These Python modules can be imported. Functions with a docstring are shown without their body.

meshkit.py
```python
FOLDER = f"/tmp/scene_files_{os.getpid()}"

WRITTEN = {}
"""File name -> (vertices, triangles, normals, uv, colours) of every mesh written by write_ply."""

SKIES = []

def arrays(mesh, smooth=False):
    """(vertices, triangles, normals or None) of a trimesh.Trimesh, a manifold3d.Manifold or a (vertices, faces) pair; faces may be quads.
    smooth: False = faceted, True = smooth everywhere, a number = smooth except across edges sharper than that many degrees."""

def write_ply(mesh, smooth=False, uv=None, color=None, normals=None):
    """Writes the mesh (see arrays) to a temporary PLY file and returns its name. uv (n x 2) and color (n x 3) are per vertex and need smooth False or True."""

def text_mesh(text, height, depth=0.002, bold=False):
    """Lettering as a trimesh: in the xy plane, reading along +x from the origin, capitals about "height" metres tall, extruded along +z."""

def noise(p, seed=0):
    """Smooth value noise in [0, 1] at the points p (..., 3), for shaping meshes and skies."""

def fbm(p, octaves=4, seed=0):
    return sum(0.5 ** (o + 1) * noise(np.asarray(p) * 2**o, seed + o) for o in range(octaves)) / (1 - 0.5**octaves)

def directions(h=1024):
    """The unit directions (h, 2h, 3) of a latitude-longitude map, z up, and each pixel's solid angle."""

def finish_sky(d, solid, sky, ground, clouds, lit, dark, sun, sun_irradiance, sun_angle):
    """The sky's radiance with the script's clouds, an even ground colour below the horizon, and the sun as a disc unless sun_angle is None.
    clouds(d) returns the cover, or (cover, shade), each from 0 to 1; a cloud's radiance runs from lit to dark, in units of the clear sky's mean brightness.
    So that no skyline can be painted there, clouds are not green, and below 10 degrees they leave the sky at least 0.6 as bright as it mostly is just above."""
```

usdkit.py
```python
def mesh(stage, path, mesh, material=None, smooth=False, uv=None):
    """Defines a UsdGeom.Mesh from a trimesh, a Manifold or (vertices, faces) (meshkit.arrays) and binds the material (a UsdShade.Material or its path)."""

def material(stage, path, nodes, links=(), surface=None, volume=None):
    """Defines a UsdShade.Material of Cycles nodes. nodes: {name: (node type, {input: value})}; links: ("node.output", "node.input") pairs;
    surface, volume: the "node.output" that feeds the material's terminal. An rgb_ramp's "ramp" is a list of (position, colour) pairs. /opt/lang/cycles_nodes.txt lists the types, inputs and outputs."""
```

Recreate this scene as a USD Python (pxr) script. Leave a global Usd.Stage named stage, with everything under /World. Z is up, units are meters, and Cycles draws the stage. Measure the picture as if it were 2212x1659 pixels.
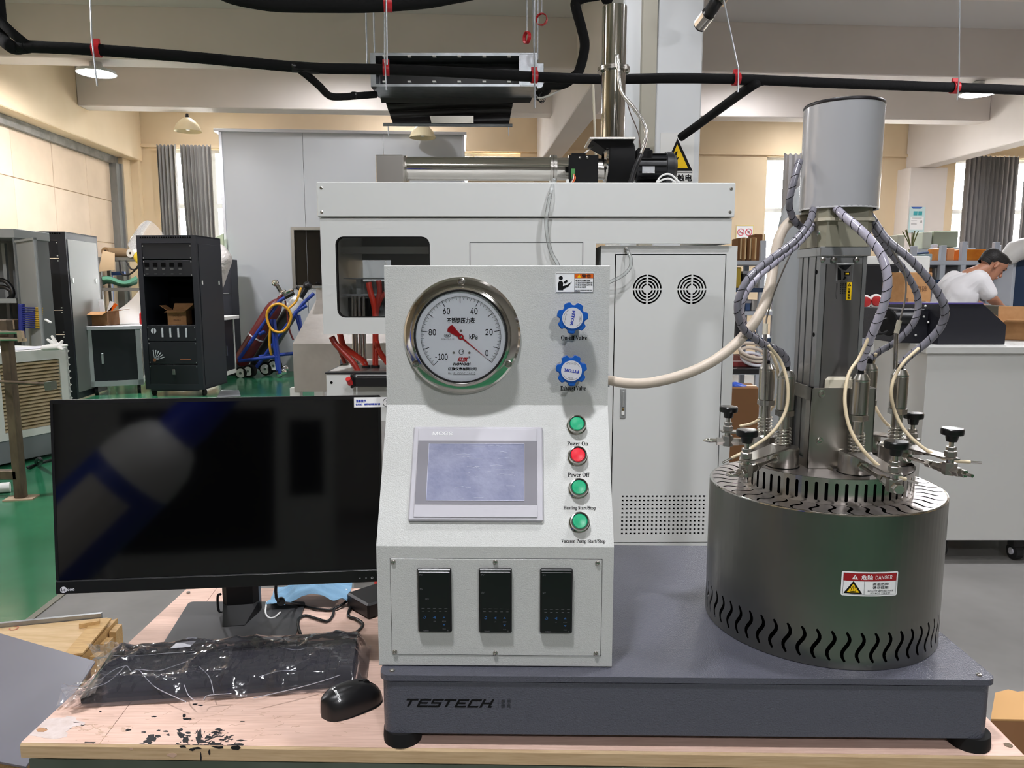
import math, random, glob
import numpy as np
import trimesh, manifold3d
from shapely import affinity, union_all, box as sbox
from shapely.geometry import Polygon, Point, LineString
from pxr import Usd, UsdGeom, UsdLux, UsdShade, Gf, Sdf
import usdkit, meshkit

# ---------------------------------------------------------------- camera, sky, exposure
CAMZ, FPX, PIT = 1.42, 1600.0, 0.131
stage = Usd.Stage.CreateInMemory()
UsdGeom.SetStageUpAxis(stage, 'Z'); UsdGeom.SetStageMetersPerUnit(stage, 1.0)
UsdGeom.Xform.Define(stage, '/World')
cam = UsdGeom.Camera.Define(stage, '/World/camera')
cam.CreateHorizontalApertureAttr(36.0); cam.CreateVerticalApertureAttr(27.0)
cam.CreateFocalLengthAttr(36.0 * FPX / 2212)
cam.CreateClippingRangeAttr(Gf.Vec2f(0.05, 200))
cam.AddTranslateOp().Set(Gf.Vec3d(0, 0, CAMZ)); cam.AddRotateXOp().Set(90 - math.degrees(PIT))
cam.CreateExposureAttr(0.0)
sky = UsdLux.DomeLight.Define(stage, '/World/sky')
sky.CreateIntensityAttr(9.0); sky.CreateColorAttr(Gf.Vec3f(1.0, 0.985, 0.96))
LAMP_POWER = 390.0

# ---------------------------------------------------------------- pixel -> place helpers (2212 x 1659 frame)
CP, SP = math.cos(PIT), math.sin(PIT)
EYE = np.array([0, 0, CAMZ])
def ray(u, v):
    a, b = (u - 1106) / FPX, (829.5 - v) / FPX
    return np.array([a, CP + b * SP, -SP + b * CP])
def P(u, v, Y):
    d = ray(u, v); return EYE + d * (Y / d[1])
def PZ(u, v, z):
    d = ray(u, v); return EYE + d * ((z - CAMZ) / d[2])
class Plane:
    """A plane in the scene: origin o, axes ex, ey, outward normal n."""
    def __init__(s, o, ex, ey):
        s.o = np.array(o, float); s.ex = np.array(ex, float) / np.linalg.norm(ex); s.ey = np.array(ey, float) / np.linalg.norm(ey)
        s.n = np.cross(s.ex, s.ey)
    def uv(s, u, v, h=0.0):
        d = ray(u, v); o = s.o + s.n * h
        p = EYE + d * (np.dot(o - EYE, s.n) / np.dot(d, s.n)) - o
        return np.array([p @ s.ex, p @ s.ey])
    def at(s, x, y, h=0.0):
        return s.o + s.ex * x + s.ey * y + s.n * h
    def put(s, m):
        v = np.asarray(m.vertices)
        return trimesh.Trimesh(s.o + v[:, :1] * s.ex + v[:, 1:2] * s.ey + v[:, 2:] * s.n, m.faces, process=False)
def front(o, rz=0.0):
    return Plane(o, (math.cos(rz), math.sin(rz), 0), (0, 0, 1))
class Frame:
    def __init__(s, o, rz=0.0):
        s.o = np.array(o, float); s.rz = rz; c, k = math.cos(rz), math.sin(rz)
        s.R = np.array([[c, -k, 0], [k, c, 0], [0, 0, 1.0]])
    def w(s, *p):
        return s.o + s.R @ np.array(p, float)
    def put(s, m):
        return trimesh.Trimesh(np.asarray(m.vertices) @ s.R.T + s.o, m.faces, process=False)
    def loc(s, p):
        return s.R.T @ (np.asarray(p, float) - s.o)
    def front(s, x=0, y=0, z=0):
        return front(s.w(x, y, z), s.rz)

# ---------------------------------------------------------------- mesh helpers
def TM(v, f): return trimesh.Trimesh(np.asarray(v, float), np.asarray(f), process=False)
def cat(*ms):
    l = []
    for m in ms: l += list(m) if isinstance(m, (list, tuple)) else [m]
    return trimesh.util.concatenate(l)
def box(x0, x1, y0, y1, z0, z1, b=0.0):
    if b <= 0:
        m = trimesh.creation.box([x1 - x0, y1 - y0, z1 - z0]); m.apply_translation([(x0 + x1) / 2, (y0 + y1) / 2, (z0 + z1) / 2]); return m
    b = min(b, (x1 - x0) * .45, (y1 - y0) * .45, (z1 - z0) * .45)
    p = []
    for i in (0, 1):
        for j in (0, 1):
            for k in (0, 1):
                c = np.array([(x0, x1)[i], (y0, y1)[j], (z0, z1)[k]]); s = np.array([1 - 2 * i, 1 - 2 * j, 1 - 2 * k]) * b
                for a in range(3):
                    q = c + s; q[a] = c[a]; p.append(q)
    return trimesh.convex.convex_hull(np.array(p))
def basis(d):
    d = np.asarray(d, float) / np.linalg.norm(d)
    a = np.cross(d, [0, 0, 1.0] if abs(d[2]) < .9 else [1.0, 0, 0]); a /= np.linalg.norm(a)
    return a, np.cross(d, a), d
def lathe(prof, n=32, o=(0, 0, 0), ax=(0, 0, 1), cap=True, a0=0.0, seg=False):
    """prof: (radius, height) pairs along the axis."""
    a, b, d = basis(ax); prof = np.array(prof, float); o = np.array(o, float)
    th = np.arange(n) * 2 * np.pi / n + a0
    ring = np.cos(th)[:, None] * a + np.sin(th)[:, None] * b
    v = np.vstack([o + r * ring + h * d for r, h in prof]); f = []
    k = len(prof); i = np.arange(n); j = (i + 1) % n
    for s in range(k - 1):
        A, B = s * n, (s + 1) * n
        f += [np.stack([A + i, A + j, B + j], 1), np.stack([A + i, B + j, B + i], 1)]
    if cap:
        v = np.vstack([v, o + prof[0, 1] * d, o + prof[-1, 1] * d]); c0, c1 = k * n, k * n + 1
        f += [np.stack([j, i, np.full(n, c0)], 1), np.stack([(k - 1) * n + i, (k - 1) * n + j, np.full(n, c1)], 1)]
    f = np.vstack(f)
    return TM(v, f[:, ::-1] if np.dot(np.cross(a, b), d) < 0 else f)
def cyl(p, q, r, r2=None, n=20):
    p, q = np.array(p, float), np.array(q, float); L = np.linalg.norm(q - p)
    return lathe([(r, 0), (r if r2 is None else r2, L)], n, p, q - p)
def rcyl(p, q, r, b, n=24):
    p, q = np.array(p, float), np.array(q, float); L = np.linalg.norm(q - p)
    return lathe([(r - b, 0), (r, b), (r, L - b), (r - b, L)], n, p, q - p)
def spline(pts, n=8):
    p = np.array(pts, float)
    if len(p) < 3: return p
    q = np.vstack([2 * p[0] - p[1], p, 2 * p[-1] - p[-2]]); o = []
    for i in range(1, len(q) - 2):
        for t in np.linspace(0, 1, n, endpoint=False):
            a, b, c, d = q[i - 1:i + 3]
            o.append(.5 * (2 * b + (c - a) * t + (2 * a - 5 * b + 4 * c - d) * t * t + (3 * b - a - 3 * c + d) * t ** 3))
    return np.vstack([o, p[-1:]])
def tube(pts, r, n=8, cap=True):
    p = np.array(pts, float); r = np.broadcast_to(r, (len(p),))
    t = np.gradient(p, axis=0); t /= np.linalg.norm(t, axis=1, keepdims=True) + 1e-12
    a = basis(t[0])[0]; v = []; th = np.arange(n) * 2 * np.pi / n
    for i in range(len(p)):
        a = a - t[i] * (a @ t[i]); a /= np.linalg.norm(a) + 1e-12; b = np.cross(t[i], a)
        v.append(p[i] + r[i] * (np.cos(th)[:, None] * a + np.sin(th)[:, None] * b))
    v = np.vstack(v); i = np.arange(n); j = (i + 1) % n; f = []
    for s in range(len(p) - 1):
        A, B = s * n, (s + 1) * n
        f += [np.stack([A + i, A + j, B + j], 1), np.stack([A + i, B + j, B + i], 1)]
    if cap:
        f += [np.stack([np.zeros(n - 2, int), i[2:], i[1:-1]], 1), np.stack([np.full(n - 2, (len(p) - 1) * n), (len(p) - 1) * n + i[1:-1], (len(p) - 1) * n + i[2:]], 1)]
    return TM(v, np.vstack(f))
def hose(pts, r, n=10, k=8): return tube(spline(pts, k), r, n)
def bar(p, q, w, h=None, up=(0, 0, 1)):
    """Rectangular bar from p to q, w wide and h along up."""
    p, q = np.array(p, float), np.array(q, float); d = q - p; h = h or w
    s = np.cross(d, up); s = s / np.linalg.norm(s) * w / 2; t = np.cross(s, d); t = t / np.linalg.norm(t) * h / 2
    return trimesh.convex.convex_hull(np.array([c + i * s + j * t for c in (p, q) for i in (-1, 1) for j in (-1, 1)]))
def polys(g): return [x for x in getattr(g, 'geoms', [g]) if x.geom_type == 'Polygon' and x.area > 1e-12]
def prism(g, h0, h1=None):
    """Extrudes a 2D shape from z=h0 to z=h1 (0..h0 when h1 is left out)."""
    if h1 is None: h0, h1 = 0.0, h0
    m = cat([trimesh.creation.extrude_polygon(x, h1 - h0, engine='earcut') for x in polys(g)]); m.apply_translation([0, 0, h0]); return m
def sheet(g, z=0.0):
    ms = []
    for x in polys(g):
        v, f = trimesh.creation.triangulate_polygon(x, engine='earcut'); ms.append(TM(np.c_[v, np.full(len(v), z)], f))
    return cat(ms)
def rrect(x0, x1, y0, y1, r, k=5): return sbox(x0 + r, y0 + r, x1 - r, y1 - r).buffer(r, quad_segs=k)
def disc(x, y, r, k=12): return Point(x, y).buffer(r, quad_segs=k)
def stroke(pts, w, cap='round'): return LineString(pts).buffer(w / 2, cap_style=cap, quad_segs=4)
def quad(*p):
    p = np.array(p, float); return TM(p, [[0, 1, 2], [0, 2, 3]])
def xf(m, M):
    m = m.copy(); m.apply_transform(M); return m
def mv(m, x=0, y=0, z=0):
    m = m.copy(); m.apply_translation([x, y, z]); return m
def rot(m, deg, ax=(0, 0, 1), at=(0, 0, 0)):
    m = m.copy(); m.apply_transform(trimesh.transformations.rotation_matrix(math.radians(deg), ax, at)); return m
def hull(p): return trimesh.convex.convex_hull(np.array(p, float))
def ball(c, r, s=(1, 1, 1), n=2):
    m = trimesh.creation.icosphere(n, 1.0); m.apply_scale(np.array(s) * r); m.apply_translation(c); return m
def torus(c, R, r, ax=(0, 0, 1), n=32, k=8):
    a, b, d = basis(ax); th = np.linspace(0, 2 * np.pi, n + 1)
    return tube(np.array(c) + R * (np.cos(th)[:, None] * a + np.sin(th)[:, None] * b), r, k)
def grid(fn, nu, nv):
    """Surface fn(s, t) -> point, s and t in 0..1."""
    v = np.array([fn(i / nu, j / nv) for i in range(nu + 1) for j in range(nv + 1)]); f = []
    for i in range(nu):
        for j in range(nv):
            a = i * (nv + 1) + j; f += [[a, a + nv + 1, a + nv + 2], [a, a + nv + 2, a + 1]]
    return TM(v, f)
def thick(m, t):
    """Gives an open sheet a thickness t (along its vertex normals)."""
    n = np.array(m.vertex_normals); v = np.array(m.vertices); f = np.array(m.faces); k = len(v)
    e = np.sort(m.edges, axis=1); u, idx, c = np.unique(e, axis=0, return_index=True, return_counts=True)
    b = m.edges[idx[c == 1]]
    side = np.vstack([np.stack([b[:, 0], b[:, 0] + k, b[:, 1] + k], 1), np.stack([b[:, 0], b[:, 1] + k, b[:, 1]], 1)])
    return TM(np.vstack([v, v - n * t]), np.vstack([f, f[:, ::-1] + k, side]))

_FD = glob.glob('/opt/blender-*/*/datafiles/fonts')[0]
_fonts = {}
def glyphs(text, font='sans'):
    from PIL import ImageFont
    if font not in _fonts:
        file, axes = {'sans': ('Inter', (14, 500)), 'bold': ('Inter', (14, 800)), 'light': ('Inter', (20, 330)), 'cjk': ('Noto Sans CJK Regular', None), 'serif': ('NotoSansMath-Regular', None)}[font]
        _fonts[font] = ImageFont.truetype(f'{_FD}/{file}.woff2', 80)
        if axes: _fonts[font].set_variation_by_axes(list(axes))
    if font == 'serif': text = ''.join(chr(0x1D400 + ord(c) - 65) if 'A' <= c <= 'Z' else chr(0x1D41A + ord(c) - 97) if 'a' <= c <= 'z' else c for c in text)
    if 'I' in text and font in ('sans', 'bold', 'light'):                 # the sans face has slab I's; the photograph's lettering does not
        return glyphs(text, 'cjk').buffer({'sans': 1.2, 'bold': 3.2, 'light': .2}[font])
    m, (ox, oy) = _fonts[font].getmask2(text, mode='L', anchor='ls'); w, h = m.size
    on = np.pad(np.array(m).reshape(h, w) > 127, ((0, 0), (1, 1))).astype(np.int8)
    r, s = np.nonzero(np.diff(on, axis=1) == 1); e = np.nonzero(np.diff(on, axis=1) == -1)[1]
    g = union_all(sbox(s + ox, -r - 1 - oy, e + ox, -r - oy)).buffer(.6).buffer(-.6).simplify(.8)
    return g
def text2d(text, h, font='sans', cx=0.0, cy=0.0, w=None, shear=0.0, deg=0.0, grow=0.0):
    """Lettering as a flat shape: ink h tall (w wide when given), its middle at (cx, cy)."""
    g = glyphs(text, font)
    if grow: g = g.buffer(grow)
    x0, y0, x1, y1 = g.bounds; s = h / (y1 - y0); sx = w / (x1 - x0) if w else s
    g = affinity.affine_transform(g, [sx, 0, 0, s, -(x0 + x1) / 2 * sx, -(y0 + y1) / 2 * s])
    if shear: g = affinity.skew(g, xs=shear, origin=(0, 0))
    if deg: g = affinity.rotate(g, deg, origin=(0, 0))
    return affinity.translate(g, cx, cy)

# ---------------------------------------------------------------- prims
_used = {}
def _name(parent, name):
    k = _used.setdefault(parent, {}); n = k.get(name, 0); k[name] = n + 1
    return f'{parent}/{name}' if n == 0 else f'{parent}/{name}_{n:03d}'
def _tag(prim, label=None, cat_=None, group=None, kind=None):
    for k, v in (('label', label), ('category', cat_), ('group', group), ('kind', kind)):
        if v: prim.SetCustomDataByKey(k, v)
class Thing:
    """An Xform under /World whose children are parts; meshes are given in world coordinates."""
    def __init__(s, name, label, cat_, loc=(0, 0, 0), rz=0.0, group=None, kind=None):
        s.path = _name('/World', name); s.fr = Frame(loc, rz); s.name = name
        x = UsdGeom.Xform.Define(stage, s.path); x.AddTranslateOp().Set(Gf.Vec3d(*map(float, loc))); x.AddRotateZOp().Set(math.degrees(rz))
        _tag(x.GetPrim(), label, cat_, group, kind)
    def part(s, name, m, mt, smooth=30, to=None, label=None, kind=None):
        path = _name(to or s.path, name)
        v = (np.asarray(m.vertices) - s.fr.o) @ s.fr.R
        usdkit.mesh(stage, path, TM(v, m.faces), mt, smooth)
        _tag(stage.GetPrimAtPath(path), label, None, None, kind)
        return path
def single(name, m, mt, label, cat_, group=None, kind=None, smooth=30):
    """A thing that is one mesh."""
    path = _name('/World', name); usdkit.mesh(stage, path, m, mt, smooth); _tag(stage.GetPrimAtPath(path), label, cat_, group, kind); return path
def struct(name, m, mt, label=None, cat_=None, to=None):
    path = _name(to or '/World', name); usdkit.mesh(stage, path, m, mt, False)
    if not to: _tag(stage.GetPrimAtPath(path), label, cat_, None, 'structure')
    return path
def copy_of(src, name, label, cat_, loc, rz=0.0, group=None, scale=None):
    """One more of a thing: an Xform under /World that refers to the first one."""
    path = _name('/World', name); x = UsdGeom.Xform.Define(stage, path)
    x.GetPrim().GetReferences().AddInternalReference(src.path if isinstance(src, Thing) else src)
    x.ClearXformOpOrder(); x.AddTranslateOp().Set(Gf.Vec3d(*map(float, loc))); x.AddRotateZOp().Set(math.degrees(rz))
    if scale: x.AddScaleOp().Set(Gf.Vec3f(*scale))
    x.GetPrim().SetInstanceable(True); _tag(x.GetPrim(), label, cat_, group); return path

# ---------------------------------------------------------------- materials
def lin(c):
    c = np.array(c, float) / 255; return tuple(np.where(c < .04045, c / 12.92, ((c + .055) / 1.055) ** 2.4))
def mat(name, col, rough=.5, metal=0.0, spec=.5, bump=None, var=None, coat=0.0, aniso=None, emit=None, alpha=None, trans=None, **kw):
    """col sRGB 0..255. bump=(scale, distance in m[, detail]); var=(scale, second colour[, stretch xyz[, low, high]])."""
    n = {'p': ('principled_bsdf', dict(base_color=lin(col), roughness=rough, metallic=metal, specular_ior_level=spec, coat_weight=coat, **kw))}; l = []
    if bump or var or aniso: n['g'] = ('texture_coordinate', {})
    if var:
        st = var[2] if len(var) > 2 else (1, 1, 1); lo, hi = (var[3], var[4]) if len(var) > 4 else (.3, .7)
        n['m'] = ('mapping', {'scale': st}); n['n'] = ('noise_texture', {'scale': var[0], 'detail': 4.0, 'roughness': .6})
        n['r'] = ('rgb_ramp', {'ramp': [(lo, lin(col)), (hi, lin(var[1]))]})
        l += [('g.object', 'm.vector'), ('m.vector', 'n.vector'), ('n.fac', 'r.fac'), ('r.color', 'p.base_color')]
    if bump:
        n['bn'] = ('noise_texture', {'scale': bump[0], 'detail': bump[2] if len(bump) > 2 else 1.5})
        n['b'] = ('bump', {'distance': bump[1], 'strength': 1.0})
        l += [('g.object', 'bn.vector'), ('bn.fac', 'b.height'), ('b.normal', 'p.normal')]
    if emit: n['p'][1].update(emission_color=lin(emit[0]), emission_strength=emit[1])
    if trans: n['p'][1].update(transmission_weight=trans)
    return usdkit.material(stage, f'/World/Looks/{name}', n, l, 'p.BSDF')
def clear(name, tint=(1, 1, 1), rough=.02, ior=1.45, bump=None, haze=0.0, hcol=(.9, .9, .9)):
    """Thin clear sheet: see-through, shiny by fresnel, with a little haze."""
    n = {'t': ('transparent_bsdf', {'color': tint}), 'g': ('glossy_bsdf', {'color': (1, 1, 1), 'roughness': rough}), 'f': ('fresnel', {'IOR': ior}), 'x': ('mix_closure', {}),
         'd': ('diffuse_bsdf', {'color': hcol}), 'y': ('mix_closure', {'fac': haze})}
    l = [('f.fac', 'x.fac'), ('t.BSDF', 'x.closure1'), ('g.BSDF', 'x.closure2'), ('x.closure', 'y.closure1'), ('d.BSDF', 'y.closure2')]
    if bump:
        n.update(c=('texture_coordinate', {}), bn=('noise_texture', {'scale': bump[0], 'detail': 2.0}), b=('bump', {'distance': bump[1], 'strength': 1.0}))
        l += [('c.object', 'bn.vector'), ('bn.fac', 'b.height'), ('b.normal', 'g.normal'), ('b.normal', 'f.normal')]
    n['f'] = ('fresnel', {'IOR': ior})
    return usdkit.material(stage, f'/World/Looks/{name}', n, l, 'y.closure')
UsdGeom.Scope.Define(stage, '/World/Looks')
black = mat('black_plastic', (20, 20, 22), .42)
blackm = mat('black_matt', (14, 14, 15), .75, spec=.25)
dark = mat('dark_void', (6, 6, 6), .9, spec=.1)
white = mat('white_plastic', (235, 235, 232), .4)
whitep = mat('white_print', (245, 245, 245), .6, spec=.2)
blackp = mat('black_print', (12, 12, 14), .6, spec=.2)
greyp = mat('grey_print', (120, 120, 120), .6, spec=.2)
redp = mat('red_print', (178, 18, 28), .5, spec=.3)
bluep = mat('blue_print', (40, 60, 170), .5, spec=.3)
lgreyp = mat('pale_print', (215, 215, 222), .5, spec=.2)
yellowp = mat('yellow_print', (250, 205, 15), .5, spec=.3)
orangep = mat('orange_print', (222, 98, 20), .5, spec=.3)
steel = mat('stainless_steel', (196, 192, 186), .22, 1.0)
steelb = mat('brushed_steel', (176, 172, 166), .36, 1.0, bump=(900, .00002))
chrome = mat('polished_steel', (214, 210, 204), .09, 1.0)
alu = mat('aluminium', (180, 182, 184), .38, 1.0)
galv = mat('galvanised_steel', (178, 182, 186), .42, .85, var=(8, (150, 154, 158)))
rubber = mat('black_rubber', (22, 22, 22), .8, spec=.3)
foam = mat('black_foam_lagging', (26, 26, 27), .85, spec=.2, bump=(60, .002))
red = mat('red_plastic', (200, 40, 40), .4)
cardb = mat('cardboard', (176, 134, 92), .85, spec=.2, var=(14, (160, 118, 78)))
cardd = mat('dark_cardboard', (128, 92, 62), .85, spec=.2)
cream = mat('cream_plastic', (214, 206, 186), .45)
# ---------------------------------------------------------------- the setting
RM = Frame((0, 0, 0), .0732)
RB, RL, RR, RF, CZ, BZ, LZ = 14.2, -5.95, 15.0, -8.0, 4.7, 4.1, 3.65
plaster = mat('cream_plaster', (230, 210, 178), .85, spec=.2, var=(1.3, (224, 202, 168), (1, 1, .6), .35, .75))
plasterw = mat('white_plaster', (230, 222, 216), .85, spec=.2, var=(.8, (222, 214, 207)))
ceilm = mat('ceiling_paint', (214, 210, 206), .9, spec=.15)
epoxy = mat('green_epoxy', (38, 104, 72), .16, spec=.5, var=(1.1, (58, 128, 92), (1, 1, 1), .35, .8), bump=(3, .0016))
concrete = mat('grey_concrete', (134, 132, 129), .62, var=(1.6, (114, 112, 109), (1, 1, 1), .3, .72), bump=(30, .0006))
def rbox(x0, x1, y0, y1, z0, z1, b=0): return RM.put(box(x0, x1, y0, y1, z0, z1, b))
struct('floor', rbox(RL - 1, RR + 1, RF - 1, RB + 1, -.12, 0), concrete, 'grey concrete floor of the workshop', 'floor')
g1 = union_all([sbox(RL, 0.9, -1.86, RB), sbox(RL, -3.3, RR, -.9)])
struct('floor_coating', RM.put(prism(g1, .0005, .004)), epoxy, 'glossy green epoxy coating on the left floor', 'floor')
struct('floor_marking', rbox(-1.86, -1.83, 0.9, RB, .0005, .0045), mat('line_paint', (120, 118, 104), .6), 'thin grey line along the edge of the green floor', 'floor marking')
struct('ceiling', rbox(RL - 1, RR + 1, RF - 1, RB + 1, CZ, CZ + .15), ceilm, 'grey concrete ceiling', 'ceiling')
def backx(u, v=420):
    p = Plane(RM.w(0, RB, 0), RM.R[:, 0], (0, 0, 1)); return p.uv(u, v)
WZ = backx(420, 322)[1]
wins = [(backx(352)[0], backx(352)[0] + 1.75), (backx(1654)[0], backx(1654)[0] + 1.75), (backx(2060)[0], backx(2060)[0] + 2.6), (-.6, 1.2), (11.6, 14.2)]
wall = sbox(RL - .6, 0, RR + .6, CZ)
for a, b in wins: wall = wall.difference(sbox(a, 1.0, b, WZ))
BW = Plane(RM.w(0, RB, 0), RM.R[:, 0], (0, 0, 1))
struct('wall_back', BW.put(prism(wall, -.24, 0)), plaster, 'cream plastered back wall with tall windows', 'wall')
winm = mat('window_frame_white', (225, 225, 220), .5)
pane = clear('window_pane', (.97, .98, .98), .01, 1.45)
for i, (a, b) in enumerate(wins):
    fr = sbox(a, 1.0, b, WZ)
    hole = union_all([sbox(a + .05 + k * (b - a) / 2, z0, a - .05 + (k + 1) * (b - a) / 2, z1) for k in (0, 1) for z0, z1 in ((1.05, 1.9), (1.98, 2.85), (2.93, WZ - .05))])
    struct(f'window_{i+1}', BW.put(prism(fr.difference(hole), -.17, -.11)), winm, f'white framed window with tall panes, number {i+1} along the back wall' if i > 2 else ['white framed window behind the parted grey curtain on the left', 'bright white framed window behind the grey vent pipe', 'white framed window behind the grey curtain at far right'][i], 'window')
    for k in (0, 1):
        for z0, z1 in ((1.05, 1.9), (1.98, 2.85), (2.93, WZ - .05)):
            x0, x1 = a + .05 + k * (b - a) / 2, a - .05 + (k + 1) * (b - a) / 2
            struct('pane', BW.put(box(x0, x1, z0, z1, -.145, -.14)), pane, to=f'/World/window_{i+1}')
# left wall of big panels under the longitudinal beam
LW = Plane(RM.w(RL, 0, 0), RM.R[:, 1], (0, 0, 1))                      # x along the room's depth, faces right
wl = struct('wall_left', rbox(RL - .3, RL - .02, RF, RB, 0, CZ), plaster, 'cream left wall built of big panels', 'wall')
random.seed(3)
panm = [mat(f'wall_panel_{k}', c, .85, spec=.2, var=(2.2, tuple(x - 9 for x in c))) for k, c in enumerate(((228, 206, 180), (224, 202, 176), (231, 210, 186)))]
for i in range(12):
    y0 = RB - .42 - i * 1.02
    for j in range(5):
        z0 = j * .72 + (.0 if i % 2 else .0)
        struct('panel', LW.put(box(y0 - 1.012, y0, z0 + .004, min(z0 + .715, LZ - .12), -.03, 0.004 * random.random(), .004)), random.choice(panm), to=wl)
struct('wall_right', rbox(RR, RR + .2, RF, RB, 0, CZ), plaster, 'plain cream right wall', 'wall')
struct('wall_front', rbox(RL - .3, RR + .2, RF - .2, RF, 0, CZ), mat('grey_plaster', (150, 148, 142), .9), 'plain wall behind the viewer', 'wall')
# beams
n = 0
def beam(x0, x1, y0, y1, z0, m, label):
    struct('beam', rbox(x0, x1, y0, y1, z0, CZ + .01, .012), m, label, 'beam')
beam(RL, RL + .32, RF, RB, LZ, plaster, 'cream lengthwise beam over the left panel wall')
beam(8.7, 9.05, RF, RB, LZ, plasterw, 'pale lengthwise beam on the right')
MX = RM.loc(P(1430, 200, 6.3))[0]
beam(MX - .17, MX + .17, 6.4, RB, LZ, plasterw, 'pale lengthwise beam running from the pillar to the back wall')
for k, (y, lab) in enumerate(((11.95, 'crosswise beam nearest the back wall'), (9.55, 'second crosswise beam from the back wall'), (6.75, 'crosswise beam above the pillar'), (3.6, 'crosswise beam above the machines'), (.4, 'crosswise beam over the workbench'), (-3.0, 'crosswise beam behind the viewer'))):
    beam(RL + .32, 8.7, y, y + .34, BZ, plasterw, lab); 
    if k < 4: beam(9.05, RR, y, y + .34, BZ, plasterw, lab + ', right bay')
# columns and the white pillar
def col(u0, u1, d, z, label, nm='column', m=plaster):
    x0, x1 = backx(u0)[0], backx(u1)[0]
    struct(nm, rbox(x0, x1, RB - d, RB + .02, 0, z, .01), m, label, 'column')
col(236, 292, .42, LZ, 'cream column at the left end of the back wall')
col(1936, 2014, .42, LZ, 'pale column on the back wall under the right beam', m=plasterw)
col(1010, 1150, .3, LZ, 'cream column on the back wall behind the middle beam')
struct('trim_1', rbox(RL - .01, RL + .07, RF, RB - .3, LZ - .13, LZ, .004), mat('grey_cement', (150, 146, 138), .9, var=(6, (120, 118, 112))), 'grey cement strip under the left beam', 'trim')
struct('trim_2', rbox(RL - .01, RL + .12, RB - .62, RB - .36, 0, LZ - .12, .004), mat('grey_cement_2', (146, 145, 140), .8, var=(4, (112, 112, 108), (1, 1, .3))), 'grey steel channel up the corner of the left wall', 'trim')
struct('trim_3', rbox(RL + .12, RL + .16, RB - .5, RB - .44, 0, LZ - .12), alu, 'thin pale conduit up the corner of the left wall', 'trim')
struct('trim_4', rbox(backx(292)[0], backx(308)[0], RB - .12, RB, 0, BZ), plaster, 'cream strip beside the left back column', 'trim')
struct('trim_5', rbox(RL, RR, RB - .05, RB, WZ + .02, WZ + .07), plaster, 'ledge above the back windows', 'trim')
pillar = mat('white_gloss_paint', (226, 229, 231), .25, spec=.5)
px0, px1 = RM.loc(P(1338, 300, 6.3))[0], RM.loc(P(1511, 300, 6.3))[0]
struct('pillar', rbox(px0, px1, 6.15, 6.75, 0, CZ, .012), pillar, 'white painted square pillar behind the machine', 'pillar')
struct('trim_6', rbox((px0 * .69 + px1 * .31) - .06, (px0 * .69 + px1 * .31) + .06, 6.09, 6.15, 0, CZ, .004), mat('trunking_grey', (176, 172, 158), .6), 'beige cable trunking up the white pillar', 'trim')

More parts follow.
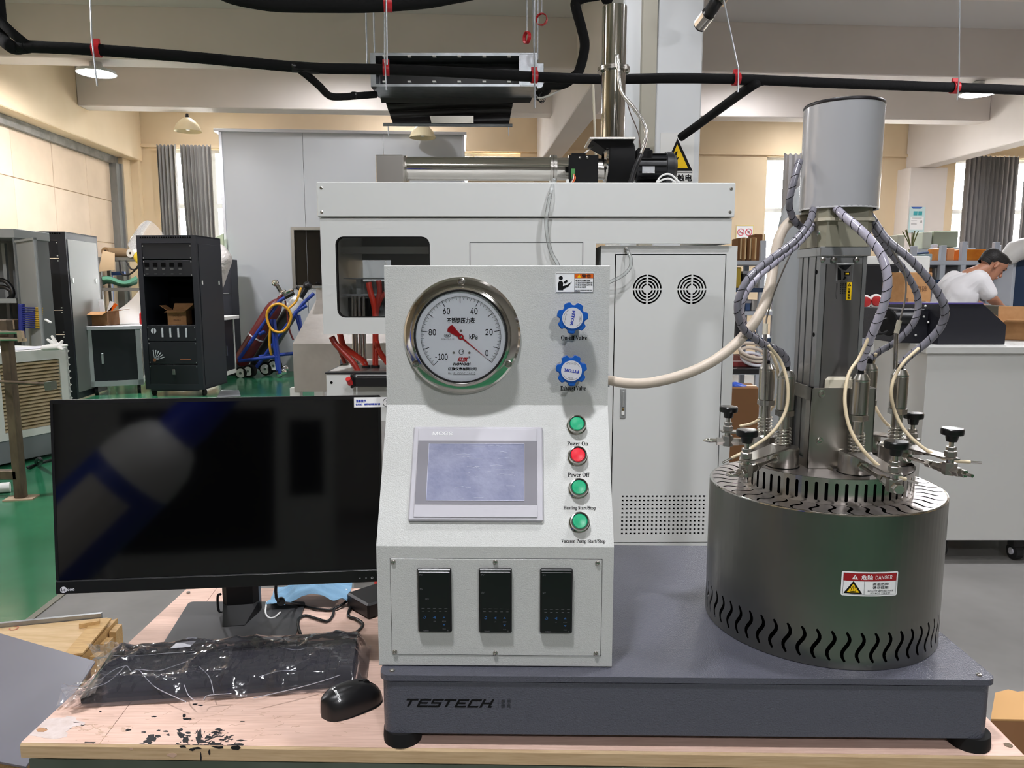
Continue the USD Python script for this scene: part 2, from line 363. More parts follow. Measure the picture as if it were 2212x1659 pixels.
# ---------------------------------------------------------------- curtains
curt = [mat(f'grey_curtain_{k}', c, .9, spec=.1) for k, c in enumerate(((140, 138, 138), (158, 155, 152)))]
def curtain(label, a, b, z0, z1, folds, m, a2=None, seed=0, bow=0.0):
    """From a to b along the back wall at the rail; the foot may be gathered to a2."""
    r = random.Random(seed); ph = [r.uniform(0, 6.3) for _ in range(3)]
    def fn(s, t):
        aa = a + ((a2 - a) * (1 - t) ** 1.5 if a2 is not None else 0)
        x = aa + (b - aa) * s; w = math.sin(2 * np.pi * folds * s + ph[0] + .6 * math.sin(5 * s + ph[1])) * (.035 + .018 * (1 - t)) + .012 * math.sin(13 * folds * s + ph[2])
        return RM.w(x + bow * math.sin(3.1 * t) * (1 - s), RB - .16 + w, z0 + (z1 - z0) * t + .02 * math.cos(2 * np.pi * folds * s) * (t > .97))
    single('curtain', thick(grid(fn, folds * 10, 14), .004), m, label, 'curtain', 'grey curtains at the back windows', smooth=60)
bx = lambda u: backx(u)[0]
curtain('narrow grey curtain drawn to the left of the left window', bx(352), bx(392), 1.3, WZ + .03, 5, curt[1], seed=1, bow=0.0)
curtain('wide grey curtain over the middle of the left window', bx(402), bx(468), 1.3, WZ + .03, 8, curt[1], seed=2, a2=bx(412))
curtain('short piece of grey curtain behind the vent pipe', bx(1684), bx(1742), 1.0, WZ + .03, 5, curt[0], seed=3)
curtain('wide grey curtain right of the safety poster', bx(2072), bx(2183), 1.0, WZ + .03, 11, curt[0], seed=4)
curtain('grey curtain at the right edge of the picture', bx(2194), bx(2290), 1.0, WZ + .03, 8, curt[0], seed=5)
# ---------------------------------------------------------------- ceiling lamps
shade_m = mat('lamp_housing', (210, 210, 208), .4)
glow = mat('lamp_glow', (255, 255, 255), .5, emit=((250, 250, 255), LAMP_POWER))
def high_bay(loc, label, k=1.0, top=CZ):
    t = Thing('ceiling_lamp', label, 'lamp', RM.w(*loc), .0732, 'round workshop ceiling lamps')
    p = RM.w(*loc)
    t.part('housing', lathe([(.05 * k, .16), (.07 * k, .15), (.075 * k, .06), (.215 * k, .03), (.225 * k, 0), (.222 * k, -.004), (.205 * k, -.004), (.2 * k, .012), (0.001, .014)], 36, p, cap=False), shade_m)
    t.part('diffuser', lathe([(.2 * k, -.002), (.15 * k, -.012), (.05 * k, -.016)], 36, p), glow)
    t.part('hanging_rod', cyl(p + [0, 0, .15], [p[0], p[1], top], .008, n=8), galv)
    return t
for loc, lab, *k in (((-4.33, 9.72, 3.975), 'lit round ceiling lamp at the upper left', 1.0, BZ), ((6.88, 9.72, 3.94), 'lit round ceiling lamp at the upper right', 1.0, BZ),
                 ((-.5, .15, 4.05), 'round ceiling lamp straight above the workbench', .74), ((-4.6, 4.0, 4.05), 'round ceiling lamp above the air cooler'), ((4.6, 3.0, 4.05), 'round ceiling lamp above the white instrument cart'),
                 ((1.3, -3.4, 4.05), 'round ceiling lamp behind the viewer'), ((-4.2, 13.0, 4.5), 'added unseen ceiling lamp that brightens the back wall, left bay', .36), ((-.9, 13.2, 4.5), 'added unseen ceiling lamp that brightens the back wall, middle bay', .46), ((6.4, 13.2, 4.5), 'added unseen ceiling lamp that brightens the back wall, right bay', .46), ((1.1, 1.35, 4.05), 'added unseen ceiling lamp over the gap that brightens the smoke hood', .56), ((1.2, 5.2, 4.2), 'added unseen ceiling lamp that brightens the white pillar', .34), ((12.0, 10.5, 4.4), 'round ceiling lamp in the far right bay'),  # back-wall, hood and pillar lamps are unseen, added to brighten those surfaces
                 ((-1.6, 10.9, 4.52), 'added unseen lamp between the two far beams to brighten them, left', .6), ((4.4, 10.9, 4.52), 'added unseen lamp between the two far beams to brighten them, right', .6)):  # both unseen, added to light the face of the rearmost beam
    high_bay(loc, lab, *k)
# pendant shades at the back
pend = mat('pendant_shade_cream', (226, 212, 176), .35, trans=0.0)
def pendant(u, v, Y, R, label):
    p = P(u, v, Y); t = Thing('pendant_lamp', label, 'lamp', p, 0, 'cream pendant shades near the back wall')
    t.part('shade', lathe([(R, 0), (R * .97, R * .12), (R * .8, R * .5), (R * .5, R * .82), (R * .22, R * 1.0), (R * .2, R * .98), (R * .48, R * .79), (R * .77, R * .48), (R * .94, R * .12), (R * .97, 0)], 28, p, cap=False), pend)
    t.part('socket', cyl(p + [0, 0, R * .75], p + [0, 0, R * 1.3], .035, .02, 12), black)
    t.part('bulb', cyl(p + [0, 0, R * .1], p + [0, 0, R * .8], .03, n=10), white)
    t.part('cord', cyl(p + [0, 0, R * 1.25], [p[0], p[1], BZ if v > 200 else CZ], .006, n=6), black)
pendant(406, 284, 12.3, .21, 'cream bell-shaped pendant shade hanging on the left')
pendant(913, 298, 12.3, .21, 'cream pendant shade half hidden behind the air duct')
# ---------------------------------------------------------------- the test machine on the bench
TZ = .730                                                             # bench top
MO = PZ(818, 1458.5, .8457); MYAW = math.atan2(1.0211 - 1.0352, .914)
MF = Frame(MO, MYAW)
powder = mat('grey_powder_coat', (200, 201, 198), .42, spec=.5, bump=(620, .0004, 1.0))
darkpow = mat('slate_powder_coat', (86, 87, 97), .27, spec=.5, bump=(430, .0010, 1.0))
M = Thing('test_machine', 'grey test apparatus with big pressure gauge and round steel heater drum on a slate base', 'test machine', MO, MYAW)
PLW, PLD = .9145, .565
# base
M.part('base_plate', MF.put(prism(rrect(0, PLW, 0, PLD, .016), -.009, 0)), darkpow)
bb = M.part('base_box', MF.put(prism(rrect(.003, PLW - .003, .003, PLD - .003, .018), -.0945, -.0115)), darkpow)
BF = MF.front(0, .003)
for x, y in ((.030, .026), (PLW - .020, .026), (.030, PLD - .05), (PLW - .020, PLD - .05)):
    M.part('foot', MF.put(lathe([(.022, -.0945 - (.8457 - .0945 - TZ)), (.029, -.116), (.0295, -.108), (.0285, -.0945)], 32, (x, y, 0))), rubber)
for x, y in ((.018, .013), (PLW - .02, .014)):
    M.part('screw', MF.put(lathe([(.0045, 0), (.004, .002), (.002, .003)], 14, (x, y, 0))), steel)
# maker's lettering on the base
x0, z0 = BF.uv(878, 1527); x1, z1 = BF.uv(1068, 1511)
cx, cz = (x0 + x1) / 2, (z0 + z1) / 2; W = x1 - x0; H = z1 - z0
L = []
def seg(*p): L.append(stroke(p, .17, 'square'))
def lt(ch, ox):
    S = {'T': [((0, 1), (1.0, 1)), ((.42, 1), (.42, .08))], 'E': [((1.0, 1), (.1, 1), (.1, 0), (1.02, 0)), ((.2, .52), (.82, .52))], 'S': [((1, 1), (.08, 1), (.08, .53), (.95, .53), (.95, 0), (-.02, 0))],
         'C': [((1.0, 1), (.1, 1), (.1, 0), (1.0, 0))], 'H': [((.08, 1), (.08, 0)), ((.95, 1), (.95, 0), (1.1, 0)), ((.1, .52), (.9, .52))]}[ch]
    for s in S: L.append(affinity.translate(affinity.scale(stroke(s, .24, 'square'), 1.0, 1.0), ox, 0))
for i, ch in enumerate('TESTECH'): lt(ch, i * 1.33)
g = affinity.skew(union_all(L), xs=22, origin=(0, 0)); bx0, by0, bx1, by1 = g.bounds
g = affinity.affine_transform(g, [W / (bx1 - bx0), 0, 0, H / (by1 - by0), cx - (bx0 + bx1) / 2 * W / (bx1 - bx0), cz - (by0 + by1) / 2 * H / (by1 - by0)])
M.part('lettering', BF.put(prism(g, .0004)), blackp, False, bb)
xb = x1 + .005; gl = [sbox(xb, cz - H / 2, xb + .0008, cz + H / 2)]
for i, c in enumerate('泰思泰克'):
    gl.append(text2d(c, H * .47, 'cjk', xb + .008 + (i % 2) * H * .66, cz + (.26 - .52 * (i // 2)) * H))
M.part('lettering', BF.put(prism(union_all(gl), .0004)), mat('faded_print', (46, 48, 54), .6), False, bb)

# control box: lower box, sloping panel, upper panel
LF = MF.front(0, .0265); yl = .0265
c0 = LF.uv(819, 1441); c1 = LF.uv(1321.5, 1441); zl = LF.uv(1070, 1181)[1]
CX0, CX1 = c0[0], c1[0]; CW = CX1 - CX0
yu = yl + .113; zu0, zu1 = MF.front(0, yu).uv(1075, 875)[1], MF.front(0, yu).uv(1075, 573)[1]
prof = Polygon([(yl, .001), (yl, zl), (yu, zu0), (yu, zu1), (.37, zu1), (.37, .001)]).buffer(-.0025).buffer(.0025, quad_segs=3)
# the profile lies in (y, z); extrude along x
def along_x(g, x0, x1):
    m = prism(g, x0, x1); v = np.asarray(m.vertices); return TM(v[:, [2, 0, 1]], m.faces)
cb = M.part('control_box', MF.put(along_x(prof, CX0, CX1)), powder)
UF = MF.front(0, yu)
sl = Plane(MF.w(0, yl, zl), MF.R[:, 0], MF.R @ np.array([0, yu - yl, zu0 - zl]))
lbl = lambda pl, s, u, v, h, font='serif', w=None, mt=blackp, to=cb, **k: M.part('lettering', pl.put(prism(text2d(s, h, font, *pl.uv(u, v), w=w, **k), .0004)), mt, False, to)
# lower front plate with the three controllers
a = LF.uv(843, 1206); b = LF.uv(1297, 1416)
x0, x1, z0, z1 = a[0], b[0], b[1], a[1]
M.part('seam', LF.put(prism(sbox(x0 - .0007, z0 - .0007, x1 + .0007, z1 + .0007), .0003)), mat('seam_shadow', (60, 60, 58), .9), False, cb)
fp = M.part('front_plate', LF.put(box(x0, x1, z0, z1, 0, .0012, .0004)), powder)
for u, v in ((850, 1213), (1070, 1213), (1290.5, 1215.5), (853.5, 1407), (1070, 1409.5), (1287, 1410.5)):
    x, z = LF.uv(u, v)
    M.part('screw', LF.put(cat(lathe([(.0037, .001), (.0037, .0026), (.0028, .004), (.0016, .0043), (.0016, .0025)], 18, (x, z, 0)))), steel, 30, fp)
ctl = mat('controller_black', (13, 13, 15), .3, spec=.5)
dimp = mat('dim_print', (92, 92, 96), .6); dimb = mat('dim_blue_print', (38, 86, 140), .6)
for k, (u0, u1, v0, v1) in enumerate(((903, 974, 1230.5, 1367), (1035, 1105.5, 1230.5, 1368.5), (1166.5, 1237.5, 1231.5, 1369.5))):
    p0 = LF.uv(u0, v1, .010); p1 = LF.uv(u1, v0, .010); w, h = p1 - p0; o = Plane(LF.at(p0[0], p0[1]), LF.ex, LF.ey)
    c = M.part('temperature_controller' if k < 2 else 'pressure_controller', o.put(cat(box(0, w, 0, h, .001, .0085, .0016), box(.0015, w - .0015, .0015, h - .004, .008, .0098, .0008))), ctl)
    T = []
    sv = .69 if k == 0 else .64
    T += [text2d('PV', .0026, 'sans', .006, h - .0085), text2d('SV', .0026, 'sans', .006, h * sv)]
    if k == 0: T.append(text2d('SEV', .0022, 'sans', .0145, h * .535))
    for q in range(5):
        T += [sbox(.006 + q * .0085, h * .385, .0105 + q * .0085, h * .385 + .0006), sbox(.0065 + q * .0085, h * .34, .010 + q * .0085, h * .34 + .0006)]
    T += [text2d('STOP', .0016, 'sans', w * .78, h * .185), text2d('RUN', .0016, 'sans', w * .78, h * .065), text2d(['A/M', 'AT', 'AT'][k], .0015, 'sans', w * .5, h * .185), text2d('AI', .002, 'sans', w * .88, h * .04), text2d('YUDIAN', .0018, 'bold', w * .24, h * .035)]
    M.part('lettering', o.put(prism(union_all(T), .0097, .0101)), dimp, False, c)
    q = [Polygon([(w * .74, h * .235), (w * .82, h * .235), (w * .78, h * .262)]), Polygon([(w * .74, h * .142), (w * .82, h * .142), (w * .78, h * .115)]), Polygon([(w * .45, h * .245), (w * .53, h * .268), (w * .53, h * .222)]),
         disc(w * .2, h * .247, .0022).difference(disc(w * .2, h * .247, .0014)).difference(sbox(w * .2 - .003, h * .247, w * .2 - .0008, h * .247 + .003))]
    M.part('key_symbol', o.put(prism(union_all(q), .0097, .0101)), dimb, False, c)
lbl(LF, 'Temperature Control', 939.5, 1385.5, .0056, w=.0495)
lbl(LF, 'Temperature Measuring', 1070, 1386.5, .0058, w=.058)
lbl(LF, 'System Pressure', 1201, 1387.5, .0058, w=.041)

# touch screen on the sloping panel
q = [sl.uv(893.5, 920.5, .008), sl.uv(1172, 921, .008), sl.uv(1175, 1124, .008), sl.uv(880.5, 1124, .008)]
x0 = (q[0][0] + q[3][0]) / 2; x1 = (q[1][0] + q[2][0]) / 2; s0 = q[3][1]; s1 = q[0][1]; w, h = x1 - x0, s1 - s0
hm = mat('screen_bezel_silver', (192, 190, 197), .45); hmd = mat('screen_bezel_grey', (128, 126, 134), .5)
o = Plane(sl.at(x0, s0), sl.ex, sl.ey); f = lambda t: t * h
ts = M.part('touch_screen', o.put(cat(box(0, w, 0, h, 0, .0065, .002), box(.008, w - .009, .005, h - .004, .006, .0082, .0008))), hm)
M.part('bezel', o.put(box(.009, w - .0095, f(.165), f(.84), .0078, .0086)), hmd, False, ts)
film = mat('screen_film', (150, 153, 178), .28, spec=.6, var=(34, (128, 132, 160), (1, 1, 1), .35, .7), bump=(70, .0007, 3.0))
M.part('display', o.put(box(.0265, w - .0295, f(.205), f(.805), .0082, .0087)), film, False, ts)
M.part('display_edge', o.put(prism(sbox(.0258, f(.201), w - .0288, f(.809)).difference(sbox(.0265, f(.205), w - .0295, f(.805))), .0083, .0091)), mat('pale_lilac', (196, 196, 214), .5), False, ts)
M.part('lettering', o.put(prism(text2d('MCGS', .0058, 'light', .0465, f(.918), w=.031, grow=1.2), .0081, .0086)), whitep, False, ts)
r_ = random.Random(5); cr = []
for k in range(26):
    cx_, cy_ = r_.gauss(w * .55, w * .13), r_.gauss(f(.5), f(.14)); ln = r_.uniform(.004, .03)
    cx_ = min(max(cx_, .03), w - .05); cy_ = min(max(cy_, f(.23)), f(.78))
    cr.append(stroke([(cx_ - ln / 2, cy_), (cx_, cy_ + r_.uniform(-.0006, .0016)), (min(cx_ + ln / 2, w - .031), cy_ - r_.uniform(-.0004, .0012))], r_.uniform(.0002, .0005)))
M.part('film_crease', o.put(prism(union_all(cr), .0086, .0089)), mat('film_crease', (196, 198, 214), .3), False, ts)

# push buttons
gcap = mat('green_button', (10, 150, 104), .3, spec=.6, emit=((10, 150, 104), .25)); rcap = mat('red_button', (208, 20, 42), .3, spec=.6, emit=((208, 20, 42), .25))
for u, v, m_, nm in ((1246.5, 914.5, gcap, 'green_button'), (1248.5, 982, rcap, 'red_button'), (1251, 1052, gcap, 'green_button'), (1253, 1125.5, gcap, 'green_button')):
    x, s = sl.uv(u, v, .012); o = Plane(sl.at(x, s), sl.ex, sl.ey)
    bt = M.part('push_button', o.put(lathe([(.0155, 0), (.0155, .002), (.0143, .0025), (.0143, .0115), (.0136, .0128), (.0122, .0126), (.0120, .009), (.0118, .004)], 36, cap=False)), chrome)
    M.part('collar', o.put(lathe([(.0120, .006), (.0120, .0108), (.0113, .0108), (.0113, .006)], 32, cap=False)), black, 30, bt)
    M.part('button_cap', o.put(lathe([(.0111, .006), (.0111, .0112), (.0100, .0124), (.0094, .0121), (.006, .0126), (.0001, .0128)], 36)), m_, 40, bt)
for s, u, v, w_ in (('Power On', 1247.5, 958, .0325), ('Power Off', 1250, 1025.5, .0335), ('Heating Start/Stop', 1252, 1098, .0485), ('Vacuum Pump Start/Stop', 1260, 1169.5, .0655)):
    lbl(sl, s, u, v, .0066 if s[0] == 'P' else .0068, w=w_)

# pressure gauge
gc = UF.uv(996, 727.5, .022); G = Plane(UF.at(*gc), UF.ex, UF.ey)
gs = 1.0
gau = M.part('pressure_gauge', G.put(lathe([(.0915, 0), (.0925, .002), (.0925, .004), (.089, .0075), (.083, .009), (.0785, .0095), (.0780, .024), (.0765, .030), (.0735, .031), (.0718, .028), (.0715, .022)], 72, cap=False)), chrome, 25)
M.part('gasket', G.put(lathe([(.0722, .024), (.0722, .0288), (.0702, .0288), (.0700, .024)], 60, cap=False)), black, 30, gau)
M.part('dial', G.put(prism(disc(0, 0, .0716, 24), .022, .0245)), mat('dial_face', (246, 248, 254), .5), False, gau)
def dpol(a, r): a = math.radians(a); return np.array([r * math.cos(a), r * math.sin(a)])
ang = lambda val: np.interp(val, [0, 10, 20, 30, 40, 50, 60, 70, 80, 90, 100], [-40, -17, 9.3, 36.5, 63.7, 90.8, 117.8, 144.7, 171.6, 198.5, 226])
tk = []
for i in range(0, 201):
    val = i / 2; a_ = ang(val); big = i % 20 == 0; mid = i % 4 == 0
    r0, wd = (.0525, .0009) if big else (.0572, .0005) if mid else (.0595, .00028)
    tk.append(LineString([dpol(a_, r0), dpol(a_, .0622)]).buffer(wd / 2, cap_style='flat'))
arc = [dpol(a_, .0622) for a_ in np.linspace(-40, 226, 90)]
tk.append(stroke(arc, .0004, 'flat'))
M.part('scale_mark', G.put(prism(union_all(tk), .0244, .0248)), blackp, False, gau)
dx = .0000235 * 7
def gp(X, Y):                                                        # photograph's zoomed dial to dial metres
    return ((X - 745) * .0001665, -(Y - 715) * .0001665)
num = [text2d(s, .0098, 'light', *gp(X, Y), w=w_, grow=1.0) for s, X, Y, w_ in (('60', 613, 475, .0108), ('40', 868, 475, .0112), ('80', 478, 672, .0112), ('20', 1008, 670, .0112), ('0', 986, 866, .0046), ('-100', 560, 902, .0195))]
num += [text2d('不锈钢压力表', .0088, 'cjk', *gp(745, 562), w=.0435, grow=1.6), text2d('kPa', .0078, 'light', *gp(862, 714), w=.0128, grow=1.5), text2d('红旗仪表有限公司', .0052, 'cjk', *gp(755, 1015), w=.0445, grow=2.5),
        text2d('HONGQi', .0048, 'bold', *gp(752, 970), w=.0265, shear=14), text2d('1.6', .0042, 'sans', *gp(748, 855)), disc(*gp(748, 855), .0042).difference(disc(*gp(748, 855), .0037)), text2d('R', .0014, 'bold', *gp(821, 906)), disc(*gp(821, 906), .0016).difference(disc(*gp(821, 906), .0013)),
        text2d('PA', .0028, 'bold', *gp(618, 704)), rrect(gp(588, 0)[0], gp(648, 0)[0], gp(0, 718)[1], gp(0, 688)[1], .0022).difference(rrect(gp(591, 0)[0], gp(645, 0)[0], gp(0, 715)[1], gp(0, 691)[1], .0018))]
M.part('lettering', G.put(prism(union_all(num), .0244, .0248)), blackp, False, gau)
M.part('lettering', G.put(prism(union_all([text2d('300HJ7342-13', .0022, 'light', *gp(620, 737), w=.020), text2d('No.', .0028, 'sans', *gp(640, 1058)), text2d('HQ7554Z114431', .0040, 'light', *gp(772, 1056), w=.035), sbox(*gp(668, 1072), *gp(880, 1069))]), .0244, .0248)), greyp, False, gau)
M.part('emblem', G.put(prism(text2d('红旗', .0072, 'cjk', *gp(760, 926), w=.0150, shear=14, grow=2.5), .0244, .0248)), redp, False, gau)
tip, tail = -39.6, 141
nd = union_all([Polygon([dpol(tip, .0525), dpol(tip + 90, .0012), dpol(tip - 90, .0012)]), Polygon([dpol(tail - 16.5, .0225), dpol(tail - 8, .0238), dpol(tail, .0243), dpol(tail + 8, .0238), dpol(tail + 16.5, .0225), dpol(tail + 80, .0022), dpol(tail - 80, .0022)]), disc(0, 0, .0044)])
M.part('needle', G.put(prism(nd, .0256, .0262)), redp, False, gau)
M.part('needle_hub', G.put(lathe([(.0022, .0245), (.0022, .0268), (.001, .0272)], 20)), steel, 30, gau)
for X, Y in ((747, 657), (676, 863), (823, 863)):
    M.part('dial_screw', G.put(lathe([(.0019, .0244), (.0019, .0252), (.0012, .0256)], 14, (*gp(X, Y), 0))), steel, 30, gau)
M.part('glass', G.put(sheet(disc(0, 0, .0706, 24), .0278)), clear('gauge_glass', (.98, .985, 1.0), .01, 1.14), False, gau)
for a_ in (90, 211, 329):
    x, y = dpol(a_, .0852); M.part('screw', G.put(lathe([(.006, .0082), (.006, .0092), (.0048, .0096), (.0042, .0090), (.0038, .0102), (.002, .0106), (.002, .0095)], 22, (x, y, 0))), steel, 30, gau)

# valve knobs
bl = mat('blue_enamel', (14, 92, 184), .22, spec=.6, coat=.5)
for u, v, deg, a0 in ((1237, 687, -99, 8), (1234.5, 801, 172, 15)):
    x, z = UF.uv(u, v, .036); K = Plane(UF.at(x, z), UF.ex, UF.ey)
    pts = []
    for i in range(140):
        th = i / 140 * 2 * math.pi; lob = math.cos(7 * th)
        pts.append(((.0218 + .0024 * math.tanh(2.6 * (lob + .30))) * math.cos(th + math.radians(a0)), (.0218 + .0024 * math.tanh(2.6 * (lob + .30))) * math.sin(th + math.radians(a0))))
    g = Polygon(pts)
    kb = M.part('valve_knob', K.put(cat(prism(g.buffer(-.0012), .018, .0195), prism(g, .0195, .034), prism(g.buffer(-.0011), .034, .0355), prism(disc(0, 0, .0172, 16), .0355, .0365))), bl, 40)
    M.part('valve_stem', K.put(lathe([(.011, 0), (.011, .006), (.007, .0065), (.007, .019)], 24)), steel, 30, kb)
    M.part('label_disc', K.put(prism(disc(0, 0, .0160, 16), .036, .0368)), lgreyp, False, kb)
    t = text2d('FITOK', .0046, 'bold', 0, 0, w=.0225, deg=deg)
    M.part('lettering', K.put(prism(t, .0367, .0371)), bluep, False, kb)
    ar = []
    for s, a1 in (('OPEN', 90), ('CLOSE', -90)):
        for i, c in enumerate(s):
            aa = a1 + deg - (i - (len(s) - 1) / 2) * 11 * (1 if a1 > 0 else -1)
            ar.append(text2d(c, .0017, 'sans', *dpol(aa, .0112), deg=aa - 90 + (0 if a1 > 0 else 180)))
        ar.append(stroke([dpol(a1 + deg + q_, .0138) for q_ in np.linspace(-55, 45, 14)], .0004))
    M.part('marking', K.put(prism(union_all(ar), .0367, .0370)), greyp, False, kb)
lbl(UF, 'On-off Valve', 1240, 729.5, .0072, w=.0412)
lbl(UF, 'Exhaust Valve', 1238, 838.5, .0070, w=.0405)

# read-the-manual sticker
def sticker(th, pl, u0, v0, u1, v1, name='sticker', to=None):
    p0 = pl.uv(u0, v1); p1 = pl.uv(u1, v0); w, h = p1 - p0
    o = Plane(pl.at(p0[0], p0[1]), pl.ex, pl.ey)
    st = th.part(name, o.put(prism(rrect(0, w, 0, h, .0015), .0004)), whitep, False, to)
    return o, w, h, st
# (a sub-part cannot hold parts: the printing of each sticker lies beside it)
def pr(th, o, g, m, to, nm='print', z=.0004): th.part(nm, o.put(prism(g, z, z + .0003)), m, False, to)
o, w, h, st = sticker(M, UF, 1199, 589, 1283.5, 633)
fr = sbox(.001, .001, w - .001, h - .001)
pr(M, o, union_all([fr.difference(fr.buffer(-.0006)), sbox(w * .493, .001, w * .50, h - .001)]), blackp, st)
pr(M, o, sbox(w * .5, h * .72, w - .0015, h - .0015), orangep, st)
man = [disc(w * .145, h * .74, w * .052), Polygon([(w * .075, h * .14), (w * .075, h * .48), (w * .1, h * .58), (w * .18, h * .58), (w * .205, h * .5), (w * .2, h * .34), (w * .30, h * .40), (w * .43, h * .56), (w * .34, h * .32), (w * .22, h * .2), (w * .2, h * .14)]),
       Polygon([(w * .21, h * .52), (w * .29, h * .66), (w * .33, h * .58), (w * .26, h * .46)])]
pr(M, o, union_all(man), blackp, st)
pr(M, o, text2d('警告', h * .15, 'cjk', w * .80, h * .845, w=w * .24, grow=1.5), mat('brown_print', (60, 24, 10), .6), st, z=.0007)
pr(M, o, Polygon([(w * .57, h * .76), (w * .66, h * .76), (w * .615, h * .93)]), yellowp, st, z=.0007)
rows = [text2d(s, h * .082, 'cjk', w * .52 + len(s) * w * .0275, h * (.61 - i * .105), w=len(s) * w * .055) for i, s in enumerate(('使用本设备之前', '必须阅读并理解操', '作手册和其他所有', '的安全说明'))]
rows += [text2d('READ AND UNDERSTAND OPERATORS', h * .05, 'sans', w * .735, h * .135, w=w * .43), text2d('MANUAL', h * .05, 'sans', w * .585, h * .075, w=w * .12)]
pr(M, o, union_all(rows), blackp, st)
# ---------------------------------------------------------------- heater drum, tower and pressure cells of the test machine
DX, DY, DR = .533, 1.237, .1875
DZ0, DZ1 = .8457, 1.087
DC = np.array([DX, DY, 0])
def wrap(g, R, step=.018, c=DC):
    """Bends a flat shape (x along the arc, y up) round a vertical cylinder; x = 0 faces -Y."""
    x0, y0, x1, y1 = g.bounds; n = max(1, int(math.ceil((x1 - x0) / step))); e = np.linspace(x0, x1, n + 1); out = []
    for a, b in zip(e[:-1], e[1:]):
        for q in polys(g.intersection(sbox(a, y0 - 1, b, y1 + 1))):
            v, f = trimesh.creation.triangulate_polygon(q, engine='earcut'); t = v[:, 0] / R
            out.append(TM(np.c_[c[0] + R * np.sin(t), c[1] - R * np.cos(t), v[:, 1]], f))
    return cat(out)
def oncyl(u, v, R, c=DC):
    d = ray(u, v); A = d[0] ** 2 + d[1] ** 2; e = EYE - np.array([c[0], c[1], 0]); B = e[0] * d[0] + e[1] * d[1]; C_ = e[0] ** 2 + e[1] ** 2 - R * R
    t = (-B - math.sqrt(B * B - A * C_)) / A; p = EYE + t * d
    return math.atan2(p[0] - c[0], -(p[1] - c[1])) * R, p[2]
drumm = mat('dull_steel', (150, 150, 144), .3, 1.0, bump=(500, .00002), var=(3, (132, 132, 126)))
toppl = mat('top_steel', (190, 184, 182), .34, 1.0, bump=(500, .00003))
def scurve(n, A, x0, h, z0, wmid, wend):
    L, Rr = [], []
    for k in range(n + 1):
        t = k / n; x = x0 + A * math.sin(2 * math.pi * (1 - t)); dxdt = -A * 2 * math.pi * math.cos(2 * math.pi * (1 - t)); q = math.hypot(dxdt, h)
        w = (wend + (wmid - wend) * math.sin(math.pi * t) ** .7) / 2; nx, nz = h / q * w, -dxdt / q * w
        L.append((x - nx, z0 + h * t - nz)); Rr.append((x + nx, z0 + h * t + nz))
    return Polygon(L + Rr[::-1]).buffer(0)
S = 2 * math.pi * DR; ns = 56
slots = [scurve(14, .0050, (k + .5) * S / ns - S / 2, .047, DZ0 + .013, .0058, .0030) for k in range(ns)]
shell = sbox(-S / 2, DZ0 + .001, S / 2, DZ1 - .002).difference(union_all(slots))
drum = M.part('heater_drum', wrap(shell, DR, S / 108), drumm, 40)
M.part('rim', lathe([(DR, DZ1 - .0025), (DR - .0004, DZ1 - .0006), (DR - .002, DZ1), (DR - .004, DZ1)], 96, DC, cap=False), chrome, 40, drum)
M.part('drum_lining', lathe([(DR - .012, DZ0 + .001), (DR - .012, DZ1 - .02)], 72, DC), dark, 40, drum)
ann = disc(0, 0, DR - .003, 32).difference(disc(0, 0, .125, 24)); nt = 40
rs = []
for k in range(nt):
    s_ = scurve(14, .0048, 0, .0415, .1405, .0050, .0016)
    rs.append(affinity.rotate(s_, 360 / nt * k, origin=(0, 0)))
M.part('drum_cover', mv(sheet(ann.difference(union_all(rs)), DZ1 - .0002), DX, DY), toppl, False, drum)
RH, RR_ = .0405, .138
Si = 2 * math.pi * RR_; ni = 60
hl = [rrect((k + .5) * Si / ni - Si / 2 - .0024, (k + .5) * Si / ni - Si / 2 + .0024, DZ1 + .0055, DZ1 + .034, .0023) for k in range(ni)]
col_ = sbox(-Si / 2, DZ1, Si / 2, DZ1 + RH).difference(union_all(hl))
ring = M.part('slotted_collar', cat(wrap(col_, RR_, Si / 90), wrap(sbox(-Si / 2, DZ1 + RH - .004, Si / 2, DZ1 + RH), RR_ - .002, Si / 90)), mat('collar_steel', (200, 196, 190), .2, 1.0), 40)
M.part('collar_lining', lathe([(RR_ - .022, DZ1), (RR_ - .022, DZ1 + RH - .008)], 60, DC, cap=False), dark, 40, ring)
CT = DZ1 + RH - .0035
M.part('cell_table', lathe([(.02, CT - .003), (RR_ - .0022, CT - .003), (RR_ - .0022, CT), (.02, CT)], 72, DC), toppl, 30, ring)
# danger sticker bent round the drum
su0, sz1 = oncyl(1818.5, 1231, DR); su1, sz0 = oncyl(1936.5, 1287, DR)
sz0, sz1 = (sz0 + oncyl(1817, 1284, DR)[1]) / 2, (sz1 + oncyl(1939, 1235, DR)[1]) / 2
sw, sh = su1 - su0, sz1 - sz0; sx = lambda t: su0 + t * sw; sy = lambda t: sz0 + t * sh
stk = M.part('danger_sticker', wrap(rrect(su0, su1, sz0, sz1, .003), DR + .0004, .006), whitep, 60)
dp = lambda g, m, z=.0006: M.part('print', wrap(g, DR + z, .006), m, 60, stk)
dp(sbox(sx(.03), sy(.62), sx(.97), sy(.94)), mat('danger_red', (160, 18, 28), .5))
dp(union_all([text2d('危险', sh * .19, 'cjk', sx(.43), sy(.78), w=sw * .21, grow=2), text2d('DANGER', sh * .15, 'sans', sx(.73), sy(.775), w=sw * .31), Polygon([(sx(.17), sy(.69)), (sx(.275), sy(.69)), (sx(.222), sy(.88))]).difference(union_all([sbox(sx(.217), sy(.745), sx(.228), sy(.82)), sbox(sx(.217), sy(.71), sx(.228), sy(.73))]))]), whitep, .0008)
fr = sbox(sx(.03), sy(.06), sx(.97), sy(.94))
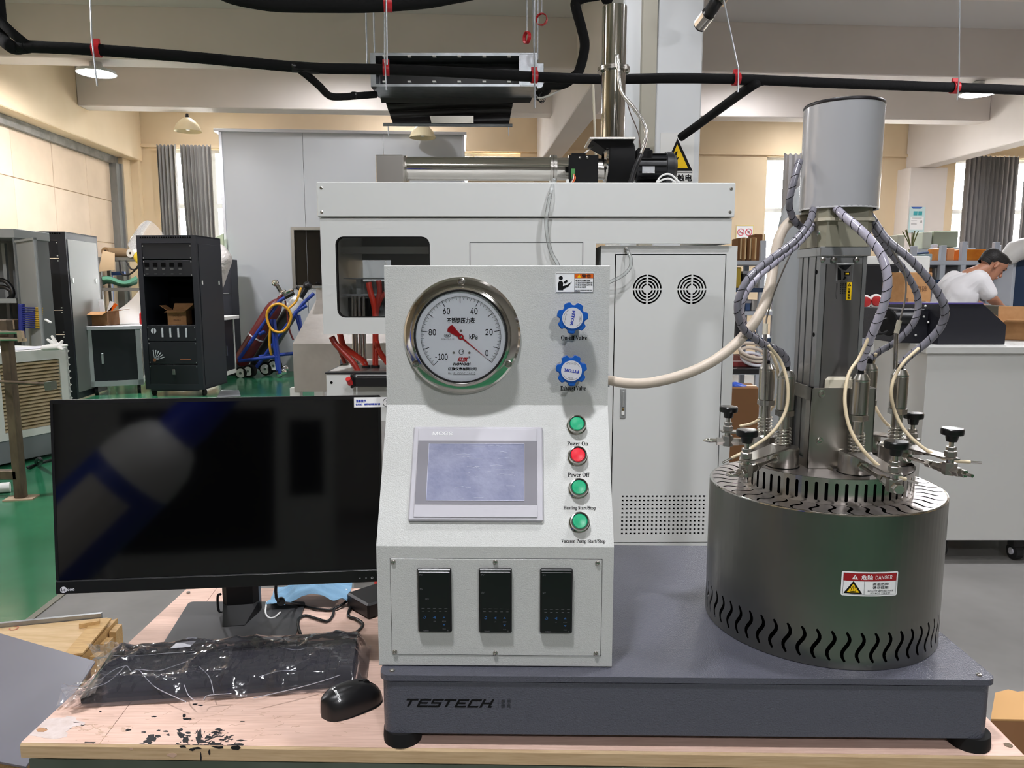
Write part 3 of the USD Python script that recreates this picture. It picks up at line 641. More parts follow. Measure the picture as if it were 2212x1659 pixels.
dp(union_all([fr.difference(fr.buffer(-.0004)), sbox(sx(.388), sy(.06), sx(.393), sy(.62))]), blackp)
dp(Polygon([(sx(.06), sy(.12)), (sx(.345), sy(.12)), (sx(.202), sy(.585))]).buffer(.0008), blackp)
dp(Polygon([(sx(.095), sy(.15)), (sx(.31), sy(.15)), (sx(.202), sy(.51))]), yellowp, .0008)
fl = [stroke([(sx(.165 + k * .037) + .0008 * math.sin(t * 6.28), sy(.24 + .17 * t)) for t in np.linspace(0, 1, 9)], .0008) for k in range(3)] + [sbox(sx(.155), sy(.185), sx(.25), sy(.205))]
dp(union_all(fl), blackp, .001)
dp(union_all([text2d('高温危险', sh * .115, 'cjk', sx(.68), sy(.505), w=sw * .29, grow=1), text2d('请勿碰触', sh * .115, 'cjk', sx(.68), sy(.36), w=sw * .29, grow=1), text2d('HIGH TEMPERATURE', sh * .065, 'sans', sx(.68), sy(.22), w=sw * .49), text2d('DO NOT TOUCH', sh * .065, 'sans', sx(.68), sy(.125), w=sw * .36)]), blackp)

# tower: bracket, linear actuator, motor, cap
BX0, BX1, BY0, BY1, BT = .4842, .5885, 1.184, 1.284, 1.2575
brm = mat('bracket_steel', (176, 172, 166), .3, 1.0, bump=(260, .00004))
brk = M.part('bracket', cat(box(BX0, BX1, BY0, BY0 + .004, CT, BT, .0008), box(BX0, BX0 + .004, BY0, BY0 + .022, CT, BT), box(BX0, BX0 + .004, BY1 - .012, BY1, CT, BT), box(BX0, BX0 + .004, BY0, BY1, BT - .022, BT), box(BX0, BX0 + .004, BY0, BY1, CT, CT + .012),
                             box(BX1 - .004, BX1, BY0, BY1, CT, BT, .0008), box(BX0, BX1, BY1 - .004, BY1, CT, BT)), brm)
bp = front((0, BY0, 0))
for u, v in ((1775, 851), (1770, 952)):
    x, z = bp.uv(u, v); o = Plane(bp.at(x, z), bp.ex, bp.ey)
    M.part('bracket_screw', o.put(lathe([(.0062, 0), (.006, .0008), (.0045, .0005), (.0038, .0018), (.002, .002), (.0016, .0008)], 20)), steel, 30, brk)
M.part('latch', hull([PZ(1780, 1010, CT), PZ(1800, 1018, CT), PZ(1802, 1010, CT), PZ(1785, 1005, CT), PZ(1790, 1005, CT + .005), PZ(1800, 1012, CT + .004)]), chrome, 30, ring)
AX0, AX1, AY0, AY1, AT = .492, .566, 1.196, 1.286, 1.468
alm = mat('anodised_aluminium', (164, 165, 166), .34, .9); alg = mat('slate_cover', (112, 110, 108), .38, .75)
pfl = sbox(AX0, AY0, AX1, AY1)
for y in (1.214, 1.244, 1.268): pfl = pfl.difference(sbox(AX0 - .01, y - .0028, AX0 + .0022, y + .0028))
pfl = pfl.difference(sbox(AX1 - .0022, 1.22, AX1 + .01, 1.228)).difference(sbox(AX0 + .0085, AY0 - .01, AX1 - .006, AY0 + .002))
act = M.part('actuator_column', prism(pfl, CT + .004, AT), alm, False)
M.part('actuator_cover', box(AX0 + .010, AX1 - .0075, AY0 - .0006, AY0 + .002, CT + .004, AT - .012), alg, False, act)
ap = Plane((AX0, AY1, 0), (0, -1, 0), (0, 0, 1)); af = front((0, AY0, 0))
for u, v in ((1764, 588), (1758, 723)):
    x, z = ap.uv(u, v); M.part('bolt_hole', Plane(ap.at(x, z), ap.ex, ap.ey).put(prism(disc(0, 0, .0036, 6), .0004)), dark, False, act)
for u, v in ((1777, 561), (1801, 561), (1850, 561)):
    x, z = af.uv(u, v); M.part('cover_screw', Plane(af.at(x, z), af.ex, af.ey).put(lathe([(.0042, 0), (.004, .0022), (.002, .0026), (.0018, .001)], 14)), steel, 30, act)
M.part('end_block', cat(box(AX0 - .003, AX1 + .004, AY0 - .004, AY1 + .003, AT, AT + .0145, .001)), alu, False, act)
mot = M.part('motor_housing', prism(Polygon([(.497, 1.192), (.562, 1.192), (.574, 1.204), (.574, 1.276), (.562, 1.288), (.497, 1.288), (.488, 1.276), (.488, 1.204)]), AT + .0145, 1.56), mat('beige_enamel', (150, 146, 128), .5), False)
M.part('motor_flange', prism(Polygon([(.494, 1.189), (.565, 1.189), (.577, 1.201), (.577, 1.279), (.565, 1.291), (.494, 1.291), (.485, 1.279), (.485, 1.201)]), 1.523, 1.528), cream, False, mot)
x, z = Plane((.488, 1.276, 0), (0, -1, 0), (0, 0, 1)).uv(1769, 503)
M.part('motor_bolt', cyl((.486, 1.276 - x, z), (.4885, 1.276 - x, z), .004, n=10), steel, 30, mot)
capm = mat('grey_gloss_cover', (178, 178, 182), .2, spec=.5, coat=.3, bump=(14, .0012))
cap_ = M.part('cap_cover', lathe([(.0565, 1.5435), (.0600, 1.5425), (.0603, 1.545), (.0603, 1.703), (.0597, 1.7045), (.057, 1.7045)], 64, DC, cap=False), capm, 40)
M.part('cap_lid', lathe([(.0606, 1.7035), (.0612, 1.706), (.0600, 1.7085), (.0005, 1.7095)], 64, DC), mat('cap_lid_black', (28, 24, 28), .4), 40, cap_)
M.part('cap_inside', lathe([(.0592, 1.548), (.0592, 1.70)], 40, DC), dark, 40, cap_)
# warning label down the actuator cover
o, w, h, st = sticker(M, af, 1800.5, 568, 1845.5, 651)
z_ = lambda g, m, d=.0004: pr(M, o, g, m, st, 'print', d)
z_(sbox(w * .05, h * .52, w * .95, h * .97).difference(sbox(w * .09, h * .535, w * .91, h * .955)), greyp)
z_(union_all([Polygon([(w * .12, h * .93), (w * .55, h * .95), (w * .85, h * .95), (w * .55, h * .80), (w * .35, h * .84)]), Polygon([(w * .12, h * .88), (w * .3, h * .80), (w * .34, h * .56), (w * .15, h * .55)]), Polygon([(w * .42, h * .56), (w * .5, h * .56), (w * .62, h * .62), (w * .52, h * .66)])]), blackp)
z_(sbox(w * .48, h * .68, w * .78, h * .76), blackp, .0006); z_(sbox(w * .55, h * .70, w * .73, h * .74), yellowp, .0008)
z_(sbox(w * .66, h * .03, w * .93, h * .50), yellowp); z_(union_all([Polygon([(w * .70, h * .40), (w * .89, h * .40), (w * .795, h * .475)]).difference(Polygon([(w * .74, h * .41), (w * .85, h * .41), (w * .795, h * .455)]))] + [text2d(c, h * .06, 'cjk', w * .795, h * (.32 - i * .075), grow=1) for i, c in enumerate('注意触电')]), blackp, .0007)
z_(union_all([text2d(c, h * .036, 'cjk', w * (.58 - q * .12), h * (.455 - i * .048), grow=1) for q, s in enumerate(('请勿将手放入', '运行中禁止接', '检修前断电源')) for i, c in enumerate(s)] + [sbox(w * .13, h * .06, w * .145, h * .48), sbox(w * .09, h * .1, w * .10, h * .48)]), blackp)

# pressure cells
def axis_dir(c, k): d = np.array([k[0] - c[0], k[1] - c[1], 0]); return d / np.linalg.norm(d)
cells = {'A': ((.551, 1.162), (1936, 966)), 'B': ((.646, 1.225), (2057, 937)), 'C': ((.640, 1.318), (1973, 902)), 'D': ((.450, 1.206), (1614, 940)), 'E': ((.457, 1.318), (1574, 888))}
KZ = 1.196; knobs = {}; tops = {}
knobm = mat('knob_black', (12, 12, 13), .3, spec=.5)
hexn = lambda p, q, r: lathe([(r * .9, 0), (r, .0008), (r, np.linalg.norm(np.array(q) - p) - .0008), (r * .9, np.linalg.norm(np.array(q) - p))], 6, p, np.array(q, float) - p)
for key, ((cx, cy), (ku, kv)) in cells.items():
    kp = PZ(ku, kv, KZ); d = axis_dir((cx, cy), kp); n_ = np.array([-d[1], d[0], 0]); c = np.array([cx, cy, CT]); L = np.linalg.norm(kp[:2] - c[:2])
    U = np.array([0, 0, 1.0]); knobs[key] = kp; z1 = .033
    cup = M.part('pressure_cell', lathe([(.0258, 0), (.0258, z1 - .003), (.0235, z1), (.015, z1 + .0015), (.006, z1 + .0015)], 40, c), steel, 25)
    M.part('cell_socket', lathe([(.0275, .0001), (.0275, .0006)], 32, c), dark, False, cup)
    # tongue plate: rounded strip outward from the cup
    q = [c + U * z1 + d * .012 + n_ * .017, c + U * z1 + d * (L - .004) + n_ * .012, c + U * z1 + d * (L + .012) + n_ * .006, c + U * z1 + d * (L + .012) - n_ * .006, c + U * z1 + d * (L - .004) - n_ * .012, c + U * z1 + d * .012 - n_ * .017]
    M.part('tongue_plate', hull(np.vstack([q, np.array(q) + U * .0025])), steelb, False, cup)
    # tubing: side port, needle valve, outlet loop
    a = c + U * .016
    M.part('side_tube', cat(hexn(a + d * .024, a + d * .033, .0072), cyl(a + d * .033, a + d * (L - .022), .003, n=10), hexn(a + d * (L - .045), a + d * (L - .034), .0062), hexn(a + d * (L - .030), a + d * (L - .018), .0066)), steel, 25, cup)
    v0 = c + d * L
    M.part('valve_body', cat(hexn(v0 + U * .008, v0 + U * .027, .0105), box(0, 0, 0, 0, 0, 0) if False else hexn(v0 + U * .016 - d * .02, v0 + U * .016 + d * .02, .0075), cyl(v0 + U * .027, v0 + U * (z1 + .004), .0055, n=12), hexn(v0 + U * (z1 + .003), v0 + U * (z1 + .012), .0088), hexn(v0 + U * (z1 + .013), v0 + U * (z1 + .019), .0074), cyl(v0 + U * (z1 + .019), v0 + U * (z1 + .028), .0036, n=10)), steel, 25, cup)
    kb = kp - U * .008
    M.part('valve_knob', lathe([(.0075, -.004), (.0085, 0), (.0095, .006), (.0155, .0068), (.0162, .009), (.0162, .0150), (.0150, .0168), (.003, .0172)], 28, kb), knobm, 30, cup)
    e = v0 + U * .016 + d * .02
    if key in 'DE': M.part('outlet_loop', hose([e, e + d * .012 + n_ * .002, e + d * .02 - n_ * .006, e + d * .012 - n_ * .014, e - d * .004 - n_ * .012], .0022), chrome, True, cup)
    elif key in 'BC': M.part('outlet_fitting', cat(hexn(e, e + d * .010, .0062), cyl(e + d * .01, e + d * .022, .0026, n=8)), chrome, 25, cup)
    # spring, stem, transducer
    t0 = c + U * (z1 + .001); k = np.linspace(0, 1, 90); th = k * 2 * np.pi * 5.2
    M.part('spring', tube(t0 + np.c_[.0118 * np.cos(th), .0118 * np.sin(th), .001 + k * .029], .0013, 6), chrome, True, cup)
    M.part('stem', cyl(t0, t0 + U * .056, .0088, n=24), steel, 30, cup)
    M.part('transducer', lathe([(.009, .050), (.0125, .051), (.0125, .059), (.0115, .0600), (.0136, .0610), (.0138, .066), (.0138, .112), (.0135, .113), (.0138, .114), (.0138, .1165), (.0092, .1255), (.006, .126)], 32, t0), steel, 25, cup)
    M.part('transducer_nut', hexn(t0 + U * .050, t0 + U * .060, .0150), steel, 25, cup)
    M.part('cable_boot', cyl(t0 + U * .1255, t0 + U * .134, .005, .004, 12), blackm, 30, cup)
    tops[key] = t0 + U * .133
# hoses: (u, v, depth) along the photograph's curves
hwhite = mat('cream_hose', (206, 192, 176), .45); hslate = mat('slate_spiral_wrap', (126, 124, 134), .3, spec=.6); ccab = mat('cream_cable', (224, 206, 172), .4); wirem = mat('braided_wire', (128, 122, 116), .4, .5)
lilac = mat('clear_spiral_wrap', (176, 172, 188), .2, spec=.7, coat=.4)
def path(pts): return [P(*p) for p in pts]
def wrapped(name, pts, r, m, end=None, gap=.017, inner=True):
    """A hose with a spiral wrap whose turns show as dark joints."""
    p = path(pts) + ([end] if end is not None else []); s = spline(p, 14)
    h = M.part(name, tube(s, r, 12), m, True)
    d = np.r_[0, np.cumsum(np.linalg.norm(np.diff(s, axis=0), axis=1))]; js = []
    t = np.gradient(s, axis=0); t /= np.linalg.norm(t, axis=1, keepdims=True)
    for x in np.arange(gap * .7, d[-1] - gap * .3, gap):
        i = min(np.searchsorted(d, x), len(s) - 1); a, b, _ = basis(t[i]); th = np.linspace(0, 2 * np.pi, 15)
        js.append(tube(s[i] + (r * 1.0) * (np.cos(th)[:, None] * a + np.sin(th)[:, None] * b) + t[i] * (r * .7 * np.sin(th))[:, None], .00055, 4))
    M.part('wrap_seam', cat(js), blackm, True, h, kind='stuff')
    return s
hD = [(1757, 452, 1.20), (1748, 480, 1.185), (1715, 522, 1.16), (1665, 560, 1.14), (1618, 600, 1.13), (1594, 652, 1.13), (1602, 704, 1.14), (1640, 738, 1.165), (1682, 758, 1.19), (1698, 776, 1.203)]
wrapped('transducer_hose', hD, .0056, hslate, tops['D'])
hE = [(1765, 452, 1.23), (1757, 486, 1.22), (1722, 528, 1.20), (1676, 566, 1.18), (1632, 604, 1.17), (1604, 650, 1.17), (1606, 694, 1.19), (1636, 732, 1.24), (1656, 758, 1.29)]
wrapped('transducer_hose', hE, .0050, lilac, tops['E'])
hA = [(1806, 450, 1.19), (1822, 466, 1.17), (1862, 500, 1.14), (1900, 545, 1.12), (1917, 600, 1.11), (1910, 655, 1.115), (1888, 712, 1.13), (1868, 760, 1.15)]
wrapped('transducer_hose', hA, .0066, lilac, tops['A'])
hB = [(1868, 450, 1.22), (1884, 472, 1.21), (1916, 518, 1.2), (1966, 560, 1.19), (2012, 612, 1.19), (2040, 662, 1.19), (2034, 702, 1.2), (2004, 738, 1.21), (1968, 766, 1.22)]
wrapped('transducer_hose', hB, .0062, hslate, tops['B'])
hC = [(1876, 452, 1.26), (1886, 490, 1.27), (1918, 540, 1.29), (1954, 585, 1.3), (1982, 640, 1.31), (1976, 692, 1.31), (1938, 736, 1.315), (1902, 758, 1.318)]
wrapped('transducer_hose', hC, .0056, hslate, tops['C'])
wrapped('motor_hose', [(1728, 346, 1.22), (1716, 386, 1.21), (1706, 428, 1.21), (1706, 452, 1.22), (1716, 476, 1.23), (1732, 492, 1.24)], .0055, hslate)
M.part('supply_hose', tube(spline(path([(1760, 476, 1.26), (1736, 474, 1.25), (1706, 480, 1.24), (1684, 512, 1.23), (1672, 566, 1.22), (1662, 622, 1.2), (1640, 680, 1.18), (1600, 732, 1.16), (1545, 777, 1.15), (1480, 808, 1.15), (1410, 826, 1.16), (1355, 828, 1.18), (1318, 822, 1.21)]) + [MF.w(CX1 - .01, yu + .05, P(1312, 820, 1.23)[2] - .8457)], 10), .0082, 14), hwhite, True)
M.part('supply_hose_fitting', cyl(MF.w(CX1 - .002, yu + .05, P(1312, 820, 1.23)[2] - .8457), MF.w(CX1 + .008, yu + .049, P(1312, 820, 1.23)[2] - .8457), .011, n=16), alu, 30)
def cable(pts, r=.0027, m=ccab, tipn=True, name='thermocouple_cable'):
    s = spline(path(pts), 10); h = M.part(name, tube(s, r, 8), m, True)
    if tipn: d = s[-1] - s[-3]; d /= np.linalg.norm(d); M.part('cable_tip', cyl(s[-1], s[-1] + d * .016, .0019, n=8), chrome, 30, h)
cable([(1880, 722, 1.135), (1856, 772, 1.135), (1833, 810, 1.125), (1825, 868, 1.11), (1838, 930, 1.095), (1874, 984, 1.075), (1920, 1022, 1.06), (1958, 1036, 1.052)])
cable([(1985, 752, 1.2), (1948, 788, 1.195), (1927, 832, 1.185), (1930, 880, 1.18), (1956, 932, 1.165), (2004, 974, 1.15), (2052, 994, 1.145), (2096, 998, 1.14)])
cable([(1660, 746, 1.165), (1688, 784, 1.175), (1702, 834, 1.165), (1697, 888, 1.16), (1668, 934, 1.15), (1622, 968, 1.145), (1580, 990, 1.14)])
cable([(1666, 760, 1.29), (1680, 800, 1.3), (1681, 850, 1.33), (1664, 886, 1.36), (1630, 912, 1.38), (1598, 921, 1.39)], tipn=False)
cable([(1892, 764, 1.31), (1884, 800, 1.34), (1886, 860, 1.35), (1898, 892, 1.34), (1918, 918, 1.335), (1945, 932, 1.33)], tipn=False)
for pts, pl_, rod_, pr_ in ((((1748, 480, 1.24), (1712, 540, 1.24), (1676, 622, 1.24), (1658, 680, 1.25), (1655, 700, 1.25)), ((1653.5, 699), (1652.5, 722)), ((1652.5, 722), (1652, 830)), ((1652, 830), (1652, 950))),
                            (((1893, 486, 1.25), (1930, 545, 1.26), (1954, 590, 1.27), (1956, 640, 1.27), (1944, 692, 1.27)), ((1943, 692), (1936, 720)), ((1936, 720), (1932, 850)), ((1932, 850), (1930, 960)))):
    Y = pts[-1][2]; h = M.part('thermocouple_wire', tube(spline(path(pts), 10), .0014, 6), wirem, True)
    M.part('plug', cyl(P(*pl_[0], Y), P(*pl_[1], Y), .0042, n=10), cream, 30, h)
    M.part('probe', cat(cyl(P(*rod_[0], Y), P(*rod_[1], Y), .0036, n=10), cyl(P(*pr_[0], Y), P(*pr_[1], Y), .0016, n=8)), steel, 30, h)
M.part('cap_seam', lathe([(.0604, 1.543), (.0604, 1.5455)], 40, DC, cap=False), mat('pale_edge', (214, 214, 216), .4), 40, cap_)
M.part('slide_block', cat(prism(affinity.translate(rrect(0, .0, 0, .0, .01), 0, 0), .001) if False else box(.5075, .566, 1.186, 1.1965, 1.2, 1.275, .006)), cream, 30, brk)
# ---------------------------------------------------------------- the bench and what lies on it
def wood(name, c1, c2, sc=(2.2, 40, 40), s=6.0, rough=.55):
    return mat(name, c1, rough, spec=.35, var=(s, c2, sc, .38, .66), bump=(180, .00012))
woodt = wood('pale_bench_wood', (232, 198, 182), (218, 182, 164)); woode = wood('bench_edge_wood', (206, 178, 140), (190, 160, 122))
FLc, FRc, BRc, BLc = PZ(45, 1604, TZ), PZ(2214, 1633, TZ), np.array([.80, 1.62, TZ]), PZ(405, 1270, TZ)
tb = Thing('workbench', 'pale wooden workbench with ink-spattered front edge carrying the test apparatus', 'workbench', (0, 1.33, 0))
e_ = (FRc - FLc) / np.linalg.norm(FRc - FLc); seam_f, seam_b = PZ(215, 1607, TZ), PZ(288, 1510, TZ); sd = (seam_b - seam_f)[:2]; sb = seam_f[:2] + sd / sd[1] * (1.64 - seam_f[1])
def xy(*ps): return Polygon([(p[0], p[1]) for p in ps])
top = xy(FLc, FRc, BRc, BLc); half = Polygon([(-3, .5), seam_f[:2] - sd * 3, seam_f[:2], sb, sb + sd, (-3, 3)])
bl_, br_ = top.intersection(half.buffer(-.0005)), top.difference(half.buffer(.0005))
for g in (bl_, br_): tb.part('top_board', prism(g.buffer(-.0012).buffer(.0012, quad_segs=2), TZ - .018, TZ), woodt, False)
back = np.array([0, .012, 0])
tb.part('edge_strip', hull([FLc + back * .0 + [0, 0, -.0006], FRc + [0, 0, -.0006], FLc + [0, .02, -.0006], FRc + [0, .02, -.0006], FLc + [.0, -.0025, -.004], FRc + [0, -.0025, -.004], FLc + [0, -.0025, -.0235], FRc + [0, -.0025, -.0235], FLc + [0, .02, -.0245], FRc + [0, .02, -.0245]]), woode, False)
apm = mat('worn_green_steel', (118, 128, 116), .4, .4, var=(6, (96, 108, 92)))
tb.part('apron', hull([p + [.006 * s_, .006, z] for p, s_ in ((FLc, 1), (FRc, -1)) for z in (-.031, -.11)] + [p + [.006 * s_, .009, z] for p, s_ in ((FLc, 1), (FRc, -1)) for z in (-.031, -.11)]), apm, False)
tb.part('under_board', hull([p + [0, 0, z] for p in (FLc + [.02, .02, 0], FRc + [-.02, .02, 0], BRc + [-.02, -.02, 0], BLc + [.02, -.02, 0]) for z in (-.018, -.03)]), woode, False)
for x, y in ((-.70, 1.10), (.71, 1.07), (-.70, 1.56), (.74, 1.56)): tb.part('leg', box(x - .025, x + .025, y - .025, y + .025, 0, TZ - .03, .003), apm)
inkm = mat('black_ink', (22, 22, 26), .5); stain = mat('brown_stain', (206, 172, 150), .7); palep = mat('pale_filler', (222, 208, 204), .6, var=(60, (206, 188, 180)))
rk = random.Random(11); fl = []
def blob(u, v, du, dv, rough_=.45, n=11):
    ph = [rk.uniform(1 - rough_, 1 + rough_) for _ in range(n)]
    du, dv = du * 1.3, dv * 1.3
    return Polygon([PZ(u + du * ph[i] * math.cos(6.283 * i / n), v + dv * ph[i] * math.sin(6.283 * i / n), TZ)[:2] for i in range(n)]).buffer(0)
def streak(u0, v0, u1, v1, w):
    k = [(u0 + (u1 - u0) * t + rk.uniform(-2, 2), v0 + (v1 - v0) * t + rk.uniform(-1.5, 1.5)) for t in np.linspace(0, 1, 5)]
    return LineString([PZ(a, b, TZ)[:2] for a, b in k]).buffer(w, cap_style='flat')
fl += [blob(327, 1594, 9, 5), blob(322, 1603, 7, 4), blob(341, 1591, 5, 2.5), blob(309, 1608, 6, 1.8), blob(333, 1548, 4, 1), blob(392, 1588, 8, 4), blob(402, 1598, 7, 6), blob(389, 1577, 5, 2.5), blob(431, 1585, 4.5, 9), blob(429, 1596, 4, 7),
       blob(475, 1576, 6, 2.5), blob(466, 1582, 8, 2), blob(450, 1592, 7, 3), blob(438, 1602, 7, 3), blob(400, 1611, 14, 2.2), blob(420, 1611, 8, 2), blob(440, 1611, 8, 2.4), blob(463, 1607, 9, 3.2), blob(478, 1611, 6, 2), blob(509, 1611, 13, 3.6), blob(536, 1617, 6, 2), blob(376, 1611, 6, 1.5),
       blob(195, 1604, 11, 1.1), blob(421, 1522, 4, 1.4), blob(433, 1524, 4, 1.2), blob(217, 1537, 1.8, .8), blob(405, 1553, 6, 1.6), blob(398, 1546, 2, 3), blob(277, 1577, 4, 2), blob(311, 1582, 4, 1), blob(521, 1600, 7, 1.3)]
for k in range(26): fl.append(blob(rk.gauss(450, 45), min(1613, rk.gauss(1592, 13)), rk.uniform(.8, 4), rk.uniform(.4, 1.6)))
for k in range(14):
    a = rk.uniform(.2, 1.2); L_ = rk.uniform(8, 30); u, v = rk.gauss(462, 24), rk.uniform(1582, 1606)
    fl.append(streak(u, v, u + L_ * math.cos(a), v - .5 * L_ * math.sin(a), rk.uniform(.0004, .0013)))
tb.part('ink_stain', prism(union_all(fl).intersection(top), TZ, TZ + .0003), inkm, False, kind='stuff')
fl = []
for k in range(30):
    u, v = rk.gauss(470, 90), rk.gauss(1565, 22); L_ = rk.uniform(5, 40); a = rk.uniform(-.3, 1.0); fl.append(streak(u, v, u + L_ * math.cos(a), v - .5 * L_ * math.sin(a), rk.uniform(.0002, .0006)))
for k in range(16):
    u, v = rk.gauss(235, 40), rk.gauss(1570, 14); fl.append(blob(u, v, rk.uniform(1, 5), rk.uniform(.4, 1.4)))
for k in range(10): fl.append(streak(150 + 6 * k, 1572 + rk.uniform(-8, 8), 170 + 6 * k, 1566 + rk.uniform(-8, 14), .0008))
for k in range(22):
    u, v = rk.uniform(560, 800), rk.uniform(1500, 1600); L_ = rk.uniform(4, 22); fl.append(streak(u, v, u + L_, v + rk.uniform(-3, 3), rk.uniform(.0002, .0005)))
tb.part('scratch', prism(union_all(fl).intersection(top), TZ, TZ + .0002), stain, False, kind='stuff')
tb.part('filler_patch', prism(union_all([blob(128, 1566, 28, 12, .3), blob(98, 1583, 34, 10, .3), blob(150, 1560, 22, 8, .4)]).intersection(top), TZ, TZ + .0002), palep, False)
tb.part('knot', prism(blob(90, 1577, 9, 3.6, .12), TZ + .0002, TZ + .0005), wood('knot_wood', (190, 144, 104), (176, 130, 92)), False)
FP = Plane(FLc + [0, -.0026, 0], FRc - FLc, (0, 0, 1))
def fblob(u, v, du, dv, n=9, r_=.4):
    x, z = FP.uv(u, v); ph = [rk.uniform(1 - r_, 1 + r_) for _ in range(n)]
    return Polygon([(x + du * ph[i] * math.cos(6.283 * i / n), z + dv * ph[i] * math.sin(6.283 * i / n)) for i in range(n)])
tb.part('ink_stain', FP.put(prism(union_all([fblob(415, 1620, .004, .002), fblob(426, 1616, .007, .002), fblob(452, 1624, .0016, .004), fblob(434, 1636, .001, .007), fblob(470, 1614, .008, .002), fblob(512, 1615, .010, .003), fblob(395, 1613, .006, .0018)]), .0003)), inkm, False, kind='stuff')
tb.part('knot', FP.put(prism(union_all([fblob(372, 1631, .008, .0035, r_=.25), fblob(284, 1618, .003, .002)]), .0003)), stain, False)
tb.part('screw_head', cyl(PZ(2178, 1610, TZ), PZ(2178, 1610, TZ) + [0, 0, .0008], .006, n=14), mat('dull_brass', (120, 104, 84), .5, .6))
tb.part('screw_head', cyl(PZ(407, 1282, TZ), PZ(407, 1282, TZ) + [0, 0, .004], .004, n=10), mat('screw_grey', (140, 136, 130), .4, .7))

# monitor
myaw, mtilt, MH = math.radians(5.79), math.radians(5.21), .3255
mo = P(122, 1283, 1.185); n0 = np.array([-math.sin(myaw), math.cos(myaw), 0])
MP = Plane(mo, (math.cos(myaw), math.sin(myaw), 0), np.array([0, 0, math.cos(mtilt)]) + n0 * math.sin(mtilt)); MW = .5415
mbase = PZ(520, 1350, TZ)
mn = Thing('computer_monitor', 'black flat computer monitor, switched off, on a flat charcoal stand', 'monitor', (mbase[0], mbase[1], TZ), myaw)
pk = mat('monitor_black', (13, 13, 14), .36, spec=.5); glossb = mat('screen_black', (5, 5, 6), .06, spec=.55)
mn.part('housing', MP.put(cat(prism(rrect(0, MW, 0, MH, .004), -.012, -.0015), prism(rrect(.05, MW - .05, .03, MH - .06, .02), -.032, -.011))), pk, False)
fr_ = rrect(0, MW, .0225, MH, .003).difference(sbox(.0045, .0225, MW - .0045, MH - .0065))
mn.part('bezel', MP.put(prism(fr_, -.002, .0006)), pk, False)
mn.part('screen', MP.put(box(.0035, MW - .0035, .022, MH - .005, -.002, 0)), glossb, False)
ch = mn.part('chin_bar', MP.put(box(0, MW, 0, .0215, -.0015, .0028, .001)), pk, False)
mn.part('edge_highlight', MP.put(box(.001, MW - .001, .0214, .0221, .0005, .0025)), mat('dark_chrome', (96, 96, 98), .3, .6), False, ch)
x, y = MP.uv(139, 1273); mn.part('lettering', MP.put(prism(union_all([disc(x, y, .0053).difference(union_all([text2d('Le', .0052, 'bold', x, y, w=.0066)])), text2d('coo', .0036, 'bold', x + .0117, y - .0003, w=.0115)]), .0027, .0031)), lgreyp, False, ch)
g = []
for u, v, s in ((778, 1248, '-'), (791, 1247.5, '+'), (804, 1247, 'o')):
    x, y = MP.uv(u, v); g.append({'-': sbox(x - .0012, y - .0002, x + .0012, y + .0003), '+': union_all([sbox(x - .0014, y - .0003, x + .0014, y + .0003), sbox(x - .0003, y - .0014, x + .0003, y + .0014)]), 'o': disc(x, y, .0019).difference(disc(x, y, .0014))}[s])
mn.part('button_symbol', MP.put(prism(union_all(g), .0027, .0031)), lgreyp, False, ch)
p0 = MP.uv(765, 880); p1 = MP.uv(836, 857.5)
stl = mn.part('notice_sticker', MP.put(prism(sbox(p0[0], p0[1], p1[0] + .01, p1[1]), .0007, .0010)), whitep, False)
w_, h_ = p1 - p0
mn.part('print', MP.put(prism(union_all([text2d('温馨提示', h_ * .28, 'cjk', p0[0] + w_ * .21, p0[1] + h_ * .63, w=w_ * .3, grow=2), text2d('使用前：请撕除屏幕保护膜', h_ * .2, 'cjk', p0[0] + w_ * .42, p0[1] + h_ * .3, w=w_ * .74, grow=2)]), .0009, .0013)), bluep, False, stl)
mn.part('print', MP.put(prism(union_all([disc(p1[0] + .001, p0[1] + h_ * .45, .0082).difference(disc(p1[0] + .001, p0[1] + h_ * .45, .0075)), text2d('万', .006, 'cjk', p1[0] + .001, p0[1] + h_ * .45)]), .0009, .0013)), blackp, False, stl)
# stand
bb4 = [PZ(*q, TZ) for q in ((409, 1304), (660, 1304), (634, 1392), (352, 1396))]
mn.part('stand_base', prism(xy(*bb4).buffer(-.01).buffer(.01), TZ, TZ + .005), mat('stand_charcoal', (66, 66, 67), .5), False)
nl, nr = PZ(483, 1332, TZ), PZ(561, 1326, TZ)
nk = [nl, nr, nr + n0 * .02, nl + n0 * .02]; up = MP.at(.25, .06, -.03) - (nl + nr) / 2; zt = 1.06
sh_ = n0 * .035
mn.part('stand_neck', hull([p + [0, 0, .005] for p in nk] + [p + sh_ * 0 + [0, 0, zt - TZ] for p in nk] + [(nl + nr) / 2 - n0 * .008 + (nr - nl) * t + [0, 0, z] for t in (-.36, .36) for z in (.005, zt - TZ)]), pk, False)
mn.part('neck_foot', hull([nl + [0, 0, .005], nr + [0, 0, .005], (nl + nr) / 2 + (nr - nl) * .3 - n0 * .062 + [0, 0, .006], (nl + nr) / 2 - (nr - nl) * .3 - n0 * .062 + [0, 0, .006], nl + [0, 0, .03], nr + [0, 0, .03], nl + n0 * .02 + [0, 0, .005], nr + n0 * .02 + [0, 0, .005]]), pk, False)
mn.part('neck_clip', hose([nl + [-.003, 0, .05], nl + [-.010, 0, .045], nl + [-.010, 0, .015], nl + [-.002, 0, .01]], .0025), pk)

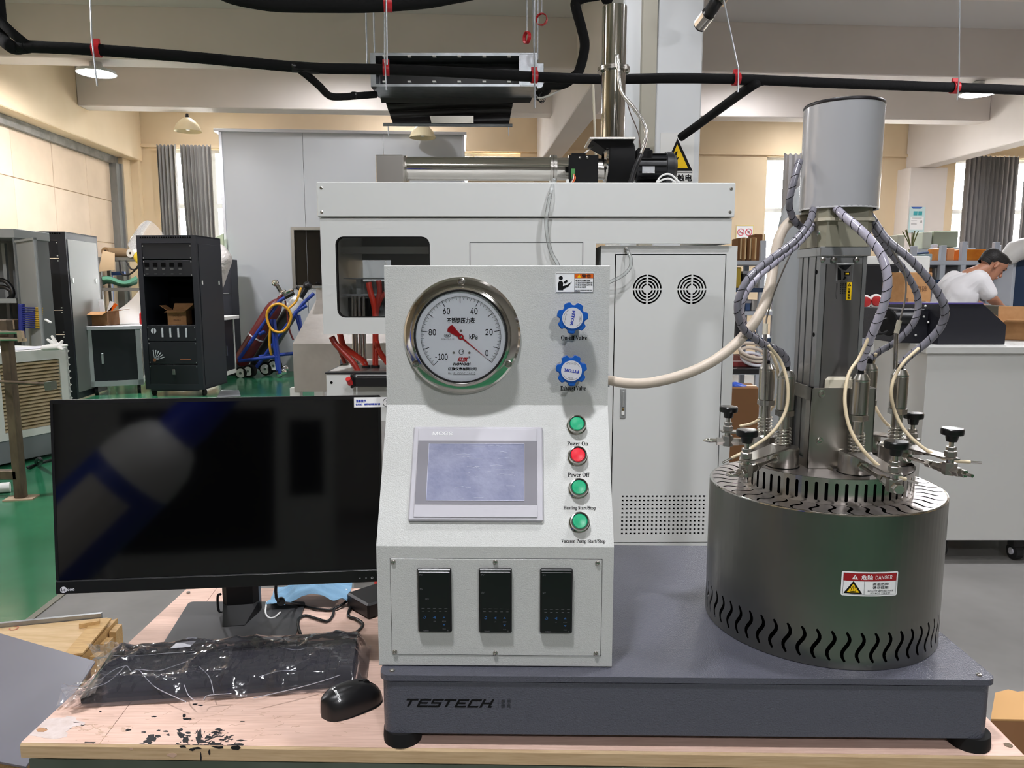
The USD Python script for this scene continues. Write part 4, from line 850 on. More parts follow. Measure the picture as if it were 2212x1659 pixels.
# keyboard with every key, in a crumpled clear bag
kf0 = PZ(171, 1519.5, TZ + .004); kyaw = math.radians(7.0); KF = Frame([kf0[0], kf0[1], TZ], kyaw); KW, KD = .446, .132
kd = Thing('keyboard', 'black computer keyboard sealed in a crumpled clear bag', 'keyboard', KF.o, kyaw)
ztop = lambda y: .0135 + .014 * y / KD
kbm = mat('keyboard_black', (22, 22, 25), .38); keym = mat('keycap_black', (26, 26, 30), .3, spec=.5)
kd.part('case', KF.put(hull([(x, y, z) for x in (.003, KW - .003) for y, z in ((.003, .001), (0, .004), (0, .010), (.004, .0135), (KD - .004, .0275), (KD, .024), (KD, .006), (KD - .003, .001))] + [(x, y, z) for x in (0, KW) for y, z in ((.005, .004), (.005, .011), (KD - .005, .025), (KD - .005, .006))])), kbm, 20)
rows = []; k1 = .0188
ky = [.009 + i * .0188 for i in range(5)] + [.009 + 5 * .0188 + .005]
rows.append((ky[0], [(0, 1.25), (1.25, 1.25), (2.5, 1.25), (3.75, 6.25), (10, 1.25), (11.25, 1.25), (12.5, 1.25), (13.75, 1.25), (15.3, 1), (16.3, 1), (17.3, 1), (18.6, 2), (20.6, 1)]))
rows.append((ky[1], [(0, 2.25)] + [(2.25 + i, 1) for i in range(10)] + [(12.25, 2.75), (16.3, 1), (18.6, 1), (19.6, 1), (20.6, 1)]))
rows.append((ky[2], [(0, 1.75)] + [(1.75 + i, 1) for i in range(11)] + [(12.75, 2.25), (18.6, 1), (19.6, 1), (20.6, 1), (21.6, 1)]))
rows.append((ky[3], [(0, 1.5)] + [(1.5 + i, 1) for i in range(12)] + [(13.5, 1.5), (15.3, 1), (16.3, 1), (17.3, 1), (18.6, 1), (19.6, 1), (20.6, 1)]))
rows.append((ky[4], [(i, 1) for i in range(13)] + [(13, 2), (15.3, 1), (16.3, 1), (17.3, 1), (18.6, 1), (19.6, 1), (20.6, 1), (21.6, 1)]))
rows.append((ky[5], [(0, 1)] + [(2 + i, 1) for i in range(4)] + [(6.5 + i, 1) for i in range(4)] + [(11 + i, 1) for i in range(4)] + [(15.3, 1), (16.3, 1), (17.3, 1)]))
for y, ks in rows:
    for a, w_ in ks:
        x0, x1 = .011 + a * k1 + .0006, .011 + (a + w_) * k1 - .0006; z0 = ztop(y); h_ = .0172
        kd.part('key', KF.put(hull([(x0, y, z0 - .001), (x1, y, z0 - .001), (x1, y + h_, z0 + .001), (x0, y + h_, z0 + .001), (x0 + .0025, y + .0035, z0 + .0062), (x1 - .0025, y + .0035, z0 + .0062), (x1 - .0025, y + h_ - .0012, z0 + .0082), (x0 + .0025, y + h_ - .0012, z0 + .0082)])), keym, False)
KT = Plane(KF.w(0, 0, .0137), KF.R[:, 0], KF.R @ np.array([0, KD, .014]))
kd.part('lettering', KT.put(prism(text2d('Lenovo', .0042, 'sans', .011 + 16.8 * k1, .056, w=.027), .0003)), greyp, False)
bagm = clear('clear_bag', (.99, .99, 1.0), .075, 1.75, bump=(48, .0016), haze=.045, hcol=(.72, .70, .86))
def bagfn(s, t):
    x = -.030 + s * (KW + .052); y = -.010 + t * (KD + .026); q = np.array([x * 26, y * 26, 0]); yy = min(max(y, 0), KD)
    inside = 1 / (1 + math.exp(-(x - .005) / .006)); e = min(1, max(0, t * 9)) * min(1, max(0, (1 - t) * 9)) * min(1, (1 - s) * 22)
    r1 = abs(2 * meshkit.noise(q * .8, 3) - 1); r2 = abs(2 * meshkit.noise(q * 2.6 + 5, 4) - 1); base = (ztop(yy) + .0088) * inside + .002
    z = base * e + .0012 + (.009 * (1 - r1) ** 3 + .0022 * (1 - r2)) * (.35 + .65 * e)
    if x < .02: z += (.012 * math.exp(-((x + .012) / .034) ** 2 - ((y - .122) / .030) ** 2) + .018 * math.exp(-((x + .03) / .02) ** 2 - ((y - .02) / .03) ** 2)) * (1.2 - .6 * r2)
    return KF.w(x, y + .006 * (r1 - .5), z)
bg = grid(bagfn, 110, 40)
PB = Thing('plastic_bag', 'crumpled clear plastic bag wrapped over the black keyboard', 'plastic bag', KF.o, kyaw)
PB.part('bag_sleeve', bg, bagm, 14)
flm = clear('bag_flap_film', (.97, .97, .975), .09, 1.6, bump=(70, .0012), haze=.10)
def flap(c00, c10, c01, c11, n, amp, seed):
    """A crumpled free edge of the bag between four corner points."""
    def fn(s, t):
        p = (1 - s) * (1 - t) * c00 + s * (1 - t) * c10 + (1 - s) * t * c01 + s * t * c11
        a = meshkit.noise(np.array([s * 4.2, t * 4.2, seed]), seed); b = abs(2 * meshkit.noise(np.array([s * 9, t * 9, seed + .5]), seed + 1) - 1)
        return p + np.array([.3, -.6, .7]) * (amp * ((a - .5) * 1.6 + (1 - b) ** 3 * .8))
    return grid(fn, n, n)
PB.part('bag_flap', flap(P(230, 1478, 1.215), P(318, 1446, 1.245), P(187, 1391, 1.29), P(262, 1390, 1.30), 26, .02, 3), flm, 14)
PB.part('bag_flap', flap(P(150, 1518, 1.12), P(206, 1500, 1.135), P(132, 1492, 1.135), P(226, 1468, 1.17), 22, .012, 9), flm, 14)
fold_glint = mat('bag_fold', (226, 226, 236), .12, spec=.7, trans=.5)  # pale strips along the folds, standing in for bright crease highlights
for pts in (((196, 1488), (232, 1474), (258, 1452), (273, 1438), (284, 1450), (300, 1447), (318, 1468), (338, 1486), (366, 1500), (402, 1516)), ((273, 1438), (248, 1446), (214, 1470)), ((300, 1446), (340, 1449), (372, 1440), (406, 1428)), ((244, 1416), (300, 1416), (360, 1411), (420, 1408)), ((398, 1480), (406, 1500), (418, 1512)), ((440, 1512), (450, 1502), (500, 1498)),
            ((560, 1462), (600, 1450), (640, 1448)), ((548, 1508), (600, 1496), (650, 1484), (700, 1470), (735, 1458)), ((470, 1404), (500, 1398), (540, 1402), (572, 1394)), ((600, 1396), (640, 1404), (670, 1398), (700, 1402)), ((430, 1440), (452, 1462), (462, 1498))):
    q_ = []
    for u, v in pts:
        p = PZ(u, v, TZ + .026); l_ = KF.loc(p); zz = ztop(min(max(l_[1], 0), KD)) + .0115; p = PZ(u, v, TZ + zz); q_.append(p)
    PB.part('bag_fold', hose(q_, [.0009] * 1 if False else .0008, 5, 5), fold_glint, True)
PB.part('bag_label', hull([KF.w(.118, KD - .006, ztop(KD) + .0135), KF.w(.152, KD - .004, ztop(KD) + .0135), KF.w(.112, KD - .026, ztop(KD) + .012), KF.w(.146, KD - .024, ztop(KD) + .012), KF.w(.13, KD - .015, ztop(KD) + .0145)]), lgreyp, False)

# mouse
ma, mb = PZ(690, 1551, TZ), PZ(826, 1510, TZ); myw = math.atan2(mb[1] - ma[1], mb[0] - ma[0]) + .1; mL = .106
MFm = Frame([(ma[0] + mb[0]) / 2, (ma[1] + mb[1]) / 2 + .004, TZ], myw)
ms = Thing('computer_mouse', 'black computer mouse beside the keyboard in front of the slate base', 'mouse', MFm.o, myw)
def mouse(s, t, g=0.0, z0=0.0):
    x = (s - .5) * mL; w = .0305 * (1 - abs(2 * s - 1) ** 3.2) ** .5 * (1 - .1 * s); hgt = .039 * max(0, 1 - abs((s - .42) / .60) ** 2.6) ** .8 + .004
    a = math.pi * t; cy, cz = math.cos(a), math.sin(a)
    return MFm.w(x, (w + g) * np.sign(cy) * abs(cy) ** .75, z0 + (hgt + g) * cz ** .8)
mm = mat('mouse_black', (20, 20, 22), .36, spec=.5)
ms.part('shell', grid(lambda s, t: mouse(s, t), 26, 20), mm, 60)
ms.part('underside', grid(lambda s, t: MFm.w((s - .5) * mL, (t - .5) * 2 * .0305 * (1 - abs(2 * s - 1) ** 3.2) ** .5, .0015), 20, 4), mm, False)
ms.part('scroll_wheel', cyl(MFm.w(.024, -.003, .0315), MFm.w(.024, .003, .0315), .0085, n=20), rubber)
ms.part('button_seam', tube([mouse(s, .5, .0003) for s in np.linspace(.62, .95, 12)], .0006, 5), blackm)
# brand lettering laid on the shell
g = text2d('Lenovo', .006, 'bold', 0, 0, w=.025); ms_ = prism(g, .0004); v = np.asarray(ms_.vertices)
pts = np.array([MFm.loc(mouse(.22 + q[1] / mL * .9, .62 + q[0] / .085, .0004 + q[2])) for q in v]); ms.part('lettering', MFm.put(TM(pts, ms_.faces)), whitep, False)

# face mask, adapter, cables, fastener
maskm = mat('blue_mask_fabric', (126, 164, 192), .8, spec=.2, bump=(300, .0004)); mk0 = PZ(578, 1334, TZ); mk1 = PZ(756, 1324, TZ)
mk = Thing('face_mask', 'crumpled light blue face mask behind the monitor stand', 'face mask', mk0)
def maskf(s, t):
    p = mk0 + (mk1 - mk0) * s + np.array([-.01, .02, 0]) + np.array([-.1, 1, 0]) * (t * .10); q = np.array([s * 5, t * 3, 1.0])
    z = .014 + .050 * math.exp(-((s - .52) / .26) ** 2) * (.45 + .55 * math.sin(math.pi * min(1, t * 1.15))) + .020 * (meshkit.noise(q * 1.7, 8) - .4) + .004 * math.sin(t * 26) * (1 - abs(2 * s - 1) * .5)
    return p + [0, 0, max(.004, z)]
mk.part('pleated_cloth', thick(grid(maskf, 36, 24), .0012), maskm, 50)
mk.part('ear_loop', hose([maskf(.0, .1), mk0 + [-.004, .0, .012], mk0 + [.006, -.012, .006], mk0 + [.018, -.012, .006], mk0 + [.026, .004, .01]], .0018, 6), white)
mk.part('ear_loop', hose([maskf(.95, .7), P(724, 1262, 1.62), P(737, 1256, 1.62), P(748, 1262, 1.62), P(762, 1290, 1.58)], .0018, 6), white)
q = [PZ(749, 1312, TZ), PZ(796, 1340, TZ)]; ay = math.atan2(q[1][1] - q[0][1], q[1][0] - q[0][0])
AF = Frame([q[0][0], q[0][1], TZ], ay)
ad = Thing('power_adapter', 'black power adapter brick lying behind the control box', 'power adapter', AF.o, ay)
Lq = np.linalg.norm((q[1] - q[0])[:2])
ad.part('brick', AF.put(box(0, Lq, 0, .125, .0005, .034, .004)), black); ad.part('cable_boot', AF.put(cyl((-.014, .03, .016), (.001, .03, .016), .0035, .005, 10)), rubber)
cab = mat('black_cable', (16, 16, 17), .4); b0 = AF.w(-.013, .03, .016)
single('power_cable', cat(hose([P(596, 1262, 1.30), P(596, 1282, 1.31), P(603, 1298, 1.33), PZ(640, 1306, TZ + .012), PZ(690, 1316, TZ + .005), PZ(725, 1314, TZ + .006), b0], .0028), ), cab, 'thin black cable from the monitor to the adapter brick', 'cable', smooth=True)
single('cable_ferrite', lathe([(.003, -.006), (.0075, -.006), (.0078, 0), (.0075, .006), (.003, .006)], 18, P(607, 1299, 1.335), (.3, -.9, .2)), black, 'round black ferrite bead on the thin cable below the monitor', 'ferrite bead')
single('mains_cable', hose([b0 + [.0, -.004, -.008], PZ(752, 1328, TZ + .004), PZ(772, 1338, TZ + .004), PZ(784, 1350, TZ + .004), PZ(770, 1366, TZ + .004), PZ(744, 1386, TZ + .004), PZ(722, 1402, TZ + .004)], .0032), cab, 'black cable curving from the adapter to the right end of the keyboard', 'cable', smooth=True)
single('signal_cable', hose([PZ(722, 1315, TZ + .01), PZ(718, 1332, TZ + .004), PZ(706, 1342, TZ + .004), PZ(682, 1336, TZ + .004), PZ(658, 1330, TZ + .004), PZ(644, 1342, TZ + .004), PZ(648, 1366, TZ + .004), PZ(658, 1388, TZ + .004), PZ(668, 1402, TZ + .004)], .0030), cab, 'looped black cable between the stand base and the adapter', 'cable', smooth=True)
rd = PZ(828, 1276, TZ); single('red_tape', cat(lathe([(.016, 0), (.024, .001), (.024, .021), (.016, .022)], 26, rd + [0, .02, 0])), red, 'red tape roll half hidden behind the control box', 'tape')
# plywood crate and grey sheet at the lower left
crw = wood('plywood_yellow', (214, 184, 142), (196, 164, 118), (1.2, 9, 9)); crd = wood('crate_batten', (206, 170, 116), (186, 148, 96), (3, 30, 30))
cz = .40
A, B, C_, D = PZ(-60, 1362, cz), PZ(232, 1334, cz), PZ(160, 1422, cz), PZ(-90, 1440, cz)
cr = Thing('wooden_crate', 'low plywood crate beyond the grey sheet at lower left', 'crate', ((A[0] + C_[0]) / 2, (A[1] + C_[1]) / 2, 0))
cr.part('lid', hull([p + [0, 0, z] for p in (A, B, C_, D) for z in (0, -.012)]), crw, False)
cr.part('end_board', hull([p + [0, 0, z] for p in (B, C_, B + (C_ - B) * 1.3) for z in (-.012, -cz + .01)] + [B + [.02, .02, -.012], B + [.02, .02, -cz + .01]]), crd, False)
for t in (.05, .35, .65): cr.part('batten', hull([B + [.022, .012, 0] + (C_ - B) * t + [dx_, 0, z] for dx_ in (0, .02) for z in (-.02 - .02 * t, -.3)] + [B + [.022, .012, 0] + (C_ - B) * (t + .22) + [dx_, 0, z] for dx_ in (0, .02) for z in (-.02, -.3)]), crd, False)
cr.part('side_board', hull([p + [0, 0, z] for p in (A, B, A + [0, -.02, 0], B + [0, -.02, 0]) for z in (-.012, -cz + .01)]), crd, False)
cr.part('metal_edge', bar(A + [0, .006, .003], B + [-.02, .006, .003], .012, .02), galv, False)
cr.part('wood_offcut', bar(PZ(172, 1356, cz) + [0, 0, .008], PZ(216, 1349, cz) + [0, 0, .008], .018, .014), crd, False)
cr.part('lid_batten', bar(PZ(222, 1340, cz) + [0, 0, .002], PZ(158, 1416, cz) + [0, 0, .002], .05, .006), crd, False)
s3 = PZ(33, 1354, cz); pl3 = Plane(s3 + [0, 0, .001], (1, .1, 0), (-.1, 1, 0)); cr.part('lettering', pl3.put(prism(text2d('3', .05, 'light', 0, 0, w=.026, shear=-10), .0003)), mat('pencil_red', (190, 120, 96), .7), False)
gs_ = mat('grey_sheet_paint', (112, 112, 122), .38, var=(2.5, (104, 104, 115)))
gz = .56
shp = [PZ(-130, 1330, gz), PZ(206, 1428, gz), PZ(56, 1656, gz), PZ(-30, 1640, gz), PZ(-160, 1600, gz)]
gsx = Thing('steel_sheet', 'smooth grey steel sheet leaning out at the lower left corner', 'metal sheet', (-1.1, 1.2, 0))
gsx.part('sheet', prism(xy(*shp).buffer(0), gz - .004, gz), gs_, False)
gsx.part('support', box(-1.25, -.95, 1.12, 1.36, 0, gz - .004, .004), crd)

# what stands behind the viewer on the left (seen as a reflection in the dark screen)
def refl(u, v, t):
    d = ray(u, v); d /= np.linalg.norm(d); k = np.dot(MP.o - EYE, MP.n) / np.dot(d, MP.n); r = d - 2 * np.dot(d, MP.n) * MP.n
    return EYE + d * k + r * t
ra, rb, rc = refl(95, 1215, 1.55), refl(318, 1000, 1.55), refl(470, 885, 1.5)
GB = Thing('gas_cylinder', 'white gas cylinder with a blue band and cap leaning behind the viewer', 'gas cylinder', ra)
d_ = (rb - ra) / np.linalg.norm(rb - ra); L_ = np.linalg.norm(rb - ra); R_ = .15
GB.part('body', lathe([(R_ * .9, -.5), (R_, -.47), (R_, L_ - .02), (R_ * .92, L_ + .05), (R_ * .7, L_ + .11), (R_ * .45, L_ + .14)], 32, ra, d_), white)
GB.part('blue_band', lathe([(R_ + .002, -.4), (R_ + .002, L_ - .06)], 32, ra, d_, cap=False), mat('cylinder_blue', (40, 70, 170), .4))
GB.part('cap', lathe([(R_ * .5, L_ + .12), (R_ * .55, L_ + .2), (R_ * .42, L_ + .42), (R_ * .2, L_ + .46)], 24, ra, d_), mat('cap_blue', (40, 60, 190), .35))
nl_ = np.cross(d_, MP.n); nl_ /= np.linalg.norm(nl_); nn = np.cross(nl_, d_); nn = nn if nn[1] > 0 else -nn
lb = [ra + d_ * a_ + nn * (R_ * math.cos(q) + .004) + nl_ * R_ * math.sin(q) for a_ in (-.02, L_ - .12) for q in (-.6, -.3, 0, .3, .6)]
GB.part('paper_label', TM(lb, [[i, i + 1, i + 6] for i in range(4)] + [[i, i + 6, i + 5] for i in range(4)]), mat('label_paper', (200, 196, 190), .8), False)
for k in (-1, 1):
    GB.part('prop', cyl(ra + d_ * .1 + nl_ * .12 * k - nn * .1, np.array([*(ra + nl_ * .3 * k - nn * .4)[:2], 0]), .02, n=8), white)
rq = refl(430, 1040, 3.3); RC = Thing('grey_cabinet', 'grey cabinet with a dark window standing behind the viewer', 'cabinet', [rq[0], rq[1], 0])
RC.part('body', box(rq[0] - .75, rq[0] + .75, rq[1] - .5, rq[1], .02, rq[2] + .62, .01), mat('cabinet_far_grey', (150, 150, 146), .5))
RC.part('dark_window', box(rq[0] - .42, rq[0] + .42, rq[1], rq[1] + .006, rq[2] - .40, rq[2] + .42), dark, False); RC.part('dark_window', box(rq[0] + .5, rq[0] + .7, rq[1], rq[1] + .006, rq[2] - .1, rq[2] + .35), dark, False)
# ---------------------------------------------------------------- white smoke hood and cabinet behind the bench
HY = 3.0
hp = front(P(1106, 500, HY), .012); hw = mat('white_sheet_steel', (220, 222, 220), .38, spec=.5); edge = mat('seam_grey', (96, 98, 98), .8)
hoodF = Frame([hp.o[0], hp.o[1], 0], .012)
H = Thing('smoke_hood', 'big white smoke hood with rounded window, steel exhaust duct and blower on top', 'smoke hood', hoodF.o, .012)
U = lambda u, v, h=0.0: hp.uv(u, v, h)
def rect(u0, v0, u1, v1, h=0.0):
    a, b = U(u0, v1, h), U(u1, v0, h); return sbox(min(a[0], b[0]), min(a[1], b[1]), max(a[0], b[0]), max(a[1], b[1]))
xL, zT = U(688, 394); xR = U(1584, 400)[0]; zM = U(1106, 470)[1]; zB = U(1440, 526)[1]; zW = U(760, 722)[1]; xM = U(1286, 600)[0]
Dh = .78
a = U(729, 686); b = U(928, 511); win = rrect(a[0], b[0], a[1], b[1], .032)
frontg = union_all([sbox(xL, zB, xR, zM - .002), sbox(xL, zW, xM, zM - .002)]).difference(win)
body = H.part('front_panel', hp.put(prism(frontg.buffer(-.002).buffer(.002), -.03, 0)), hw, False)
a_, b_ = U(1015, 640), U(1260, 523)
M_ = sbox(a_[0], a_[1], b_[0], b_[1]); H.part('seam', hp.put(prism(M_.difference(M_.buffer(-.003)), .0004)), edge, False, body)
top_ = H.part('top_panel', hp.put(box(xL - .006, xR + .006, zM + .001, zT, -Dh, .012, .003)), hw)
for u, v in ((694, 406), (695, 458), (1579.5, 408), (1577, 458)):
    x, z = U(u, v, .012); o = Plane(hp.at(x, z, .012), hp.ex, hp.ey); H.part('screw', o.put(lathe([(.0065, 0), (.006, .002), (.003, .003), (.002, .001)], 14)), steel, 30, top_)
H.part('side_panel', hp.put(cat(box(xL, xL + .02, zW, zM, -Dh, -.03), box(xR - .02, xR, zB, zM, -Dh, -.03))), hw, False)
H.part('side_panel', hp.put(box(xM - .02, xM, zW, zB, -Dh, -.03)), hw, False)
ho = rect(783, 562, 845, 608, -Dh)
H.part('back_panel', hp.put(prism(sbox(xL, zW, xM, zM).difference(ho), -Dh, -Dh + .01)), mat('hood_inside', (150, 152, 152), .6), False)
H.part('floor_tray', hp.put(box(xL + .02, xM - .02, zW, zW + .006, -Dh, -.48)), mat('tray_dark', (44, 46, 48), .5), False)
wg = H.part('window_pane', hp.put(prism(win.buffer(.01), -.012, -.008)), clear('hood_glass', (.95, .96, .96), .02, 1.25), False)
gk = H.part('window_gasket', hp.put(prism(win.difference(win.buffer(-.004)), -.03, -.001)), rubber, False)
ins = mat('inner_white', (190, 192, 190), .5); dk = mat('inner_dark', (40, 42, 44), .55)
H.part('inner_rail', hp.put(box(*[U(735, 500, -.3)[0], U(940, 500, -.3)[0]], U(740, 548, -.3)[1], U(740, 533, -.3)[1], -.32, -.28)), ins, False)
H.part('inner_post', hp.put(box(U(732, 600, -.4)[0], U(748, 600, -.4)[0], zW, zM - .05, -.42, -.38)), ins, False)
H.part('inner_shelf', hp.put(box(U(752, 602, -.3)[0], U(850, 602, -.3)[0], U(760, 603, -.3)[1], U(760, 600.5, -.3)[1], -.36, -.2)), alu, False)
H.part('inner_shelf', hp.put(box(U(748, 638, -.3)[0], U(850, 638, -.3)[0], U(760, 638, -.3)[1], U(760, 635, -.3)[1], -.36, -.2)), alu, False)
H.part('inner_block', hp.put(box(U(770, 602, -.31)[0], U(781, 602, -.31)[0], U(775, 636, -.31)[1], U(775, 603, -.31)[1], -.34, -.3)), ins, False)
H.part('furnace_block', hp.put(box(U(737, 644, -.4)[0], U(797, 644, -.4)[0], zW + .006, U(760, 643, -.4)[1], -.5, -.4, .004)), dk)
for u in (762, 768, 777, 786): H.part('guide_rod', cyl(hp.at(U(u, 690, -.3)[0], U(u, 800, -.3)[1], -.3), hp.at(U(u, 690, -.3)[0], U(u, 640, -.3)[1], -.3), .008 if u != 762 else .005, n=12), steel)
bag2 = clear('film_bag', (.95, .96, .96), .12, 1.5, haze=.12)
H.part('film_bag', hp.put(grid(lambda s, t: np.array([U(781, 600, -.26)[0] + s * .105 * (1 - .3 * (1 - t)), U(800, 638, -.26)[1] + t * .15, -.26 + .02 * math.sin(9 * s + 4 * t)]), 14, 10)), bag2, False)
rt = mat('red_silicone_tube', (150, 44, 34), .3, spec=.6); rt2 = mat('bright_red_tube', (196, 52, 34), .3, spec=.6)
hy = lambda u, v, h: hp.at(*U(u, v, h), h)
for nm, pts, r, m_ in (('red_tube', ((796, 610, -.2), (800, 630, -.2), (807, 655, -.2), (811, 685, -.2), (811, 735, -.18), (811, 795, -.16)), .013, rt2), ('red_tube', ((818, 606, -.2), (820, 630, -.2), (816, 655, -.2), (812, 690, -.2), (812, 740, -.18)), .012, rt),
                       ('red_tube', ((832, 632, -.2), (822, 648, -.2), (815, 668, -.2)), .009, rt), ('red_tube', ((813, 738, -.17), (820, 760, -.16), (838, 785, -.14)), .012, rt2),
                       ('red_tube', ((734, 720, -.2), (741, 745, -.2), (752, 756, -.19), (768, 768, -.18), (786, 782, -.16), (791, 795, -.16)), .013, rt2), ('red_tube', ((716, 727, -.05), (724, 742, -.05), (744, 764, -.05), (764, 786, -.05), (776, 808, -.05)), .0125, rt), ('red_tube', ((725, 742, -.1), (736, 762, -.12), (745, 785, -.12)), .008, rt)):
    H.part(nm, hose([hy(*q) for q in pts], r, 12), m_, True)
for u in (791, 811): H.part('tube_collar', cyl(hy(u, 798, -.16), hy(u, 789, -.16), .019, n=16), blackm)
# specimen platform under the hood
pz = U(760, 803, -.05)[1]; px0, px1 = U(705, 830, .0)[0], U(1010, 830, .0)[0]
pf = H.part('platform', hp.put(box(px0, px1, pz - .2, pz - .003, -.55, .0, .002)), hw)
H.part('platform_top', hp.put(box(px0 - .003, px1, pz - .003, pz + .003, -.55, .004)), mat('black_edge', (30, 30, 32), .5), False, pf)
H.part('platform_plate', hp.put(box(px0 + .01, px1, pz + .003, pz + .006, -.54, -.02)), steelb, False, pf)
H.part('tube_bracket', cat(hp.put(box(U(735, 790, -.3)[0], U(752, 790, -.3)[0], pz + .004, pz + .03, -.32, -.28, .003)), cyl(hy(748, 790, -.3), hy(748, 775, -.3), .01, n=10)), steel, 30, pf)
x, z = U(716, 826.5, .001); H.part('bolt_hole', Plane(hp.at(x, z, .0005), hp.ex, hp.ey).put(prism(disc(0, 0, .0055, 6), .0005)), dark, False, pf)
bk = hp.put(box(U(766, 836, .06)[0], U(990, 836, .06)[0], U(766, 836, .06)[1], U(766, 815, .06)[1], .0, .06, .004))
hb = H.part('holder_bar', cat(bk, hp.put(box(U(758, 836, .05)[0], U(764, 836, .05)[0], U(766, 838, .05)[1], U(766, 809, .05)[1], .0, .06, .002))), black)
H.part('red_knob', cyl(hy(757, 829, .07), hy(752, 818, .09), .011, n=14), red, 30, hb)
H.part('platform_leg', hp.put(cat(box(px0 + .02, px0 + .07, -hp.o[2], pz - .2, -.09, -.03), box(px0 + .02, px0 + .07, -hp.o[2], pz - .2, -.53, -.47))), hw, False, pf)
H.part('frame_leg', hp.put(cat(*[box(x_, x_ + .05, -hp.o[2], zB, y_, y_ + .05) for x_ in (xM - .05, xR - .05) for y_ in (-Dh + .02,)], box(xM + .2, xM + .25, -hp.o[2], zB, -Dh + .02, -Dh + .07))), hw, False)
# exhaust duct and blower on the hood
D0 = .30
def hd(u, v, d=D0): return hp.at(*U(u, v, -d), -d)
dbx = U(812, 391, -.2); dby = U(871, 334, -.2)
duct = H.part('duct_end_box', hp.put(box(dbx[0], dby[0], zT - .002, dby[1], -.40, -.2, .003)), mat('satin_steel', (190, 186, 180), .32, 1.0))
hz = hd(1000, 365)[2]; rd_ = (hd(1000, 339)[2] - hd(1000, 391)[2]) / 2 * .98
ax = lambda u: np.array([*hd(u, 365)[:2], hz])
H.part('duct_tube', cyl(ax(871), ax(1192), rd_, n=40), chrome, 30, duct)
H.part('duct_flange', lathe([(rd_, 0), (rd_ * 1.1, .0), (rd_ * 1.1, .012), (rd_, .012)], 40, ax(873), hp.ex, cap=False), steel, 30, duct); H.part('duct_flange', lathe([(rd_, -.014), (rd_ * 1.2, -.014), (rd_ * 1.2, -.002), (rd_ * 1.12, -.001), (rd_ * 1.2, .001), (rd_ * 1.2, .014), (rd_, .014)], 40, ax(1195), hp.ex, cap=False), steel, 30, duct)
H.part('duct_tube', cyl(ax(1195), ax(1228), rd_ * .96, n=36), chrome, 30, duct)
H.part('duct_tube', cyl(ax(1228), ax(1240), rd_ * 1.18, n=36), steel, 30, duct); H.part('duct_tube', cyl(ax(1290), ax(1306), rd_ * .9, n=36), steel, 30, duct)
q0, q1 = U(1228, 419, -.16), U(1293, 335, -.16)
ctb = H.part('control_plate', hp.put(cat(box(q0[0], q1[0], q0[1], q1[1], -.17, -.16, .001), box(q0[0] + .012, q0[0] + .07, q1[1], q1[1] + .008, -.2, -.16))), blackm)
H.part('plate_bracket', hp.put(cat(box(q1[0] - .004, q1[0] + .008, q0[1], q0[1] + .045, -.2, -.158), box(q0[0] - .008, q0[0] + .002, q0[1] + .02, q0[1] + .06, -.2, -.16))), white, False, ctb)
for u, v in ((1252.5, 341.5), (1269, 340.5)):
    x, z = U(u, v, -.16); H.part('screw', Plane(hp.at(x, z, -.16), hp.ex, hp.ey).put(lathe([(.0065, 0), (.005, .003), (.001, .004)], 12)), steel, 30, ctb)
g0, g1 = U(1233.5, 397, -.16), U(1242, 365, -.16)
H.part('circuit_board', hp.put(box(g0[0], g1[0], g0[1] + .02, g1[1], -.16, -.155)), mat('circuit_green', (70, 140, 70), .5), False, ctb)
for k, (c_, du) in enumerate(((( 220, 120, 50), 2), ((200, 60, 40), 0), ((240, 220, 200), -2), ((60, 60, 60), -4))):
    H.part('wire', hose([hd(1239 + du * .3, 376, .15), hd(1241 + du, 385, .14), hd(1236 + du, 395, .14), hd(1229 + du, 410, .15), hd(1222 + du, 418, .17)], .0022, 6), mat(f'wire_colour_{k}', c_, .5), True, ctb)
H.part('wire', hose([hd(1225, 416, .16), hd(1233, 408, .14), hd(1240, 412, .14), hd(1232, 418, .15)], .0018, 6), lgreyp, True, ctb)
bz = hd(1335, 352)[2]; br = (hd(1335, 307)[2] - hd(1335, 398)[2]) / 2
bax = lambda u: np.array([*hd(u, 352)[:2], bz])
blw = H.part('blower_housing', cat(lathe([(br * .5, 0), (br * .93, 0), (br, .01), (br, .105), (br * .95, .115), (br * .4, .115)], 44, bax(1308), hp.ex, cap=True)), blackm, 30)
H.part('inlet_ring', lathe([(br * .55, -.012), (br * .92, -.006), (br * .95, .002)], 40, bax(1308), hp.ex, cap=False), chrome, 30, blw)
fl0, fl1 = U(1268, 312, -.3), U(1365, 302, -.3)
H.part('outlet_flange', hp.put(box(fl0[0], fl1[0], fl0[1] + .004, fl0[1] + .012, -.42, -.2, .001)), steel, False, blw)
H.part('outlet_throat', hp.put(hull([(fl0[0] + .012, fl0[1] + .004, h) for h in (-.40, -.22)] + [(fl1[0] - .012, fl0[1] + .004, h) for h in (-.40, -.22)] + [(U(1305, 345, -.3)[0], U(1305, 330, -.3)[1], h) for h in (-.38, -.24)] + [(fl1[0] - .02, U(1305, 330, -.3)[1], h) for h in (-.38, -.24)])), blackm, False, blw)
H.part('strut', bar(hd(1258, 336, .3), hd(1284, 312, .3), .02, .006), steel, False, blw)
mt_ = H.part('motor', cat(cyl(bax(1366) - [0, 0, .015], bax(1372) - [0, 0, .015], br * .55, n=30), cyl(bax(1372) - [0, 0, .02], bax(1438) - [0, 0, .02], br * .68, n=36), lathe([(br * .74, 0), (br * .76, .004), (br * .74, .03), (br * .58, .045), (br * .2, .047)], 36, bax(1436) - [0, 0, .02], hp.ex)), mat('motor_black', (26, 27, 30), .42), 30)
